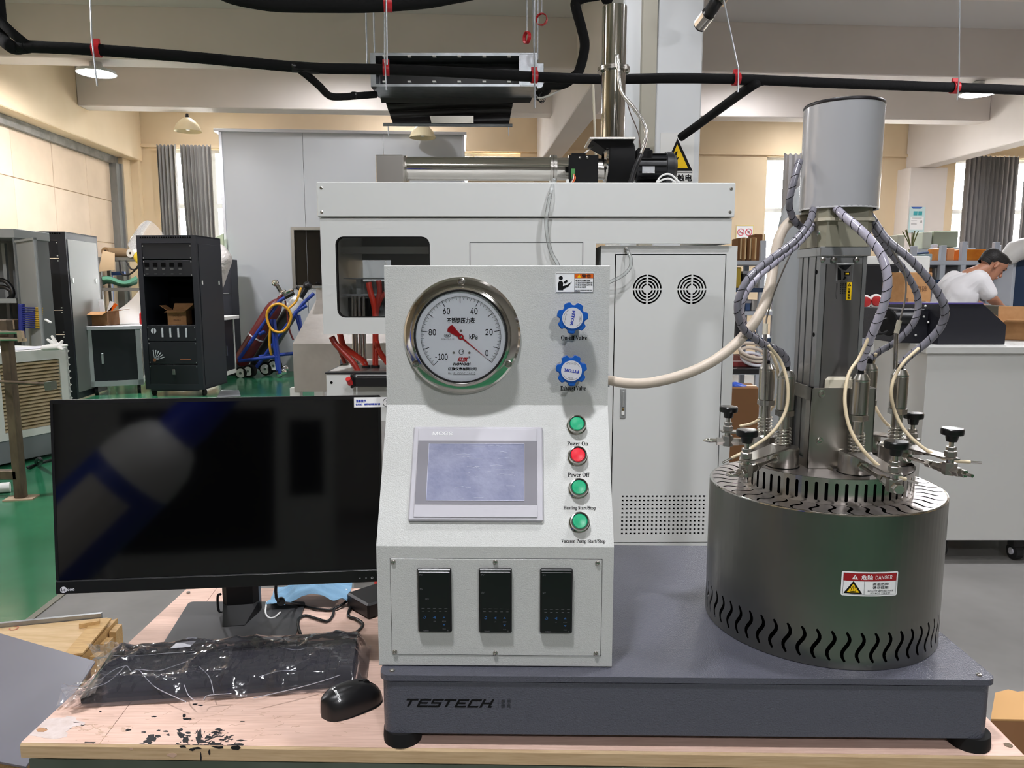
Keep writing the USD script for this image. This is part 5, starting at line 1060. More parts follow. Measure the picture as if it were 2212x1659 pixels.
for k in range(9):
    aa = math.radians(-150 + 25 * k); cc = np.array([0, 0, 1.0]) * math.sin(aa) + hp.n * math.cos(aa)
    H.part('cooling_fin', bar(bax(1376) - [0, 0, .02] + cc * br * .7, bax(1434) - [0, 0, .02] + cc * br * .7, .004, .012, up=cc), blackm, False, mt_)
j0, j1 = U(1372, 342, -.26), U(1410, 319, -.26)
H.part('terminal_box', hp.put(cat(box(j0[0], j1[0], j0[1] - .02, j1[1] - .008, -.34, -.25, .006), box(j0[0] + .01, j1[0] - .01, j1[1] - .012, j1[1], -.33, -.26, .004))), blackm, 30, mt_)
n0_, n1_ = U(1388.5, 373, -.22), U(1417, 355, -.22)
H.part('name_plate', hp.put(cat(box(n0_[0], n1_[0], n0_[1], n1_[1], -.3 + br * .5, -.3 + br * .70, .001))), alu, False, mt_)
H.part('motor_foot', hp.put(box(U(1380, 390, -.3)[0], U(1430, 390, -.3)[0], zT - .002, bz - br * .75 - hp.o[2] * 0 - hp.o[2] + .0, -.4, -.22)) if False else hp.put(box(U(1380, 390, -.3)[0], U(1430, 390, -.3)[0], zT - .002, zT + .03, -.38, -.22, .003)), blackm, 30, mt_)
for k, pts in enumerate(((( 1418, 394), (1428, 381), (1440, 376), (1452, 379), (1468, 394)), ((1421, 394), (1432, 388), (1446, 386), (1460, 394)))):
    H.part('white_tube', hose([hd(u, v, .16) for u, v in pts], .004, 8), white, True)
# vertical exhaust stack
sc_ = hd(1323, 300, .31); sr = np.linalg.norm(hd(1349, 200, .31) - hd(1297, 200, .31)) / 2
stk_ = H.part('exhaust_stack', lathe([(sr, 0), (sr, P(1323, 15, HY + .31)[2] - sc_[2])], 44, sc_, cap=True), chrome, 30)
zf = P(1323, 143, HY + .31 - sr)[2]
H.part('stack_flange', cat(lathe([(sr, -.008), (sr * 1.33, -.008), (sr * 1.33, -.001), (sr * 1.30, 0), (sr * 1.33, .001), (sr * 1.33, .008), (sr, .008)], 44, [sc_[0], sc_[1], zf], cap=False)), steel, 30, stk_)
for aa in (-160, -120, -75, -30, 10):
    c_ = np.array([sc_[0] + sr * 1.17 * math.cos(math.radians(aa)), sc_[1] + sr * 1.17 * math.sin(math.radians(aa)), zf]); H.part('flange_bolt', cyl(c_ - [0, 0, .014], c_ + [0, 0, .014], .006, n=8), steel, 30, stk_)
foil = mat('foil_sleeve', (214, 210, 206), .22, .8, bump=(60, .004))
H.part('foil_cable', hose([P(1333, 118, 3.2), P(1336, 150, 3.19), P(1338, 180, 3.19), P(1346, 205, 3.18), P(1368, 232, 3.17), P(1388, 262, 3.17), P(1396, 290, 3.17), P(1390, 316, 3.17), P(1383, 336, 3.17)], .008, 9), foil, True)
H.part('black_conduit', hose([P(1384, 334, 3.16), P(1378, 348, 3.15), P(1370, 368, 3.15), P(1362, 394, 3.15)], .011, 10), black, True)
H.part('thin_wire', hose([P(1352, 210, 3.2), P(1362, 245, 3.2), P(1378, 285, 3.2), P(1384, 320, 3.2)], .0022, 6), mat('brown_wire', (92, 74, 66), .5), True)
tubem = clear('clear_tube', (.93, .95, .95), .05, 1.5, haze=.12)
H.part('clear_tube', hose([P(1197, 388, 3.05), P(1190, 415, 2.95), P(1183, 450, 2.95), P(1180, 480, 2.95), P(1184, 520, 2.95), P(1192, 548, 2.95), P(1205, 572, 2.95), P(1212, 600, 2.97)], .008, 10), tubem, True)

# ---------------------------------------------------------------- electrical cabinet
cp = front(P(1440, 800, 3.03), .010); C = Thing('electrical_cabinet', 'tall white cabinet with two round vent grilles and a perforated lower door', 'cabinet', [cp.o[0], cp.o[1], 0], .010)
V = lambda u, v: cp.uv(u, v)
cx0, cx1 = V(1297, 800)[0] - .004, V(1583, 800)[0]; ct_ = V(1440, 531)[1]; cb_ = V(1440, 1181)[1] - .02
d0, d1 = V(1326, 1171), V(1559, 551); dx0, dx1 = V(1326.5, 800)[0], V(1558, 800)[0]
fr_ = sbox(cx0, cb_, cx1, ct_).difference(sbox(dx0 - .004, d0[1] - .004, dx1 + .004, d1[1] + .004))
C.part('body', cp.put(cat(prism(fr_, -.03, 0), box(cx0, cx0 + .01, cb_, ct_, -.5, -.03), box(cx1 - .01, cx1, cb_, ct_, -.5, -.03), box(cx0, cx1, ct_ - .01, ct_, -.5, -.03), box(cx0, cx1, cb_, ct_, -.51, -.5), box(cx0, cx1, cb_, cb_ + .01, -.5, -.03))), hw, False)
C.part('leg', cp.put(cat(*[box(x_, x_ + .05, -cp.o[2], cb_, y_, y_ + .05) for x_ in (cx0, cx1 - .05) for y_ in (-.07, -.48)])), hw, False)
door = sbox(dx0, d0[1], dx1, d1[1]); holes = []
for u in (1398, 1494.5):
    c_ = V(u, 625); R_ = abs(V(u + 31.5, 625)[0] - c_[0])
    for k in range(4):
        ro = R_ * (1 - .2 * k); ri = ro - R_ * .115
        if ri < R_ * .2: continue
        rg = disc(*c_, ro, 16).difference(disc(*c_, ri, 16)).difference(union_all([sbox(c_[0] - R_, c_[1] - R_ * .06, c_[0] + R_, c_[1] + R_ * .06), sbox(c_[0] - R_ * .06, c_[1] - R_, c_[0] + R_ * .06, c_[1] + R_)]))
        holes.append(rg)
a0, a1 = V(1343.5, 1152.5), V(1521, 1072)
for i in range(20):
    for j in range(10):
        x_, z_2 = a0[0] + (a1[0] - a0[0]) * i / 19, a0[1] + (a1[1] - a0[1]) * j / 9; holes.append(sbox(x_ - .0043, z_2 - .0043, x_ + .0043, z_2 + .0043))
dr = C.part('door', cp.put(prism(door.difference(union_all(holes)), -.008, .001)), hw, False)
C.part('door_backing', cp.put(box(dx0 - .004, dx1 + .004, d0[1] - .004, d1[1] + .004, -.034, -.022)), dark, False, dr)
h0, h1 = V(1338.5, 903), V(1352.5, 840)
C.part('handle', cp.put(cat(box(h0[0], h1[0], h0[1], h1[1], .001, .006, .002), box(h0[0] + .006, h1[0] - .006, h0[1] + .045, h1[1] - .008, .005, .014, .004))), mat('handle_grey', (150, 152, 152), .4), 30, dr)
C.part('handle_lock', cp.put(box(h0[0] + .006, h1[0] - .006, h0[1] + .012, h0[1] + .032, .005, .010, .002)), white, 30, dr)
C.part('handle_key', cp.put(lathe([(.005, .005), (.005, .011), (.002, .012)], 12, (*((h0 + [h1[0], h0[1]]) / 2 + [0, .038]), 0))), mat('old_brass', (140, 122, 84), .4, .8), 30, dr)
x, z = V(1352, 539); bo = Plane(cp.at(x, z), cp.ex, cp.ey)
C.part('hose_nozzle', bo.put(lathe([(.010, 0), (.010, .012), (.006, .013), (.006, .03), (.003, .031)], 8)), steel)
C.part('clear_tube', hose([bo.at(0, 0, .03), P(1358, 546, 2.98), P(1363, 560, 2.97), P(1361, 578, 2.97), P(1345, 595, 2.97), P(1322, 607, 2.98), P(1300, 616, 3.0)], .007, 10), tubem, True)

# ---------------------------------------------------------------- steel hopper left of the hood
t0, t1 = P(632, 743, 4.4), P(850, 741, 4.4); b0_, b1_ = P(683, 648, 5.35), P(850, 648, 5.35)
zb = P(640, 846, 4.4)[2]
T_ = Thing('steel_hopper', 'bare galvanised steel hopper with a sloping lid beside the smoke hood', 'hopper', [t0[0] + .3, 4.9, 0])
sat = mat('satin_sheet', (214, 206, 200), .42, .55, bump=(30, .0008), var=(3, (188, 180, 174)))
T_.part('body', hull([p + [0, 0, 0] for p in (t0, t1, b0_, b1_)] + [[p[0], p[1], zb] for p in (t0, t1, b0_, b1_)]), sat, False)
T_.part('back_plate', hull([[p[0], 5.35 + d_, z] for p in (b0_, b1_) for d_ in (.0, .02) for z in (zb, P(683, 619, 5.35)[2])]), sat, False)
T_.part('flange', bar(P(683, 620, 5.35), P(790, 620, 5.35), .05, .012), galv, False)
for u, y_ in ((640, 4.44), (690, 5.3), (760, 4.44)):
    p = P(u, 845, y_); T_.part('leg', box(p[0] - .03, p[0] + .03, y_ - .03, y_ + .03, 0, zb + .02), white, False)

# ---------------------------------------------------------------- sign on the pillar
sp = Plane(RM.w(0, 6.15, 0), RM.R[:, 0], (0, 0, 1)); s0, s1 = sp.uv(1424, 402), sp.uv(1500, 288)
SG = Thing('warning_sign', 'yellow and black electric shock warning sign on the white pillar', 'sign', sp.at((s0[0] + s1[0]) / 2, s0[1]), .0732)
SG.part('plate', sp.put(box(s0[0], s1[0], s0[1], s1[1], 0, .004)), white, False)
tri = Polygon([sp.uv(1432.5, 369.5), sp.uv(1495.5, 369.5), sp.uv(1463, 299)]); tri2 = Polygon([sp.uv(1442, 363.5), sp.uv(1486, 363.5), sp.uv(1462.5, 311.5)])
SG.part('triangle_border', sp.put(prism(tri.difference(tri2), .004, .0052)), blackp, False); SG.part('triangle', sp.put(prism(tri2, .004, .005)), yellowp, False)
SG.part('lightning_bolt', sp.put(prism(Polygon([sp.uv(*q) for q in ((1459, 328), (1463.5, 327), (1459, 343), (1466.5, 339), (1461, 351), (1463.5, 352), (1457, 358), (1456.5, 349), (1459, 350), (1461, 345.5), (1453, 349))]), .005, .0058)), blackp, False)
xm, zm = sp.uv(1463, 384); wch = abs(sp.uv(1495, 384)[0] - sp.uv(1432, 384)[0])
SG.part('lettering', sp.put(prism(text2d('当心触电', wch * .235, 'cjk', xm, zm, w=wch, grow=2), .004, .0052)), blackp, False)
SG.part('rule', sp.put(prism(sbox(xm - wch / 2, sp.uv(1463, 373.6)[1], xm + wch / 2, sp.uv(1463, 372.6)[1]), .004, .0052)), blackp, False)

# ---------------------------------------------------------------- air handling unit, pipes and hangers
AY = 5.4
ap_ = front(P(980, 150, AY), 0.0); A_ = lambda u, v, h=0.0: ap_.uv(u, v, h)
a0, a1 = A_(801, 187), A_(1160, 114)
AC = Thing('air_handling_unit', 'galvanised ceiling air handling unit with black opening hanging over the smoke hood', 'air conditioner', ap_.at((a0[0] + a1[0]) / 2, a0[1], -.25))
o0, o1 = A_(812, 181.5), A_(1121, 121); gv = mat('bright_galvanised', (188, 192, 196), .35, .9, var=(10, (160, 166, 170)))
AC.part('front_frame', ap_.put(prism(sbox(*a0, *a1).difference(sbox(*o0, *o1)), -.02, 0)), gv, False)
AC.part('casing', ap_.put(cat(box(a0[0], a1[0], a0[1], a0[1] + .006, -.30, -.02), box(a0[0], a1[0], a1[1] - .006, a1[1], -.30, -.02), box(a0[0], a0[0] + .006, a0[1], a1[1], -.30, -.02), box(a1[0] - .006, a1[0], a0[1], a1[1], -.30, -.02), box(a0[0], a1[0], a0[1], a1[1], -.31, -.30))), gv, False)
AC.part('dark_inside', ap_.put(box(o0[0], o1[0], o0[1], o1[1], -.2, -.18)), mat('coil_black', (22, 22, 24), .35), False)
e0, e1 = A_(1123, 186), A_(1176, 127); AC.part('valve_box', ap_.put(cat(box(e0[0], a1[0] + .002, e0[1], a1[1] - .01, -.2, .004, .003), box(a1[0], e1[0], e0[1] + .01, e1[1], -.3, -.1, .003))), gv)
for k in range(6):
    for v in (120.5, 176): 
        x, z = A_(830 + k * 54, v); AC.part('clip', ap_.put(box(x - .012, x + .012, z - .005, z + .005, -.03, .002)), white, False)
can = mat('black_canvas', (36, 34, 34), .45, spec=.6, bump=(12, .006))
dz = lambda u, v, Y: P(u, v, Y)
cv = AC.part('canvas_duct', hull([dz(820, 205, AY + .31), dz(1152, 205, AY + .31), dz(824, 222, AY + .34), dz(1145, 222, AY + .34), dz(826, 196, AY + .55), dz(1148, 196, AY + .55), dz(830, 222, AY + .55), dz(1138, 222, AY + .55)]), can, False)
AC.part('canvas_sleeve', thick(grid(lambda s, t: dz((834 + 274 * s) + (t * (16 - 25 * s)), 222 + 49 * t - 3 * math.sin(3.1 * s) * (1 - t), AY + .36 + .06 * math.sin(3.14 * t) + .012 * math.sin(20 * t + 4 * s)), 24, 14), .01), can, 50, cv)
AC.part('sleeve_rod', cyl(dz(828, 269, AY + .34), dz(1107, 271, AY + .34), .012, n=10), galv, 30, cv)
AC.part('label_strip', hull([dz(928, 250, AY + .33), dz(1023, 250, AY + .33), dz(932, 266, AY + .33), dz(1023, 266, AY + .33), dz(928, 250, AY + .36), dz(1023, 266, AY + .36)]), mat('foil_label', (160, 156, 146), .3, .6), False, cv)
for u, v0 in ((793, 138), (809, 114), (1154, 116), (1161, 130)):
    p = P(u, v0, AY + (.1 if u in (793, 1161) else .25)); AC.part('hanger_rod', cyl(p, [p[0], p[1], CZ], .006, n=8), galv)
for u in (838, 1098):
    p = P(u, 268, AY + .34); AC.part('hook_rod', cyl(p, P(u + 1, 293, AY + .34), .004, n=6), galv)
AC.part('cable', hose([P(1157, 205, 5.5), P(1165, 212, 5.4), P(1190, 205, 5.3), P(1215, 190, 5.3), P(1225, 178, 5.3)], .007, 8), white, True)
for k in range(3): AC.part('cable', hose([P(1155, 200, 5.45), P(1158 + 5 * k, 214 + 4 * k, 5.4), P(1170 + 4 * k, 220 - 3 * k, 5.4), P(1166, 205, 5.4), P(1183 + 4 * k, 190, 5.4)], .003, 6), black, True)
AC.part('lagged_pipe', hose([P(1166, 203, 5.5), P(1180, 194, 5.4), P(1186, 184, 5.3), P(1215, 182, 5.25), P(1240, 166, 5.2), P(1252, 150, 5.2), P(1263, 100, 5.2), P(1256, 60, 5.2), P(1246, 25, 5.2), P(1244, 4, 5.2), P(1265, -6, 5.2), P(1300, -14, 5.2)], [.034], 12) if False else tube(spline([P(1166, 203, 5.5), P(1180, 194, 5.4), P(1186, 184, 5.3), P(1215, 182, 5.25), P(1240, 166, 5.2), P(1252, 150, 5.2), P(1263, 100, 5.2), P(1256, 60, 5.2), P(1246, 25, 5.2), P(1244, 4, 5.2), P(1265, -6, 5.2), P(1300, -14, 5.2), P(1318, -40, 5.2), [*P(1320, -60, 5.2)[:2], CZ]], 8), .033, 12), foam, True)
PZp = 2.74
def pp(u, v): return PZ(u, v, PZp)
main = [(30, 103), (60, 101), (209, 108), (420, 124), (660, 146), (834, 150), (1000, 157), (1154, 166), (1300, 171), (1450, 169), (1590, 171), (1760, 178), (1920, 184), (2062, 189), (2240, 196)]
DPp = Thing('drain_pipe', 'long black lagged drain pipe crossing the picture below the ceiling', 'pipe', pp(1154, 166))
DPp.part('lagging', tube(spline([pp(*q) for q in main], 6), .031, 14), foam, True)
e1_ = pp(30, 103)
DPp.part('elbow', tube(spline([pp(60, 101), pp(34, 104), pp(20, 98), e1_ + [-.06, 0, .06], e1_ + [-.066, 0, .2], e1_ + [-.07, 0, CZ - PZp]], 8), .034, 14), foam, True)
DPp.part('branch_pipe', hose([P(-40, 15, 4.3), P(0, 46, 4.3), P(30, 74, 4.3), P(62, 100, 4.33)], .026, 12), foam)
DPp.part('branch_pipe', hose([pp(640, 145), P(664, 163, 4.75), P(690, 186, 4.95), P(712, 207, 5.15), P(740, 209, 5.3), P(770, 207, 5.4), P(812, 204, 5.5)], .024, 12, 4), foam)
DPp.part('branch_pipe', hose([pp(1640, 176), P(1620, 188, 5.0), P(1570, 224, 5.4), P(1505, 272, 5.9), P(1470, 297, 6.05)], .032, 12), foam)
btape = mat('black_tape', (20, 20, 21), .3)
for m_ in (hose([pp(630, 144), pp(655, 146), pp(690, 148)], .034, 12), hose([pp(1600, 172), pp(1625, 174), pp(1650, 174)], .034, 12), cyl(P(762, 206.5, 5.37), P(768, 206.5, 5.4), .026, n=12)): DPp.part('joint_tape', m_, btape, True)
lpp = [P(560, 4, 3.7), P(700, 10, 3.7), P(830, 8, 3.7), P(960, -6, 3.7)]
single('lagged_pipe', hose([lpp[0] + [-.35, 0, CZ - lpp[0][2]], lpp[0] + [-.32, 0, .35], lpp[0] + [-.22, 0, .08]] + lpp + [lpp[3] + [.25, 0, .08], lpp[3] + [.36, 0, .35], lpp[3] + [.38, 0, CZ - lpp[3][2]]], .036, 12), foam, 'thick black lagged pipe along the top edge of the picture', 'pipe', smooth=True)
redt = mat('red_clamp', (206, 34, 44), .4)
def hanger(label, u, v, rod_top_u, u2, v2, z=PZp, p=None):
    c = pp(u, v) if p is None else p; t = Thing('pipe_hanger', label, 'pipe hanger', c, 0, 'red clamps hanging from the ceiling')
    t.part('clamp', cat(lathe([(.034, -.02), (.039, -.02), (.039, .02), (.034, .02)], 24, c, (1, .15, 0), cap=False), box(c[0] - .02, c[0] + .02, c[1] - .008, c[1] + .008, c[2] + .034, c[2] + .06, .003)), redt)
    tp = P(rod_top_u, 0, c[1]); d_ = tp - c; tp = c + d_ * ((CZ - c[2]) / d_[2])
    t.part('rod', cyl(c + [0, -.044, .05], tp, .0045, n=8), galv); t.part('rod_tail', cyl(c + [0, -.044, .06], P(u2, v2, c[1] - .044), .0045, n=8), galv)
hanger('red pipe clamp on a ceiling rod above the left ceiling lamp', 209, 108, 204, 210, 186)
hanger('red pipe clamp on a rod in front of the left end of the air unit', 834, 150, 833, 835, 195)
hanger('red pipe clamp on a rod at the right end of the air unit', 1154, 166, 1150, 1155, 234)
hanger('red pipe clamp on a slanting rod right of the white pillar', 1590, 171, 1556, 1594, 199)
hanger('red pipe clamp on the rod nearest the right edge', 2062, 189, 2066, 2068, 216)
hanger('red clamp on the thick pipe at the top edge', 838, 6, 838, 836, 140, p=P(838, 7, 3.7))
for u, v, ax_, lab, tu in ((1170, 42, (.3, 1, 0), 'empty red clamp hanging high beside the grey beam', 1166), (1138, 81, (1, .5, 0), 'empty red clamp hanging above the right end of the air unit', 1141)):
    c = P(u, v, 5.1); t = Thing('pipe_hanger', lab, 'pipe hanger', c, 0, 'red clamps hanging from the ceiling')
    t.part('clamp', lathe([(.034, -.012), (.038, -.012), (.038, .012), (.034, .012)], 20, c, ax_, cap=False), redt); t.part('rod', cyl(c + [0, 0, .036], [c[0], c[1], CZ], .004, n=6), galv)
ft = Thing('flexible_duct', 'short silver and black flexible duct at the top edge right of the pillar', 'duct', P(1535, 20, 5.9))
ft.part('duct', hose([[*P(1572, -60, 5.9)[:2], CZ], P(1568, -45, 5.9), P(1556, -20, 5.9), P(1545, 8, 5.9), P(1528, 34, 6.0), P(1512, 58, 6.1)], .05, 12), black); ft.part('collar', cat(hose([P(1560, -10, 5.85), P(1550, 4, 5.86)], .058, 14), hose([P(1530, 30, 5.95), P(1512, 54, 6.05)], .054, 12)), chrome)
single('ceiling_rod', cyl(P(1281, 175, 6.3), P(1287, 335, 6.3), .010, n=8), cream, 'thin cream conduit hanging left of the exhaust stack', 'conduit')
# ---------------------------------------------------------------- left background
# sandwich-panel booth
bo_ = RM.loc(P(484, 500, 12.35)); BPp = Plane(RM.w(bo_[0], bo_[1], 0), RM.R[:, 0], (0, 0, 1)); W_ = lambda u, v: BPp.uv(u, v)
bm = mat('booth_panel_grey', (176, 179, 182), .35, spec=.4); bt = mat('booth_trim_alu', (206, 208, 214), .35, .4)
bx0, bx1, bz1 = W_(484, 500)[0], W_(1004, 500)[0], W_(700, 288)[1]; bd = RB - .07 - bo_[1]
BO = Thing('panel_booth', 'tall grey sandwich-panel booth with aluminium top trim and a dark window', 'booth', BPp.at((bx0 + bx1) / 2, 0, -bd / 2), .0732)
wn = sbox(W_(633, 620)[0], W_(633, 623)[1], W_(633, 500)[0] + .95, W_(633, 490)[1])
e_x = [bx0, W_(657, 400)[0], W_(830, 400)[0], bx1]
for k in range(3): BO.part('wall_panel', BPp.put(prism(sbox(e_x[k] + .003, .002, e_x[k + 1] - .003, bz1).difference(wn), -.05, 0)), bm, False)
BO.part('side_panel', BPp.put(cat(box(bx0, bx0 + .05, .002, bz1, -bd, -.05), )), bm, False); BO.part('side_panel', BPp.put(box(bx1 - .05, bx1, .002, bz1, -bd, -.05)), bm, False)
BO.part('roof_panel', BPp.put(box(bx0, bx1, bz1 - .05, bz1, -bd, -.05)), bm, False)
BO.part('top_trim', BPp.put(box(bx0 - .08, bx1 + .04, bz1, bz1 + .05, -bd, .03, .004)), bt)
for x_ in (bx0 - .01, bx1 - .04): BO.part('corner_trim', BPp.put(box(x_, x_ + .05, .002, bz1, -.02, .012, .004)), bt)
BO.part('seam', BPp.put(box(e_x[1] - .004, e_x[1] + .004, .002, bz1, -.04, -.02)), edge, False)
wf = BO.part('window_frame', BPp.put(prism(wn.difference(wn.buffer(-.05, join_style='mitre')), -.06, .02)), mat('window_frame_alu', (150, 146, 138), .35, .7), False)
BO.part('window_pane', BPp.put(prism(wn.buffer(-.045, join_style='mitre'), -.03, -.024)), mat('dark_tinted_glass', (26, 24, 22), .06, spec=.7), False)
# black rack with the open bay
rkm = mat('rack_black', (40, 42, 50), .5, spec=.4, bump=(300, .0005)); rkd = mat('rack_panel', (30, 32, 38), .55, spec=.4)
def rack_frame(u0, v0, u1, v1, u2, v2):
    a, b, c = PZ(u0, v0, 0), PZ(u1, v1, 0), PZ(u2, v2, 0); ex = (b - a); ex[2] = 0
    return Plane(a, ex, (0, 0, 1)), np.linalg.norm(ex), np.linalg.norm(c - b)
pr_, rw, rdp = rack_frame(316, 856, 441, 857, 479, 841); Vr = lambda u, v: pr_.uv(u, v)
rz = Vr(362, 508)[1]; RK = Thing('server_rack', 'tall black equipment rack with a small carton standing in its open bay', 'equipment rack', pr_.at(rw / 2, 0, -rdp / 2), math.atan2(pr_.ex[1], pr_.ex[0]))
bay = sbox(*Vr(328, 702), *Vr(417, 598)); bay = sbox(bay.bounds[0], bay.bounds[1], bay.bounds[2], bay.bounds[3])
fo = sbox(.0, .09, rw, rz)
inn = sbox(.065, .16, rw - .065, rz - .10)
RK.part('frame', pr_.put(cat(prism(fo.difference(inn), -.03, 0), box(0, .02, .09, rz, -rdp, -.03), box(rw - .02, rw, .09, rz, -rdp, -.03), box(0, rw, rz - .02, rz, -rdp, -.03), box(0, rw, .09, .11, -rdp, -.03), box(0, rw, .09, rz, -rdp - .01, -rdp))), rkm, False)
RK.part('side_panel', pr_.put(box(rw, rw + .006, .14, rz - .1, -rdp + .05, -.05, .002)), rkm)
for k in range(22): RK.part('vent_slot', pr_.put(box(.05 + k * (rw - .1) / 22, .05 + (k + .6) * (rw - .1) / 22, rz - .035, rz - .018, 0, .0015)), dark, False)
def rp(v0, v1, nm='blank_panel'):
    z1, z0 = Vr(370, v0)[1], Vr(370, v1)[1]; return RK.part(nm, pr_.put(box(.066, rw - .066, z0, z1, -.02, -.006, .002)), rkd), z0, z1
p1_ = rp(526, 560)[0]; p2_, z0, z1 = rp(562, 597, 'switch_panel'); p3_, z30, z31 = rp(703, 737, 'meter_panel'); p4_, z40, z41 = rp(738, 786, 'logo_panel'); p5_, z50, z51 = rp(788, 845, 'lower_panel')
for k in range(5):
    x = .066 + .05 + k * .108
    RK.part('switch', pr_.put(box(x - .028, x + .028, z0 + .12, z0 + .175, -.006, -.002)), dark, False, p2_); RK.part('print', pr_.put(box(x - .02, x + .02, z0 + .085, z0 + .1, -.006, -.004)), greyp, False, p2_); RK.part('print', pr_.put(box(x - .016, x + .016, z0 + .028, z0 + .036, -.006, -.004)), greyp, False, p2_)
for k in range(4):
    x = .066 + .2 + k * .105; RK.part('meter', pr_.put(box(x - .012, x + .012, z30 + .05, z31 - .03, -.006, -.002)), lgreyp, False, p3_)
RK.part('emblem', pr_.put(prism(disc(.15, (z30 + z31) / 2 + .03, .035).difference(stroke([(.15, (z30 + z31) / 2 + .06), (.15, (z30 + z31) / 2)], .012)), -.006, -.003)), lgreyp, False, p3_)
RK.part('emblem', pr_.put(prism(union_all([Polygon([(.14, z40 + .04), (.14 + .14 * math.cos(a_) , z40 + .04 + .14 * math.sin(a_)), (.14 + .14 * math.cos(a_ + .1), z40 + .04 + .14 * math.sin(a_ + .1))]) for a_ in np.linspace(.3, 1.6, 6)]), -.006, -.003)), lgreyp, False, p4_)
dor = mat('dull_orange', (150, 92, 60), .6)
for g_ in (disc(.14, z40 + .05, .022), sbox(.48, z40 + .05, .62, z40 + .066)): RK.part('emblem', pr_.put(prism(g_, -.006, -.0025)), dor, False, p4_)
RK.part('latch', pr_.put(box(rw / 2 - .02, rw / 2 + .02, z51 - .13, z51 - .06, -.006, .004, .003)), steel, 30, p5_)
for v in (531, 557, 565, 594, 707, 732, 742, 783, 792, 838):
    for x in (.078, rw - .078): RK.part('screw', pr_.put(box(x - .006, x + .006, Vr(370, v)[1] - .008, Vr(370, v)[1] + .008, -.006, -.002)), alu, False)
for x in (.05, rw - .05): RK.part('caster', cyl(pr_.at(x, .045, -.09), pr_.at(x + .03, .045, -.09), .045, n=16), rubber)
for y_ in (-.12, -rdp + .1): RK.part('side_clip', pr_.put(box(rw + .006, rw + .012, rz * .7, rz * .7 + .05, y_, y_ + .03)), white, False)
def carton(name, label, c, sx, sy, sz, rz_, flaps=(), group=None, m=cardb, inside=None, mark=None):
    """Open or closed cardboard carton; flaps: (side 0-3, angle from horizontal)."""
    F = Frame(c, rz_); t = Thing(name, label, 'cardboard box', c, rz_, group)
    if flaps:
        b_ = t.part('carton', F.put(cat(box(-sx / 2, sx / 2, -sy / 2, -sy / 2 + .006, 0, sz), box(-sx / 2, sx / 2, sy / 2 - .006, sy / 2, 0, sz), box(-sx / 2, -sx / 2 + .006, -sy / 2, sy / 2, 0, sz), box(sx / 2 - .006, sx / 2, -sy / 2, sy / 2, 0, sz), box(-sx / 2, sx / 2, -sy / 2, sy / 2, 0, .006))), m, False)
        for s, a in flaps:
            a = math.radians(a); L = min(sx, sy) * .5
            hx, hy_, w_ = [(0, -sy / 2, sx), (sx / 2, 0, sy), (0, sy / 2, sx), (-sx / 2, 0, sy)][s]; d = [(0, -1), (1, 0), (0, 1), (-1, 0)][s]; p = np.array([-d[1], d[0]])
            q = [np.array([hx, hy_, sz]) + np.r_[p * k * w_ / 2, 0] + np.r_[np.array(d) * math.cos(a) * l, math.sin(a) * l] for k in (-1, 1) for l in (0, L)]
            t.part('flap', F.put(hull(np.vstack([q, np.array(q) + [0.003, .003, .004]]))), m, False)
    else:
        b_ = t.part('carton', F.put(box(-sx / 2, sx / 2, -sy / 2, sy / 2, 0, sz, .004)), m, False)
        t.part('tape', F.put(box(-sx / 2 - .001, sx / 2 + .001, -.025, .025, sz - .001, sz + .001)), mat(f'tape_{_name("/t", "x")[3:].replace("/", "")}', (196, 160, 110), .3), False)
    if mark: t.part('print', Plane(F.w(0, -sy / 2 - .0008, sz * .5), F.R[:, 0], (0, 0, 1)).put(prism(mark, .0008)), mat(f'carton_print_{name}', (110, 76, 50), .8), False, b_)
    return t
zb_ = Vr(365, 702)[1] - .01; RK.part('bay_shelf', pr_.put(box(.02, rw - .02, zb_ - .02, zb_, -rdp, -.03)), rkd, False)
RK.part('bay_lining', pr_.put(box(.02, rw - .02, zb_, rz - .5, -rdp + .01, -rdp + .03)), dark, False)
s_ = .39; c_ = pr_.at((Vr(366, 700)[0]), zb_, -.28)
carton('cardboard_box', 'small open carton with red fragile marks inside the black rack', c_, .24, .22, .19, .1, ((0, -10), (1, 40), (2, 50), (3, 35)), mark=union_all([text2d('小心轻放', .028, 'cjk', 0, .03), text2d('FRAGILE', .02, 'bold', 0, -.03)]))
# second black rack at the left wall
pl_, lw, ld = rack_frame(52, 868, 168, 866, 187, 846); lz = pl_.uv(100, 500)[1]
L2 = Thing('server_rack', 'closed black equipment rack standing behind the grey open cabinet', 'equipment rack', pl_.at(lw / 2, 0, -ld / 2), math.atan2(pl_.ex[1], pl_.ex[0]))
L2.part('frame', pl_.put(cat(prism(sbox(0, .02, lw, lz).difference(sbox(.07, .1, lw - .09, lz - .1)), -.03, 0), box(0, .02, .02, lz, -ld, -.03), box(lw - .02, lw, .02, lz, -ld, -.03), box(0, lw, lz - .02, lz, -ld, -.03))), rkm, False)
L2.part('side_panel', pl_.put(box(lw, lw + .006, .1, lz - .09, -ld + .04, -.04, .002)), mat('rack_side_grey', (120, 120, 118), .45), False)
zs = [lz - .1, lz - .32, lz - .95, lz - 1.25, .1]
for i in range(4):
    L2.part('blank_panel', pl_.put(box(.071, lw - .091, zs[i + 1] + .004, zs[i] - .004, -.02, -.006, .002)), rkd)
    for z in (zs[i] - .03, zs[i + 1] + .03): L2.part('screw', pl_.put(box(lw - .112, lw - .098, z - .008, z + .008, -.006, -.002)), white, False)
for k in range(20): L2.part('vent_slot', pl_.put(box(.04 + k * (lw - .08) / 20, .04 + (k + .6) * (lw - .08) / 20, lz - .03, lz - .014, 0, .0015)), dark, False)
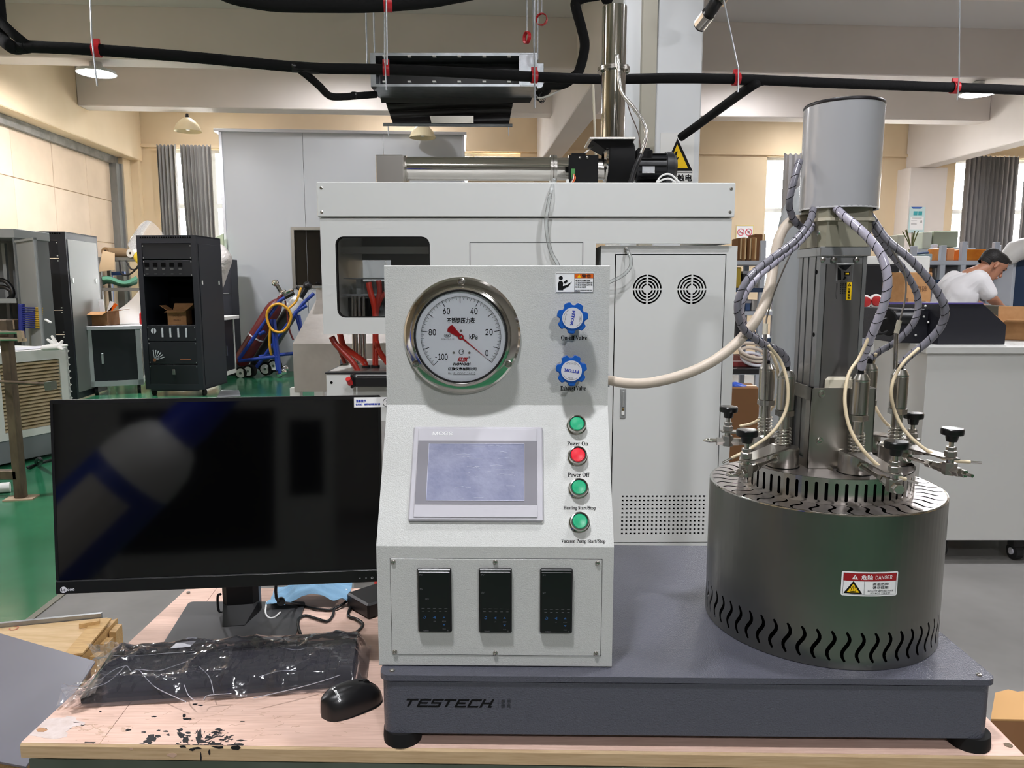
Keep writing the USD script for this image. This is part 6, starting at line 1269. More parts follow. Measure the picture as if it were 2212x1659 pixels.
L2.part('latch', pl_.put(box(lw * .62, lw * .68, lz - 1.12, lz - 1.06, -.006, .004)), steel, False)
for y_ in (-.12, -ld + .12): L2.part('side_clip', pl_.put(box(lw + .006, lw + .012, lz - .62, lz - .56, y_, y_ + .03)), white, False)
# grey cabinet with its door open
gcm = mat('cabinet_grey', (150, 153, 153), .5); gcd = mat('cabinet_inside', (104, 107, 108), .6)
gp_ = front(P(46, 700, 7.6), .04); gz1 = gp_.uv(20, 494)[1]; gw = 1.2
GC = Thing('open_cabinet', 'grey control cabinet at the left edge with its door hanging open and wires inside', 'cabinet', [gp_.o[0] - .5, 7.9, 0], .04)
z0_ = -gp_.o[2]
GC.part('carcass', gp_.put(cat(box(-gw, 0, z0_ + .05, gz1, -.6, -.58), box(-.015, 0, z0_ + .05, gz1, -.58, 0), box(-gw, -gw + .015, z0_ + .05, gz1, -.58, 0), box(-gw, 0, z0_ + .05, z0_ + .1, -.58, 0))), gcd, False)
GC.part('top_cap', gp_.put(box(-gw - .01, .012, gz1 - .09, gz1, -.61, .012, .003)), gcm)
for x_ in (-.17, -.1, -.42): GC.part('mounting_rail', gp_.put(box(x_, x_ + .035, z0_ + .1, gz1 - .12, -.5, -.46)), gcm, False)
for k in range(14): GC.part('rail_slot', gp_.put(box(-.155, -.14, gz1 - .2 - k * .055, gz1 - .23 - k * .055, -.46, -.457)), dark, False)
GC.part('shelf', gp_.put(box(-.7, -.06, gp_.uv(15, 655)[1], gp_.uv(15, 645)[1], -.5, -.05)), gcm, False)
GC.part('device_box', gp_.put(box(-.7, -.1, gp_.uv(15, 712)[1], gp_.uv(15, 692)[1], -.4, -.05)), mat('device_tan', (150, 130, 110), .6), False)
for k in range(2): GC.part('loose_cable', hose([P(-12, 606 + 14 * k, 7.75), P(8, 606 + 14 * k, 7.7), P(24, 620 + 8 * k, 7.7), P(28, 636, 7.7), P(22 - 4 * k, 646, 7.75)], .022, 8), black, True)
hg = gp_.at(0, 0, 0); fe = P(80.5, 600, 7.1); dpl = Plane(hg, fe - hg - [0, 0, (fe - hg)[2]], (0, 0, 1)); dw_ = np.linalg.norm((fe - hg)[:2]); zd0, zd1 = dpl.uv(100, 735)[1] - .9, dpl.uv(80, 512)[1]
dr_ = GC.part('door', dpl.put(cat(box(.01, dw_, zd0, zd1, -.02, -.012), box(dw_ - .03, dw_, zd0, zd1, -.02, .008, .002), box(.01, dw_, zd1 - .02, zd1, -.02, .006), box(.01, dw_, zd0, zd0 + .02, -.02, .006))), gcm, False)
bw = mat('blue_wire', (30, 44, 130), .45); yw = mat('yellow_sleeve', (196, 160, 40), .45)
GC.part('wire_trunk', hose([P(46, 656, 7.35), P(47, 690, 7.34), P(48, 735, 7.33)], .03, 8), bw, True, dr_)
for k in range(10):
    v = 664 + 4.6 * k; GC.part('wire', hose([P(48, v, 7.34), P(60, v + 1, 7.26), P(78, v + 1.5, 7.2)], .008, 6), bw, True, dr_); GC.part('wire_sleeve', hose([P(78, v + 1.5, 7.2), P(84, v + 1.5, 7.17), P(91, v + 2, 7.14)], .010, 6), yw, True, dr_)
GC.part('door_handle', bar(P(98, 690, 7.12), P(110, 697, 7.05), .02, .012), white, False, dr_)
# air cooler
qn, qf = PZ(0, 1014, 0), PZ(163, 977, 0); cex = qf - qn; clen = 1.5; cpn = Plane(qf - cex / np.linalg.norm(cex) * clen, cex, (0, 0, 1)); Cv = lambda u, v, h=0.0: cpn.uv(u, v, h)
ctop = Cv(144, 751)[1]; cbw = (Cv(0, 956)[1] + Cv(105, 934)[1]) / 2
AL = Thing('air_cooler', 'boxy white air cooler with brown-stained louvres on a grey base', 'air cooler', cpn.at(clen / 2, 0, -.35), math.atan2(cpn.ex[1], cpn.ex[0]))
cw = mat('cooler_white', (222, 222, 218), .5); cs = mat('louvre_beige', (196, 180, 146), .6, var=(9, (170, 150, 112))); cgm = mat('cooler_base_grey', (116, 120, 124), .55)
l0, l1 = Cv(13, 948)[0], Cv(128, 776)[0]; lz0, lz1 = cbw + .06, Cv(126, 775)[1]
fg = sbox(0, cbw, clen, ctop).difference(sbox(l0, lz0, l1, lz1))
AL.part('housing', cpn.put(cat(prism(fg, -.03, 0), box(0, .02, cbw, ctop, -.7, -.03), box(0, clen, cbw, ctop, -.7, -.69), box(0, clen, ctop - .02, ctop, -.7, -.03))), cw, False)
for k in range(12): AL.part('side_rib', cpn.put(hull([(clen - .02, cbw + (k + .05) * (ctop - cbw) / 12, h) for h in (0, -.7)] + [(clen + .02, cbw + (k + .5) * (ctop - cbw) / 12, h) for h in (0, -.7)] + [(clen - .02, cbw + (k + .95) * (ctop - cbw) / 12, h) for h in (0, -.7)])), cw, False)
AL.part('base', cpn.put(box(.02, clen - .02, .03, cbw, -.68, -.015, .004)), cgm); AL.part('dark_core', cpn.put(box(l0, l1, lz0, lz1, -.12, -.1)), mat('cooler_core', (60, 44, 28), .9), False)
ns_ = 19
for k in range(ns_):
    z = lz0 + (k + .5) * (lz1 - lz0) / ns_; AL.part('slat', cpn.put(hull([(x, z - .012, -.005) for x in (l0, l1)] + [(x, z + .002, -.012) for x in (l0, l1)] + [(x, z + .018, -.06) for x in (l0, l1)] + [(x, z + .012, -.066) for x in (l0, l1)])), cs, False)
for k in range(3): AL.part('louvre_link', cpn.put(box(l0 + (k + .5) * (l1 - l0) / 3 - .006, l0 + (k + .5) * (l1 - l0) / 3 + .006, lz0, lz1, -.09, -.07)), cs, False)
cable_p = [PZ(60, 1010, .02), PZ(80, 1003, .02), PZ(90, 996, .12), PZ(83, 990, .14), PZ(80, 1000, .03), PZ(120, 992, .02)]
AL.part('power_cord', hose(cable_p, .012, 7), black, True)
pt = cpn.at(clen * .8, ctop, -.2)
gl_ = Thing('work_glove', 'crumpled white cotton glove on top of the air cooler', 'glove', P(120, 745, 5.95))
r8 = random.Random(8); gl_c = P(118, 746, 5.95); gl_c[2] = ctop + .024
gm_ = mat('white_cotton', (232, 230, 226), .9, spec=.1)
def lump(pts, rad, ln):
    h = None
    for (a, ra), (b, rb_) in pts:
        q = manifold3d.Manifold.batch_hull([manifold3d.Manifold.sphere(ra, 16).translate(list(map(float, a))), manifold3d.Manifold.sphere(rb_, 16).translate(list(map(float, b)))]); h = q if h is None else h + q
    m_ = h.refine_to_length(ln).to_mesh(); t_ = trimesh.Trimesh(m_.vert_properties[:, :3], m_.tri_verts, process=True); trimesh.smoothing.filter_taubin(t_, iterations=8); return t_
sg = [((gl_c + [-.09, .0, .0], .022), (gl_c + [.03, .01, .01], .028))] + [((gl_c + [.02, .01, .01], .018), (gl_c + d_, .011)) for d_ in (np.array([-.05, .0, .065]), np.array([-.02, .01, .09]), np.array([.05, .02, .05]), np.array([.09, .01, .02]), np.array([.08, -.03, -.01]))]
gl_.part('glove', lump(sg, 0, .010), gm_, True)
pp_ = Thing('paper_sheet', 'loose printed papers lying on the air cooler', 'papers', cpn.at(clen * .6, ctop, -.25))
for k, (x_, a) in enumerate(((.72, .2), (.9, -.15), (.5, .05))):
    m_ = rot(box(-.2, .2, -.13, .13, 0, .002), math.degrees(a)); pp_.part('sheet', cpn.put(TM(np.c_[m_.vertices[:, 0] + clen * x_, m_.vertices[:, 2] + ctop + .001 + .003 * k, -m_.vertices[:, 1] - .2], m_.faces)), [whitep, lgreyp, cardb][k], False)
# rusty post with clamps
pb = PZ(46, 1078, 0); rust = mat('rusty_steel', (112, 98, 80), .6, .5, var=(7, (72, 60, 50), (1, 1, .4), .35, .65)); pz1 = P(18, 690, pb[1])[2]
PO = Thing('steel_post', 'rusty square steel post with clamp arms at the left edge', 'post', pb)
PO.part('post', box(pb[0] - .030, pb[0] + .030, pb[1] - .030, pb[1] + .030, .01, pz1, .006), rust); PO.part('base_plate', rot(box(pb[0] - .09, pb[0] + .09, pb[1] - .06, pb[1] + .06, 0, .012), 12, at=pb), mat('plate_tan', (168, 148, 122), .7))
for v, u1 in ((718, 46), (733, 50)): PO.part('clamp_rod', cyl(P(-30, v, pb[1] - .05), P(u1, v, pb[1] - .05), .012, n=8), steel)
PO.part('clamp_jaw', cat(bar(P(44, 715, pb[1] - .05), P(46, 736, pb[1] - .05), .03), bar(P(40, 736, pb[1] - .05), P(56, 734, pb[1] - .05), .02)), steel, False)
PO.part('clamp_rod', cyl(P(-10, 824, pb[1] - .05), P(108, 830, pb[1] - .4), .010, n=8), rust); PO.part('clamp_jaw', bar(P(108, 824, pb[1] - .4), P(111, 842, pb[1] - .4), .06, .04), mat('clamp_green', (84, 92, 80), .6), False)
PO.part('foot_beam', box(pb[0] - 1.2, pb[0], pb[1] - .03, pb[1] + .03, .14, .2, .004), rust)
single('plastic_tube', cyl(PZ(-20, 1056, .04), PZ(22, 1052, .04), .035, n=14), white, 'short white plastic tube on the green floor by the rusty post', 'tube')
# black cart with a carton on it
k0, k1_, k2 = PZ(198, 856, 0), PZ(312, 850, 0), PZ(324, 842, 0); kp_ = Plane(k0, k1_ - k0, (0, 0, 1)); kw = np.linalg.norm(k1_ - k0); Kv = lambda u, v: kp_.uv(u, v); kz = Kv(250, 712)[1]
CT_ = Thing('tool_cart', 'low black cart with pale metal frame and a carton on top', 'cart', kp_.at(kw / 2, 0, -.3), math.atan2(kp_.ex[1], kp_.ex[0]))
fm = mat('cart_frame', (186, 188, 190), .4, .3)
CT_.part('frame', kp_.put(cat(box(0, .05, .12, kz, -.05, 0), box(kw - .06, kw, .12, kz, -.05, 0), box(0, kw, .12, .19, -.05, 0), box(kw - .05, kw, .12, kz, -.65, -.6), box(kw - .05, kw, .12, .19, -.6, -.05))), fm, False)
CT_.part('top_board', kp_.put(box(.0, kw + .03, kz, kz + .05, -.66, .03, .004)), fm)
kd_ = CT_.part('door', kp_.put(box(.05, kw - .06, .19, kz, -.02, -.008)), rkd, False); CT_.part('handle', kp_.put(box(Kv(219, 780)[0], Kv(225, 780)[0], Kv(222, 786)[1], Kv(222, 763)[1], -.008, .006, .004)), alu, 30, kd_)
CT_.part('side_panel', kp_.put(box(kw - .02, kw - .01, .19, kz, -.6, -.05)), rkd, False)
for x_ in (.06, kw - .06): CT_.part('caster', cyl(kp_.at(x_ - .02, .06, -.06), kp_.at(x_ + .02, .06, -.06), .06, n=14), rubber)
cc = kp_.at(Kv(217, 700)[0], kz + .05, -.3)
bxw = Kv(245, 700)[0] - Kv(191, 700)[0]; bxh = Kv(220, 674)[1] - kz - .05
cb2 = carton('cardboard_box', 'open carton full of paper and parts on the black cart', cc, bxw, .36, bxh, .08, ((0, -15), (1, 8), (3, 60)))
for k, (du, dv, w_, m_) in enumerate(((-14, -26, .05, cardb), (4, -30, .06, whitep), (18, -26, .05, whitep), (10, -18, .04, orangep))):
    b0 = cc + [du * .004, .0, bxh * .6]; cb2.part('content', bar(b0, b0 + [.09 * (k - 1.2), 0, .26 - .03 * k], w_, .01, up=(0, 1, 0)), m_, False)
single('red_bottle', lathe([(.05, 0), (.055, .02), (.05, .14), (.02, .18), (.02, .22)], 16, kp_.at(Kv(309, 700)[0], kz + .05, -.3)), red, 'small red bottle on the black cart beside the rack', 'bottle')
# shelving with rolls behind the cart
SY = 12.2; shm = mat('shelf_grey', (112, 110, 106), .5); blf = mat('blue_frame', (40, 84, 160), .45)
sx0, sx1 = P(201, 600, SY)[0], P(312, 600, SY)[0]; zt_ = P(240, 556, SY)[2]
SHf = Thing('storage_shelf', 'grey metal shelf with rolls and plastic wrap beside the rack', 'shelf', [(sx0 + sx1) / 2, SY, 0])
for x_ in (sx0, sx0 + .0, sx1):
    pass
for x_, y_ in ((sx0, SY + .5), (sx0 + .12, SY), (sx1, SY), (sx1, SY + .5)): SHf.part('post', box(x_ - .025, x_ + .025, y_ - .025, y_ + .025, 0, zt_, .003), shm)
for v in (556, 622, 700): z = P(240, v, SY)[2]; SHf.part('shelf_board', box(sx0, sx1, SY - .02, SY + .52, z - .05, z), shm)
def roll(label, u, v, Y, r, m, hole=.45, L=.9):
    c = P(u, v, Y); d = np.array([.25, 1, 0]); d /= np.linalg.norm(d); t = Thing('material_roll', label, 'roll', c)
    t.part('roll', lathe([(r * hole, 0), (r, 0), (r, L), (r * hole, L)], 26, c, d, cap=False), m); t.part('core', lathe([(r * hole, .002), (r * hole * .75, .002), (r * hole * .75, L)], 20, c, d, cap=False), mat(f'roll_core_{u}', (84, 66, 50), .9)); return t
rl = roll('brown paper roll hanging over the top of the grey shelf', 227, 544, SY - .05, .075, mat('brown_paper', (146, 118, 84), .8))
rl.part('loose_sheet', thick(grid(lambda s, t: P(222 + 26 * s - 10 * t * (1 - s), 541 + 6 * s + 46 * t - 10 * t * s, SY - .07 - .03 * math.sin(3 * t)), 8, 8), .003), mat('paper_tan', (220, 194, 158), .8), True)
roll('white roll lying on the top of the grey shelf', 281, 547, SY - .05, .07, mat('white_roll', (228, 226, 222), .7), .3)
wrap_m = clear('film_wrap', (.98, .98, .97), .15, 1.5, haze=.35)
single('foam_bundle', thick(grid(lambda s, t: P(220 + 74 * s, 598 + 12 * t + 5 * math.sin(3 * s) * (1 - t), SY - .05 + .3 * t) + np.array([0, 0, .03 * math.sin(7 * s)]), 12, 6), .05), mat('green_foam', (110, 176, 150), .8), 'pale green foam bundle on the middle shelf board', 'foam')
single('blue_stand', cat(*[bar(P(a, b, 12.9), P(c, d, 12.9), .06) for a, b, c, d in ((218, 590, 222, 690), (238, 592, 242, 690), (216, 592, 270, 590))]), blf, 'blue steel frame standing behind the grey shelf', 'frame')
single('dust_sheet', thick(grid(lambda s, t: P(228 + 95 * s, 704 - (t * (8 + 88 * s)) + 3 * math.sin(9 * s + 3 * t), 11.2 + .5 * t + .05 * math.sin(8 * s + 5 * t)), 24, 16), .006), mat('white_sheet', (214, 212, 210), .6, spec=.3), 'white dust sheet draped over equipment left of the rack', 'dust sheet', smooth=60)
for k, pts in enumerate((((258, 562), (262, 590), (276, 594), (290, 585), (300, 572)), ((272, 562), (282, 580), (292, 582), (303, 575), (305, 590)))):
    single('loose_hose', hose([P(u, v, SY - .1) for u, v in pts], .014, 8), black, ['long black hose looping below the shelf top', 'short black hose beside the rack at shelf height'][k], 'hose', smooth=True)
fs = clear('film_sheet', (.98, .97, .95), .12, 1.3, haze=.08)
single('film_sheet', thick(grid(lambda s, t: P(284 + 84 * s - 8 * math.sin(3 * t), 540 - 62 * t * math.sin(.4 + 2.5 * s) - 4 * math.sin(6 * s), 10.8 + .35 * t * math.sin(2 * s + 1)), 20, 14), .004), fs, 'curved clear plastic sheet standing up behind the rack', 'plastic sheet', smooth=60)
single('yellow_bag', lump([((P(303, 556, 12.0), .10), (P(310, 566, 12.0), .09))], 0, .05), mat('yellow_film', (224, 196, 50), .5), 'yellow bag beside the rack on the grey shelf', 'bag', smooth=True)
# things right of the rack
wq = P(478, 570, 11.3)
single('wrapped_parcel', lump([((P(472, 545, 11.3), .13), (P(478, 560, 11.3), .16)), ((P(474, 580, 11.3), .14), (P(471, 617, 11.3), .08)), ((P(478, 560, 11.3), .16), (P(474, 580, 11.3), .14))], 0, .06), mat('foam_wrap', (206, 200, 196), .5, bump=(20, .02)), 'white foam-wrapped parcel between the rack and the booth', 'parcel', smooth=True)
single('green_sheet', hull([np.array(q) + [0, d_, 0] for d_ in (0, .03) for q in (P(456, 518, 12.2), P(482, 504, 12.2), [P(456, 518, 12.2)[0], 12.16, .005], [P(482, 504, 12.2)[0], 12.16, .005])]), mat('pale_green_board', (176, 188, 160), .7), 'pale green board leaning behind the rack', 'board')
bc0, bc1 = P(462, 600, 11.75), P(499, 600, 11.75)
BC = Thing('black_cabinet', 'narrow black cabinet in front of the left end of the booth', 'cabinet', [(bc0[0] + bc1[0]) / 2, 11.9, 0])
BC.part('body', box(bc0[0], bc1[0], 11.75, 12.05, 0, P(480, 560, 11.75)[2], .004), rkm); BC.part('handle', box(bc0[0] + .14, bc0[0] + .23, 11.74, 11.75, P(480, 635, 11.75)[2], P(480, 632, 11.75)[2]), alu)
w0, w1, w2 = PZ(484, 828, 0), PZ(512, 818, 0), PZ(478, 826, 0); wz = P(490, 692, w0[1])[2]
WC = Thing('white_cart', 'white framed cart with black doors below the gas cylinders', 'cart', [(w0[0] + w1[0]) / 2, w0[1] + .2, 0])
wpl = Plane(w0, w1 - w0, (0, 0, 1)); ww = np.linalg.norm(w1 - w0)
WC.part('frame', wpl.put(cat(box(0, .06, .1, wz, -.05, 0), box(ww - .04, ww, .1, wz, -.05, 0), box(0, ww, .1, .16, -.05, 0), box(-.5, .0, .1, .16, -.3, -.24), box(-.5, .06, .1, wz, -.35, -.3))), white, False)
WC.part('door', wpl.put(box(.06, ww - .04, .16, wz, -.03, -.01)), rkd, False); WC.part('top_board', wpl.put(box(-.5, ww + .06, wz, wz + .05, -.4, .06, .004)), white, False); WC.part('handle', wpl.put(box(ww * .3, ww * .34, wz * .42, wz * .58, -.01, .01)), alu, False)
WC.part('side_panel', wpl.put(box(-.48, -.01, .16, wz, -.12, -.1)), rkd, False)
# gas cylinders on their blue trolleys
blm = mat('trolley_blue', (34, 62, 150), .4); redc = mat('cylinder_maroon', (100, 34, 36), .4); grc = mat('cylinder_grey', (62, 66, 64), .45); yel = mat('yellow_hose', (218, 160, 36), .45)
def gas(label, b, t, Y, Y2, r, m, neck):
    p, q = P(*b, Y), P(*t, Y2); d = (q - p) / np.linalg.norm(q - p); L = np.linalg.norm(q - p); T = Thing('gas_cylinder', label, 'gas cylinder', p)
    T.part('body', lathe([(r * .9, 0), (r, .03), (r, L - .22), (r * .9, L - .12), (r * .6, L - .03), (r * .34, L)], 28, p, d), m)
    T.part('neck', lathe([(r * .36, L), (r * .36, L + .05), (r * .2, L + .06), (r * .2, L + .12)], 16, p, d), neck); return T, p, d, L
ga, p, d, L = gas('maroon gas cylinder lying back on a blue trolley', (517, 786), (603, 648), 11.7, 11.75, .125, redc, redc)
ga.part('regulator', cat(ball(p + d * (L + .14), .05), cyl(p + d * (L + .1), p + d * (L + .14) + [-.12, 0, .14], .03, n=10), ball(p + d * (L + .14) + [-.13, 0, .15], .055), cyl(p + d * (L + .12), p + d * (L + .12) + [.16, 0, .06], .028, n=8)), chrome, 30)
ga.part('band', lathe([(.128, -.012), (.129, 0), (.128, .012)], 28, p + d * (L * .42), d, cap=False), lgreyp)
gb, p2, d2, L2_ = gas('dark grey gas cylinder with a white shoulder on the rear blue trolley', (554, 792), (650, 640), 11.95, 12.0, .12, grc, white)
gb.part('shoulder', lathe([(.123, L2_ - .30), (.123, L2_ - .2), (.11, L2_ - .11), (.075, L2_ - .02)], 28, p2, d2, cap=False), white)
gb.part('regulator', cat(cyl(p2 + d2 * L2_, p2 + d2 * (L2_ + .22), .05, n=12), cyl(p2 + d2 * (L2_ + .1), p2 + d2 * (L2_ + .1) + [-.12, 0, .06], .03, n=8), ball(p2 + d2 * (L2_ + .2), .07)), black, 30)
def trolley(label, pairs, wheels, Y, caster=None):
    T = Thing('cylinder_trolley', label, 'trolley', P(*wheels[0][:2], Y)); 
    for a, b, c, e, nm in pairs: T.part(nm, cyl(P(a, b, Y - .15), P(c, e, Y - .15), .028, n=10), blm)
    for u, v, r in wheels:
        c = P(u, v, Y - .1); w_ = T.part('wheel', cyl(c, c + [.02, .09, 0], r, n=24), rubber); T.part('hub', cyl(c - [.0, .012, 0], c, r * .72, n=20), white, 30, w_); T.part('axle_cap', cyl(c - [0, .02, 0], c - [0, .01, 0], r * .2, n=12), steel, 30, w_)
    if caster:
        for u, v in caster: c = P(u, v, Y - .1); T.part('caster', ball(c, .055), chrome)
    return T
T1 = trolley('front blue trolley carrying the maroon gas cylinder', ((516, 776, 604, 650, 'rail'), (604, 650, 626, 636, 'handle_bar'), (516, 780, 600, 770, 'base_bar'), (592, 690, 605, 806, 'prop_leg'), (586, 690, 600, 800, 'prop_leg'), (560, 722, 572, 716, 'cross_bar')), ((520, 806, .10), (536, 802, .10)), 11.6, ((604, 808), (612, 803)))
T1.part('grip', cyl(P(616, 642, 11.45), P(634, 632, 11.45), .036, n=10), black)
T2 = trolley('rear blue trolley carrying the dark grey gas cylinder', ((553, 794, 655, 655, 'rail'), (655, 655, 678, 634, 'handle_bar'), (560, 770, 640, 763, 'base_bar'), (640, 680, 650, 716, 'prop_leg'), (645, 680, 652, 716, 'prop_leg'), (636, 676, 662, 660, 'cross_bar')), ((573, 797, .105), (591, 790, .10)), 11.85, ((616, 796),))
th = np.linspace(0, 2 * np.pi * 2.2, 60)
single('hose_coil', cat(tube(np.array([P(602 + (26 + 1.5 * math.sin(3 * a)) * math.cos(a + 1.2), 687 + (30 + math.cos(2 * a)) * math.sin(a + 1.2), 11.32 + .01 * a) for a in th]), .020, 8), hose([P(584, 706, 11.42), P(582, 740, 11.42), P(586, 765, 11.45), P(594, 771, 11.5)], .020, 8), hose([P(622, 668, 11.45), P(640, 650, 11.5), P(650, 622, 11.6)], .018, 8)), yel, 'yellow gas hose coiled on the blue trolleys', 'hose', smooth=True)
single('red_hose', hose([P(616, 650, 11.5), P(622, 690, 11.45), P(626, 715, 11.45), P(634, 735, 11.45)], .014, 6), redc, 'thin dark red hose hanging from the maroon cylinder', 'hose', smooth=True)
single('metal_sheet', hull([PZ(468, 858, 1.0 - 1.0 + z) for z in (.0, .01)] + [PZ(520, 856, z) for z in (0, .01)] + [PZ(516, 842, z) for z in (0, .01)] + [PZ(478, 842, z) for z in (0, .01)]), galv, 'small grey metal sheet on the green floor under the white cart', 'metal sheet')
# ---------------------------------------------------------------- right background
# white instrument cart with the black instrument
wz0, wz1 = .13, P(2005, 750, 3.66)[2]
A = PZ(2005, 750, wz1); B = PZ(2230, 750, wz1); C_ = PZ(1872, 716, wz1)
ex, ey = (B - A)[:2], (C_ - A)[:2]; ey = ey / np.linalg.norm(ey) * 1.1; ex = ex / np.linalg.norm(ex) * 1.5
whp = mat('cart_white_paint', (206, 206, 202), .45)
cpoly = Polygon([A[:2], A[:2] + ex, A[:2] + ex + ey, A[:2] + ey])
IC = Thing('instrument_cart', 'big white instrument cabinet on casters behind the heater drum', 'cabinet', (*np.array(cpoly.centroid.coords[0]), 0))
IC.part('body', prism(cpoly, wz0, wz1 - .03), whp, False); IC.part('top_board', prism(cpoly.buffer(.012, join_style='mitre'), wz1 - .03, wz1), whp, False)
cas = mat('caster_black', (24, 24, 25), .5)
for u, v in ((2192, 1190), (2030, 1150), (2140, 1020)):
    p = PZ(u, v, .045) if u == 2192 else np.array([*(A[:2] + ex * .12 + ey * (.12 if u == 2030 else .88)), .045])
    c_ = IC.part('caster', cat(cyl(p + [-.018, 0, 0], p + [.018, 0, 0], .042, n=24), box(p[0] - .026, p[0] + .026, p[1] - .03, p[1] + .03, .07, wz0 + .005, .006)), cas)
    IC.part('caster_hub', cyl(p + [-.024, 0, 0], p + [.024, 0, 0], .018, n=16), lgreyp, 30, c_)
iz0, iz1 = wz1, P(2010, 655, 3.95)[2]
bkm = mat('instrument_black', (32, 32, 40), .45, bump=(200, .0005)); 
q0, q1 = PZ(1884, 728, iz0), PZ(2140, 737, iz0); yb = q0[1]
X0, X1 = P(1938, 700, 3.9)[0], P(2152, 700, 3.9)[0]; Xm = P(2010, 700, 3.9)[0]; Y0, Y1 = 3.82, 4.35
IN = Thing('black_instrument', 'black metal instrument box with sloped right corner, standing on the white instrument cabinet', 'instrument', [(Xm + X1) / 2, (Y0 + Y1) / 2, iz0])
ipf = Polygon([(Xm, iz0 + .001), (X1, iz0 + .001), (X1, iz0 + (iz1 - iz0) * .48), (X1 - .13, iz1), (Xm, iz1)])
m_ = prism(ipf, Y0, Y1); IN.part('case', TM(np.asarray(m_.vertices)[:, [0, 2, 1]], np.asarray(m_.faces)[:, ::-1]), bkm, False)
IN.part('top_edge', box(Xm - .30, X1 - .13, Y0 - .004, Y0 + .02, iz1 - .002, iz1 + .006), mat('violet_film', (96, 86, 150), .4), False)
IN.part('side_case', box(X0 + .02, Xm, Y0 + .1, Y1, iz0 + .001, iz1 - .03, .004), bkm); IN.part('tube', cyl([X0 - .02, Y0 + .12, iz0 + .13], [X0 + .1, Y0 + .12, iz0 + .13], .04, n=24), black)
IN.part('dish', lathe([(.070, 0), (.074, .008), (.045, .025), (.02, .03)], 32, [X0 - .035, Y0 + .12, iz0 + .11], (1, .25, .1)), blackm)
for u, v in ((1999, 661), (1996, 684), (2005, 696), (1978, 724)): IN.part('screw', ball(P(u, v, Y0 + .08), .006, n=1), white)
single('looped_cable', hose([P(1915, 688, 3.9), P(1900, 692, 3.88), P(1893, 706, 3.87), P(1893, 720, 3.86), P(1905, 721, 3.86), P(1918, 714, 3.86)], .006, 6), black, 'thin black looped cable beside the round dish', 'cable', smooth=True)
# grey vent pipe behind the tower
vp = Thing('vent_pipe', 'fat grey vent pipe with an elbow rising behind the tower', 'pipe', [*P(1691, 900, 2.2)[:2], 0])
gpp = mat('vent_pipe_grey', (150, 153, 155), .4); b_ = P(1691, 900, 2.2); t_ = P(1691, 440, 2.2)
pts = [[b_[0], 2.2, .0], [b_[0], 2.2, .5], [b_[0], 2.2, 1.0], [b_[0], 2.2, 1.45], [b_[0] + .004, 2.2, 1.585], [b_[0] + .03, 2.2, 1.66], [b_[0] + .075, 2.2, 1.69], [b_[0] + .12, 2.2, 1.68], [b_[0] + .155, 2.2, 1.62], [b_[0] + .165, 2.2, 1.5], [b_[0] + .165, 2.2, .8], [b_[0] + .165, 2.2, 0]]
vp.part('pipe', tube(spline(pts, 8), .043, 24), gpp, True); vp.part('base_flange', cyl([b_[0], 2.2, 0], [b_[0], 2.2, .02], .09, n=24), gpp)
# no-smoking and safety posters
np_ = Plane(RM.w(0, RB, 0), RM.R[:, 0], (0, 0, 1)); s0, s1 = np_.uv(1589, 516), np_.uv(1628, 487)
NS = Thing('prohibition_sign', 'white sign with two red crossed circles on the back wall', 'sign', np_.at(*((s0 + s1) / 2)), .0732)
NS.part('plate', np_.put(box(s0[0], s1[0], s0[1], s1[1], 0, .006)), whitep, False); NS.part('border', np_.put(prism(sbox(*s0, *s1).difference(sbox(*s0, *s1).buffer(-.012)), .006, .009)), mat('frame_gold', (226, 206, 130), .5), False)
w_ = s1[0] - s0[0]; h_ = s1[1] - s0[1]
for k in (.28, .72):
    c_ = (s0[0] + k * w_, s0[1] + h_ * .5); R_ = w_ * .2
    NS.part('red_circle', np_.put(prism(union_all([disc(*c_, R_).difference(disc(*c_, R_ * .8)), stroke([(c_[0] - R_ * .6, c_[1] + R_ * .6), (c_[0] + R_ * .6, c_[1] - R_ * .6)], R_ * .2)]), .006, .009)), mat(f'sign_pink_{int(k*100)}', (206, 70, 90), .5), False)
    NS.part('symbol', np_.put(prism(stroke([(c_[0] - R_ * .4, c_[1] - R_ * .1), (c_[0] + R_ * .45, c_[1] - R_ * .1)], R_ * .22) if k < .5 else disc(*c_, R_ * .35), .006, .0085)), greyp, False)
op = Plane(RM.w(0, RB - .43, 0), RM.R[:, 0], (0, 0, 1)); s0, s1 = op.uv(1961, 503), op.uv(1999, 447)
PS = Thing('safety_poster', 'pale blue framed notice with two teal pictures on the pale back column', 'poster', op.at(*((s0 + s1) / 2)), .0732); w_ = s1[0] - s0[0]; h_ = s1[1] - s0[1]
f2 = lambda a, b: (s0[0] + a * w_, s0[1] + b * h_); teal = mat('poster_teal', (44, 160, 168), .5); pblue = mat('poster_pale_blue', (196, 222, 222), .5)
PS.part('sheet', op.put(box(*[s0[0], s1[0]], s0[1], s1[1], 0, .008)), pblue, False)
PS.part('heading', op.put(prism(Polygon([f2(.08, 1), f2(.8, 1), f2(.68, .93), f2(.2, .93)]), .008, .011)), mat('poster_blue', (40, 90, 170), .5), False)
for a in (.26, .56): PS.part('picture', op.put(prism(sbox(*f2(a, .68), *f2(a + .24, .83)), .008, .011)), teal, False)
PS.part('white_field', op.put(prism(sbox(*f2(.08, .12), *f2(.92, .62)), .008, .0095)), whitep, False)
PS.part('print', op.put(prism(union_all([sbox(*f2(.2, .56), *f2(.8, .575)), sbox(*f2(.15, .45), *f2(.5, .47)), sbox(*f2(.15, .33), *f2(.5, .35)), sbox(*f2(.74, .38), *f2(.82, .48))]), .0095, .011)), greyp, False)
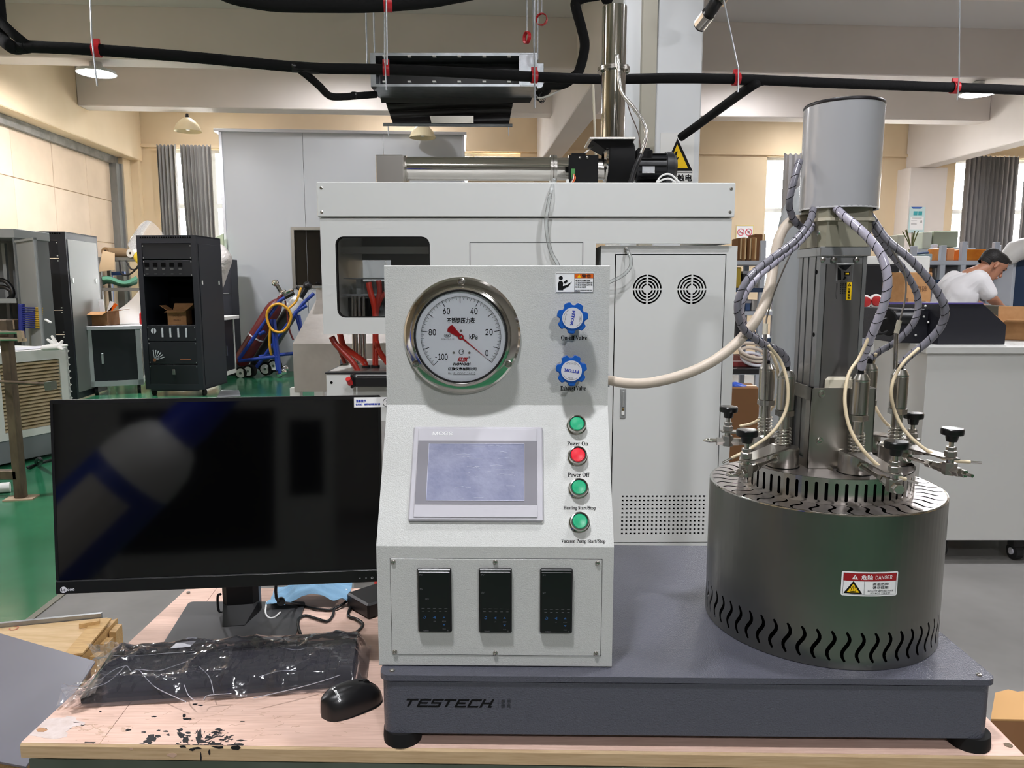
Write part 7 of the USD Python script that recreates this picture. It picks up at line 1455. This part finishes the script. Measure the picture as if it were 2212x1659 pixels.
# shelving along the back, left bay and right bay
shw = mat('shelf_white_steel', (198, 204, 214), .45); shb = mat('shelf_navy', (46, 66, 96), .5)
def shelf(name_label, u0, u1, Y, vtop, boards, posts, dpt=.6, pm=shw, bmats=None):
    t = Thing('steel_shelving', name_label, 'shelving', [P((u0 + u1) / 2, 600, Y)[0], Y, 0]); x0, x1 = P(u0, 600, Y)[0], P(u1, 600, Y)[0]; zt = P((u0 + u1) / 2, vtop, Y)[2]
    for u, vt in posts:
        x = P(u, 600, Y)[0]; t.part('post', box(x - .03, x + .03, Y - .03, Y + .03, 0, P(u, vt, Y)[2], .004), pm)
        t.part('post', box(x - .03, x + .03, Y + dpt - .03, Y + dpt + .03, 0, P(u, vt, Y)[2], .004), pm)
    for i, v in enumerate(boards):
        z = P((u0 + u1) / 2, v, Y)[2]; t.part('shelf_board', box(x0, x1, Y - .035, Y + dpt + .03, z - .05, z, .003), (bmats or [pm])[i % len(bmats or [pm])])
    return t
Y8 = 8.8
def bz(v, Y, u=1620): return P(u, v, Y)[2]
shelf('blue and white steel shelving with cartons left of the vent pipe', 1570, 1800, Y8, 520, (563, 622, 672, 730, 800), ((1579, 560), (1645, 520), (1714, 560), (1795, 560)), bmats=[shw, shb])
rg = random.Random(21)
palette = [((60, 86, 130), 'blue'), ((40, 40, 44), 'black'), ((190, 186, 180), 'white'), ((150, 120, 90), 'brown'), ((120, 60, 50), 'red'), ((90, 110, 90), 'green'), ((150, 150, 155), 'grey'), ((200, 170, 60), 'yellow')]
pm_ = [mat(f'store_{n_}', c, .6) for c, n_ in palette]
def crate(c, sx, sy, sz, m, label, category='box', lid=None, name='storage_box'):
    t = Thing(name, label, category, c); t.part('body', box(c[0] - sx / 2, c[0] + sx / 2, c[1] - sy / 2, c[1] + sy / 2, c[2] + .001, c[2] + sz, .008), m)
    if lid is not None: t.part('lid', box(c[0] - sx / 2 - .006, c[0] + sx / 2 + .006, c[1] - sy / 2 - .006, c[1] + sy / 2 + .006, c[2] + sz - .03, c[2] + sz + .004, .004), lid)
    return t
def onshelf(u0, u1, v0, v1, Y, m, label, lid=None, dy=.2, category='box', name='storage_box', vb=None):
    a, b = P(u0, v1, Y), P(u1, v0, Y); z = P((u0 + u1) / 2, vb if vb else v1, Y)[2]
    return crate(np.array([(a[0] + b[0]) / 2, Y + dy, z]), abs(b[0] - a[0]), .26, b[2] - a[2], m, label, category, lid, name)
for k, (u0, u1, v0) in enumerate(((1597, 1606, 513), (1606, 1617, 512), (1617, 1627, 513), (1627, 1640, 512), (1641, 1662, 503))):
    t = onshelf(u0, u1 - .6, v0, 563, Y8, cardb if k % 2 else cardd, ['brown upright carton under the prohibition sign, first from the white cabinet', 'tan upright carton, second from the white cabinet', 'brown upright carton, third from the white cabinet', 'tan upright carton, fourth from the white cabinet', 'taller brown carton at the white shelf post'][k], name='carton', dy=.34 if k == 4 else .2)
    a = P(u0, 540, Y8 + .02); t.part('tape', box(P((u0 + u1) / 2 - 1.5, 540, Y8)[0], P((u0 + u1) / 2 + 1.5, 540, Y8)[0], Y8 + .019, Y8 + .021, P(1620, 560, Y8)[2], P(1620, v0 + 2, Y8)[2]), mat(f'shiny_tape_{k}', (222, 196, 150), .2), False)
lst = [(1594, 1606, 577, 622, 7, 'yellow box on the second shelf board'), (1608, 1630, 586, 622, 1, 'black box on the second shelf board'), (1632, 1643, 596, 622, 2, 'white box on the second board by the post'), (1594, 1612, 640, 672, 6, 'grey bin on the third shelf board'), (1614, 1626, 650, 672, 0, 'blue bin on the third shelf board'), (1628, 1642, 648, 672, 2, 'white carton on the third shelf board'),
       (1594, 1610, 690, 730, 1, 'black bin low on the left shelving'), (1613, 1634, 704, 730, 0, 'bright blue bin low on the left shelving'), (1726, 1742, 600, 622, 4, 'red brown parcel right of the vent pipe'), (1744, 1768, 590, 622, 3, 'brown carton right of the vent pipe'), (1724, 1740, 640, 672, 2, 'white carton right of the vent pipe'), (1746, 1770, 640, 672, 1, 'black case right of the vent pipe'), (1722, 1740, 700, 730, 4, 'dull red case low right of the vent pipe'), (1744, 1766, 694, 730, 6, 'grey case low right of the vent pipe'),
       (1598, 1618, 770, 800, 4, 'dark red case on the lowest board'), (1622, 1640, 775, 800, 1, 'black case on the lowest board'), (1726, 1744, 768, 800, 3, 'brown carton on the lowest board'), (1748, 1772, 776, 800, 2, 'white carton on the lowest board')]
for u0, u1, v0, v1, m, lab in lst: onshelf(u0, u1, v0, v1, Y8, pm_[m], lab, lid=pm_[6] if m in (0, 1) else None)
# coils of hose and carton near the white cabinet
for k, (v, m) in enumerate(((757, hwhite), (766, hwhite), (776, lgreyp))):
    c = P(1628, v, 5.9); single('hose_loop', torus(c, .115 - .01 * k, .014, (.1, -.5, 1), 40, 8), m, ['topmost pale hose loop behind the left valves', 'middle pale hose loop behind the left valves', 'lowest pale hose loop behind the left valves'][k], 'hose', smooth=True)
hc = P(1628, 778, 5.9) - [0, 0, .02]; bn_ = Thing('black_bench', 'low dark bench carrying the hose loops beside the white cabinet', 'bench', [hc[0], 6.0, 0])
bn_.part('top_board', box(hc[0] - .32, hc[0] + .28, 5.7, 6.3, hc[2] - .07, hc[2] - .03), black); bn_.part('leg', box(hc[0] - .3, hc[0] - .26, 5.72, 5.76, 0, hc[2] - .07), black); bn_.part('leg', box(hc[0] + .22, hc[0] + .26, 5.72, 5.76, 0, hc[2] - .07), black); bn_.part('red_rail', box(hc[0] - .22, hc[0] + .2, 5.86, 5.98, hc[2] - .028, hc[2] + .01), mat('rail_red', (120, 44, 44), .4), False)
cb_c = PZ(1600, 912, .0); 
carton('cardboard_box', 'brown carton with a black side standing behind the left valves', [P(1598, 880, 3.9)[0], 4.0, 0], .22, .2, P(1598, 838, 3.9)[2], -.1, (), m=cardd)
single('blue_plastic', lump([((P(1588, 836, 3.98), .03), (P(1612, 841, 3.98), .02))], 0, .02), mat('blue_sheet', (44, 84, 190), .4), 'crumpled blue plastic on top of the brown carton', 'plastic', smooth=True)
# right bay
YR = 8.6
shelf('white steel shelving with orange cartons behind the worker', 1960, 2230, YR, 525, (563, 604, 650, 710), ((1969, 532), (2032, 530), (2076, 522), (2146, 523), (2222, 523)), bmats=[shw, shb, shw])
orange = mat('orange_film_carton', (214, 134, 44), .3, var=(9, (196, 108, 28)))
for u0, u1, v0, v1, m, lab, dy in ((2037, 2052, 533, 561, orange, 'orange wrapped carton between the white posts, left one', .2), (2052.5, 2071, 534, 561, mat('tan_orange', (222, 150, 96), .4), 'tan orange carton between the white posts, right one', .2), (2081, 2140, 536, 561, orange, 'long orange wrapped carton above the worker', .2), (2152, 2157, 533, 545, orange, 'small orange end of a carton past the right post', .25)):
    onshelf(u0, u1, v0, v1, YR, m, lab, dy=dy, name='carton', vb=562.5)
onshelf(2022, 2078, 498, 534, 9.6, mat('sage_cloth', (140, 146, 126), .9), 'sage green cloth covered case under the curtain', dy=.2, name='cloth_case'); onshelf(1998, 2021, 500, 536, 9.6, mat('pale_sage_paper', (186, 192, 176), .8), 'pale green patterned carton under the poster', dy=.2)
onshelf(1943, 1962, 506, 548, 9.6, mat('pale_plant_print', (188, 188, 170), .8), 'pale patterned carton left of the poster', dy=.2)
stb = Thing('display_table', 'plain stand behind the shelving that carries the pale cartons', 'stand', [P(2010, 560, 9.8)[0], 9.8, 0]); x0, x1 = P(1936, 560, 9.8)[0], P(2090, 560, 9.8)[0]
for v, a, b in ((548, 1936, 1964), (536, 1994, 2082)): stb.part('top_board', box(P(a, v, 9.8)[0], P(b, v, 9.8)[0], 9.55, 10.1, P(2000, v, 9.6)[2] - .04, P(2000, v, 9.6)[2] - .001), shw, False)
stb.part('leg', box(x0 + .1, x0 + .16, 9.8, 9.86, 0, P(2000, 548, 9.6)[2] - .04), shw); stb.part('leg', box(x1 - .2, x1 - .14, 9.8, 9.86, 0, P(2000, 536, 9.6)[2] - .04), shw)
vs = Thing('glass_vase', 'small vase of dry green stems on the shelving under the poster', 'vase', P(1984, 560, YR)); pv = P(1984, 562.5, YR) + [0, .15, 0]
vs.part('vase', lathe([(.05, 0), (.06, .05), (.04, .12), (.045, .13)], 18, pv, cap=False), mat('olive_glass', (150, 146, 96), .2)); sm = mat('dry_stem', (104, 108, 62), .8)
for k in range(9): a = rg.uniform(-.6, .6); vs.part('stem', hose([pv + [0, 0, .08], pv + [.06 * math.sin(a), .02, .2], pv + [.2 * math.sin(a), .03, .32 + .05 * rg.random()]], .006, 5, 3), sm, True)
onshelf(2001, 2017, 548, 562.5, YR, mat('clear_tray', (170, 190, 196), .2), 'small pale plastic tray beside the vase', dy=.15, name='tray'); onshelf(2004, 2010, 543, 548, YR, pm_[0], 'tiny navy part lying in the pale tray', dy=.15, name='small_part')
single('white_wrap_roll', hose([P(2004, 588, YR + .42), P(2050, 587, YR + .42), P(2104, 586, YR + .42), P(2160, 586, YR + .42)], .070, 14), mat('white_wrap', (214, 208, 206), .6, bump=(14, .01)), 'long white wrapped roll on the second shelf board', 'roll', smooth=True)
for k, u in enumerate((2012, 2026, 2041)): onshelf(u, u + 8 if k else u + 9, 580, 606, YR, [cardd, pm_[2], pm_[2]][k], ['small brown carton in front of the white roll', 'slim white carton left of the worker', 'slim white carton nearest the worker'][k], dy=.19, vb=604)
lst = [(2006, 2026, 628, 650, 6, 'grey case under the blue shelf board'), (2028, 2052, 632, 650, 1, 'black case under the blue shelf board'), (2160, 2180, 582, 603, 2, 'white box right of the worker'), (2184, 2204, 586, 603, 0, 'navy box at the right edge'), (2150, 2156, 612, 650, 2, 'white bottle case beside the post'), (2164, 2182, 624, 650, 0, 'dark blue case right of the worker'), (2188, 2206, 628, 650, 6, 'grey case at the right edge'), (2152, 2176, 690, 710, 2, 'white case low behind the worker'), (2182, 2206, 684, 710, 1, 'black case low at the right edge')]
for u0, u1, v0, v1, m, lab in lst: onshelf(u0, u1, v0, v1, YR, pm_[m], lab, lid=pm_[2] if m == 0 else None)
single('white_wrap_bundle', lump([((P(2180, 556, 7.9), .09), (P(2196, 540, 7.9), .11)), ((P(2196, 540, 7.9), .11), (P(2222, 536, 7.9), .12))], 0, .05), mat('soft_white_film', (226, 224, 222), .5), 'puffy white film bundle at the right edge above the worker', 'bundle', smooth=True)
bt_ = Thing('blue_cabinet', 'navy blue cabinet at the right edge behind the worker', 'cabinet', [P(2200, 600, 8.2)[0], 8.2, 0]); bt_.part('body', box(P(2192, 600, 8.0)[0], P(2250, 600, 8.0)[0], 8.0, 8.4, 0, P(2200, 556, 8.0)[2], .01), shb); bt_.part('frame', box(P(2184, 600, 8.0)[0], P(2191, 600, 8.0)[0], 7.98, 8.4, 0, P(2188, 556, 8.0)[2], .005), shw)
# white machine with black front and red buttons behind the tower
my = 5.6; m0, m1 = P(1830, 600, my)[0], P(1944, 600, my)[0]; m2 = P(2008, 600, my)[0]
MC = Thing('test_chamber', 'white machine with a black front and red dials behind the tower', 'machine', [(m0 + m2) / 2, my + .3, 0])
mzt = P(1900, 553, my)[2]; mzb = P(1900, 692, my)[2]
MC.part('body', box(m0 - .2, m2, my, my + .7, .05, mzt, .01), whp); MC.part('black_front', box(m0, m1 - .015, my - .03, my, mzb + .03, P(1900, 571, my)[2], .03), mat('front_black', (24, 24, 27), .35))
for u, v in ((1867, 652), (1891, 650)):
    c = P(u, v, my - .03); d_ = MC.part('dial', lathe([(.052, 0), (.052, .012), (.044, .016)], 28, c, (0, -1, 0)), white); MC.part('red_button', lathe([(.040, .012), (.036, .03), (.02, .034)], 24, c, (0, -1, 0)), mat(f'red_dial_{u}', (168, 34, 36), .4), 30, d_)
MC.part('switch', box(P(1869, 668, my)[0], P(1874, 668, my)[0], my - .036, my - .03, P(1870, 676, my)[2], P(1870, 668, my)[2]), lgreyp, False)
# big carton and bench behind the black instrument
kx = P(1968, 640, 4.9); bench_z = wz1 - .0
k_c = [P(1974, 640, 4.95)[0], 5.0, .0]
zc_ = P(1962, 662, 4.9)[2]
wb = Thing('work_table', 'white topped work table behind the black instrument', 'table', [k_c[0] + .7, 5.1, 0])
wtz = P(1962, 700, 4.9)[2]; wb.part('top_board', box(k_c[0] - .45, k_c[0] + 1.9, 4.75, 5.35, wtz - .04, wtz, .004), white)
for x_ in (k_c[0] - .4, k_c[0] + 1.85): wb.part('leg', box(x_ - .025, x_ + .025, 4.8, 4.85, 0, wtz - .04), shw); wb.part('leg', box(x_ - .025, x_ + .025, 5.25, 5.3, 0, wtz - .04), shw)
kc = carton('cardboard_box', 'large kraft carton with printed marks behind the black instrument', [k_c[0], 5.05, wtz], .22, .2, P(1962, 588, 4.9)[2] - wtz, .25, (), mark=union_all([sbox(-.1, -.1, -.07, .0), text2d('易碎', .04, 'cjk', .03, .06), sbox(-.02, -.06, .09, -.05), sbox(-.02, -.03, .07, -.02)]))
p = P(2198, 735, 4.15); carton('cardboard_box', 'small open kraft carton at the right edge on the white instrument cabinet', [p[0] + .03, 4.2, wz1], .17, .2, .10, -.45, ((0, 10), (1, 50), (2, 70), (3, 40)))
onshelf(2160, 2178, 648, 688, 4.95, mat('dark_olive_case', (70, 66, 54), .6), 'dark olive case in front of the worker', dy=.1, vb=700); single('paper_scrap', hull([P(2154, 690, 4.8) + [0, 0, z] for z in (0, .01)] + [P(2166, 692, 4.8) + [0, 0, z] for z in (0, .02)] + [P(2160, 700, 4.8) + [0, 0, z] for z in (0, .01)]), white, 'crumpled white paper scrap on the work table', 'paper')
# carton on the floor at the lower right corner
fb = PZ(2200, 1530, .42); FB = Thing('cardboard_box', 'torn open kraft carton on the floor at the lower right corner', 'cardboard box', [1.12, 1.25, 0], 0)
fx0 = .835; kr = mat('kraft_flap', (206, 160, 104), .8)
FB.part('carton', cat(box(fx0, 1.5, 1.05, 1.06, 0, .42), box(fx0, 1.5, 1.49, 1.5, 0, .42), box(fx0, fx0 + .006, 1.06, 1.49, 0, .42), box(1.494, 1.5, 1.06, 1.49, 0, .42), box(fx0, 1.5, 1.06, 1.49, 0, .006)), cardd, False)
tz_ = .50; tp_ = [PZ(2150, 1496, tz_), PZ(2178, 1489, tz_), PZ(2198, 1494, tz_), PZ(2216, 1492, tz_), PZ(2300, 1500, tz_), PZ(2300, 1556, tz_), PZ(2140, 1553, tz_)]
FB.part('flap', prism(xy(*tp_), tz_ - .006, tz_), kr, False); FB.part('flap_hinge', hull([PZ(2140, 1553, tz_) + [0, 0, -.004], PZ(2300, 1556, tz_) + [0, 0, -.004], PZ(2140, 1560, tz_) + [0, -.02, -.09], PZ(2300, 1563, tz_) + [0, -.02, -.09]]), cardd, False)

# ---------------------------------------------------------------- the worker
skin = mat('skin', (176, 124, 98), .5, subsurface_weight=.1, subsurface_scale=.01); hairm = mat('black_hair', (22, 19, 18), .6, bump=(120, .004)); shirtm = mat('white_tshirt', (226, 224, 226), .85, spec=.2, bump=(9, .012)); trm = mat('dark_trousers', (44, 48, 60), .85)
PY = 6.3
W = Thing('person', 'person in white T-shirt with short black hair bending over the work table', 'person', [P(2050, 700, PY)[0], PY, 0])
def w(u, v, dy=0.0): return P(u, v, PY) + [0, dy, 0]
hc_ = w(2143, 574); a_ = math.radians(38); hu = np.array([math.sin(a_), 0, math.cos(a_)]); hf = np.array([math.cos(a_), 0, -math.sin(a_)]); hs = np.array([0, 1, 0])
def hp3(f, s, u): return hc_ + hf * f + hs * s + hu * u
def hullb(*bs): return manifold3d.Manifold.batch_hull([manifold3d.Manifold.sphere(r, 24).translate(list(map(float, c))) for c, r in bs])
def blend(ms, ln, it=10):
    h = ms[0]
    for q in ms[1:]: h = h + q
    m_ = h.refine_to_length(ln).to_mesh(); t = trimesh.Trimesh(m_.vert_properties[:, :3], m_.tri_verts, process=True); trimesh.smoothing.filter_taubin(t, iterations=it); return t
hip = w(2034, 770); che = w(2066, 634); nb = w(2098, 594); hz_ = float(hip[2])
sh = lambda s: w(2088, 606, s * .17)
parts = [hullb((hp3(-.035, 0, .035), .078), (hp3(.035, 0, .045), .070)), hullb((hp3(.03, 0, .03), .066), (hp3(.058, 0, -.075), .034)), hullb((hp3(-.02, 0, -.01), .062), (hp3(.035, 0, -.07), .042)),
         hullb((hp3(.098, 0, .012), .010), (hp3(.113, 0, -.022), .013)), hullb((hp3(.09, .018, -.058), .011), (hp3(.09, -.018, -.058), .011)), hullb((hp3(.09, .03, .034), .012), (hp3(.094, -.03, .034), .012)),
         hullb((hp3(-.01, -.076, .01), .014), (hp3(-.012, -.079, -.025), .010)), hullb((hp3(-.01, .076, .01), .014), (hp3(-.012, .079, -.025), .010)),
         hullb((hp3(-.03, 0, -.05), .054), (nb, .060)), hullb((nb, .065), (che, .135)), hullb((che + [0, .07, 0], .12), (che + [0, -.07, 0], .12), (w(2046, 690), .125)), hullb((w(2046, 690), .13), (hip + [0, .07, 0], .12), (hip + [0, -.07, 0], .12))]
hands = []
for s in (-1, 1):
    el = w(2108, 642, s * .20); wr = w(2142, 662, s * .12); ha = w(2158, 669, s * .10)
    parts += [hullb((sh(s), .068), (che + [0, s * .08, .02], .10)), hullb((sh(s), .062), (el, .043)), hullb((el, .044), (wr, .028)), hullb((wr, .026), (ha, .030))]
    for k in range(4):
        b = ha + [.02, (k - 1.5) * .018, .0]; c = b + [.032, (k - 1.5) * .004, -.016]; e = c + [.012 - .003 * abs(k - 1.5), 0, -.022]
        parts += [hullb((b, .0095), (c, .0088)), hullb((c, .0088), (e, .0078))]
    th0 = ha + [.0, -s * .026, -.002]; parts += [hullb((th0, .011), (th0 + [.026, -s * .014, -.014], .0095)), hullb((th0 + [.026, -s * .014, -.014], .0095), (th0 + [.044, -s * .008, -.024], .008))]
    kn = np.array([hip[0] + .06, PY + s * .10, .48]); an = np.array([hip[0] - .02, PY + s * .11, .09])
    parts += [hullb((hip + [0, s * .08, -.04], .095), (kn, .062)), hullb((kn, .060), (an, .042)), hullb((an, .04), (an + [.14, s * .02, -.055], .032), (an + [-.03, 0, -.05], .038))]
W.part('body', blend(parts, .022, 8), skin, True)
# hair: cap over the skull
hr = hullb((hp3(-.045, 0, .045), .082), (hp3(.028, 0, .062), .072)); cut = manifold3d.Manifold.cube([.5, .5, .5], True)
hm_ = blend([hr, hullb((hp3(-.062, 0, .0), .062), (hp3(-.055, 0, -.03), .05)), hullb((hp3(.07, .03, .085), .03), (hp3(.07, -.03, .085), .03))], .014, 6)
v = np.asarray(hm_.vertices); f_ = (v - hc_) @ hf; u_ = (v - hc_) @ hu
keep = (u_ > -.035 + .9 * np.maximum(f_ - .0, 0) + np.where(f_ > -.01, .04, 0)); fm_ = keep[hm_.faces].all(1)
W.part('hair', TM(v, np.asarray(hm_.faces)[fm_]), hairm, True)
for s in (-1, 1):
    W.part('eye', ball(hp3(.088, s * .032, .016), .011, (1, 1, .6), 1), mat('eye_dark' if s < 0 else 'eye_dark_2', (28, 22, 20), .3), True); W.part('eyebrow', hose([hp3(.094, s * .018, .038), hp3(.096, s * .034, .041), hp3(.084, s * .05, .036)], .004, 6), hairm, True)
W.part('mouth', hose([hp3(.096, -.022, -.058), hp3(.1025, 0, -.057), hp3(.096, .022, -.058)], .0035, 6), mat('lip', (140, 82, 74), .5), True)
tp = [hullb((nb + [-.02, 0, -.03], .075), (che, .15)), hullb((che + [0, .08, 0], .138), (che + [0, -.08, 0], .138), (w(2046, 690), .142)), hullb((w(2046, 690), .145), (hip + [0, .07, .06], .135), (hip + [0, -.07, .06], .135))]
for s in (-1, 1):
    el = w(2108, 642, s * .20); tp += [hullb((sh(s) + [-.01, 0, .005], .082), (che + [0, s * .08, .02], .125)), hullb((sh(s), .080), (sh(s) + (el - sh(s)) * .72, .068))]
W.part('t_shirt', blend(tp, .03, 8), shirtm, True)
tr = [hullb((hip + [0, .075, .0], .128), (hip + [0, -.075, .0], .128))]
for s in (-1, 1):
    kn = np.array([hip[0] + .06, PY + s * .10, .48]); an = np.array([hip[0] - .02, PY + s * .11, .10]); tr += [hullb((hip + [0, s * .08, -.04], .108), (kn, .078)), hullb((kn, .078), (an, .062))]
W.part('trousers', blend(tr, .04, 6), trm, True)
W.part('shirt_print', hull([w(2112, 632, -.205), w(2116, 644, -.205), w(2112, 642, -.20), w(2115, 634, -.20)]), mat('print_red', (170, 60, 70), .6), False)
for s in (-1, 1):
    an = np.array([hip[0] - .02, PY + s * .11, .035]); W.part('shoe', lump([((an + [-.03, 0, 0], .045), (an + [.15, s * .02, -.005], .038))], 0, .03), black, True)
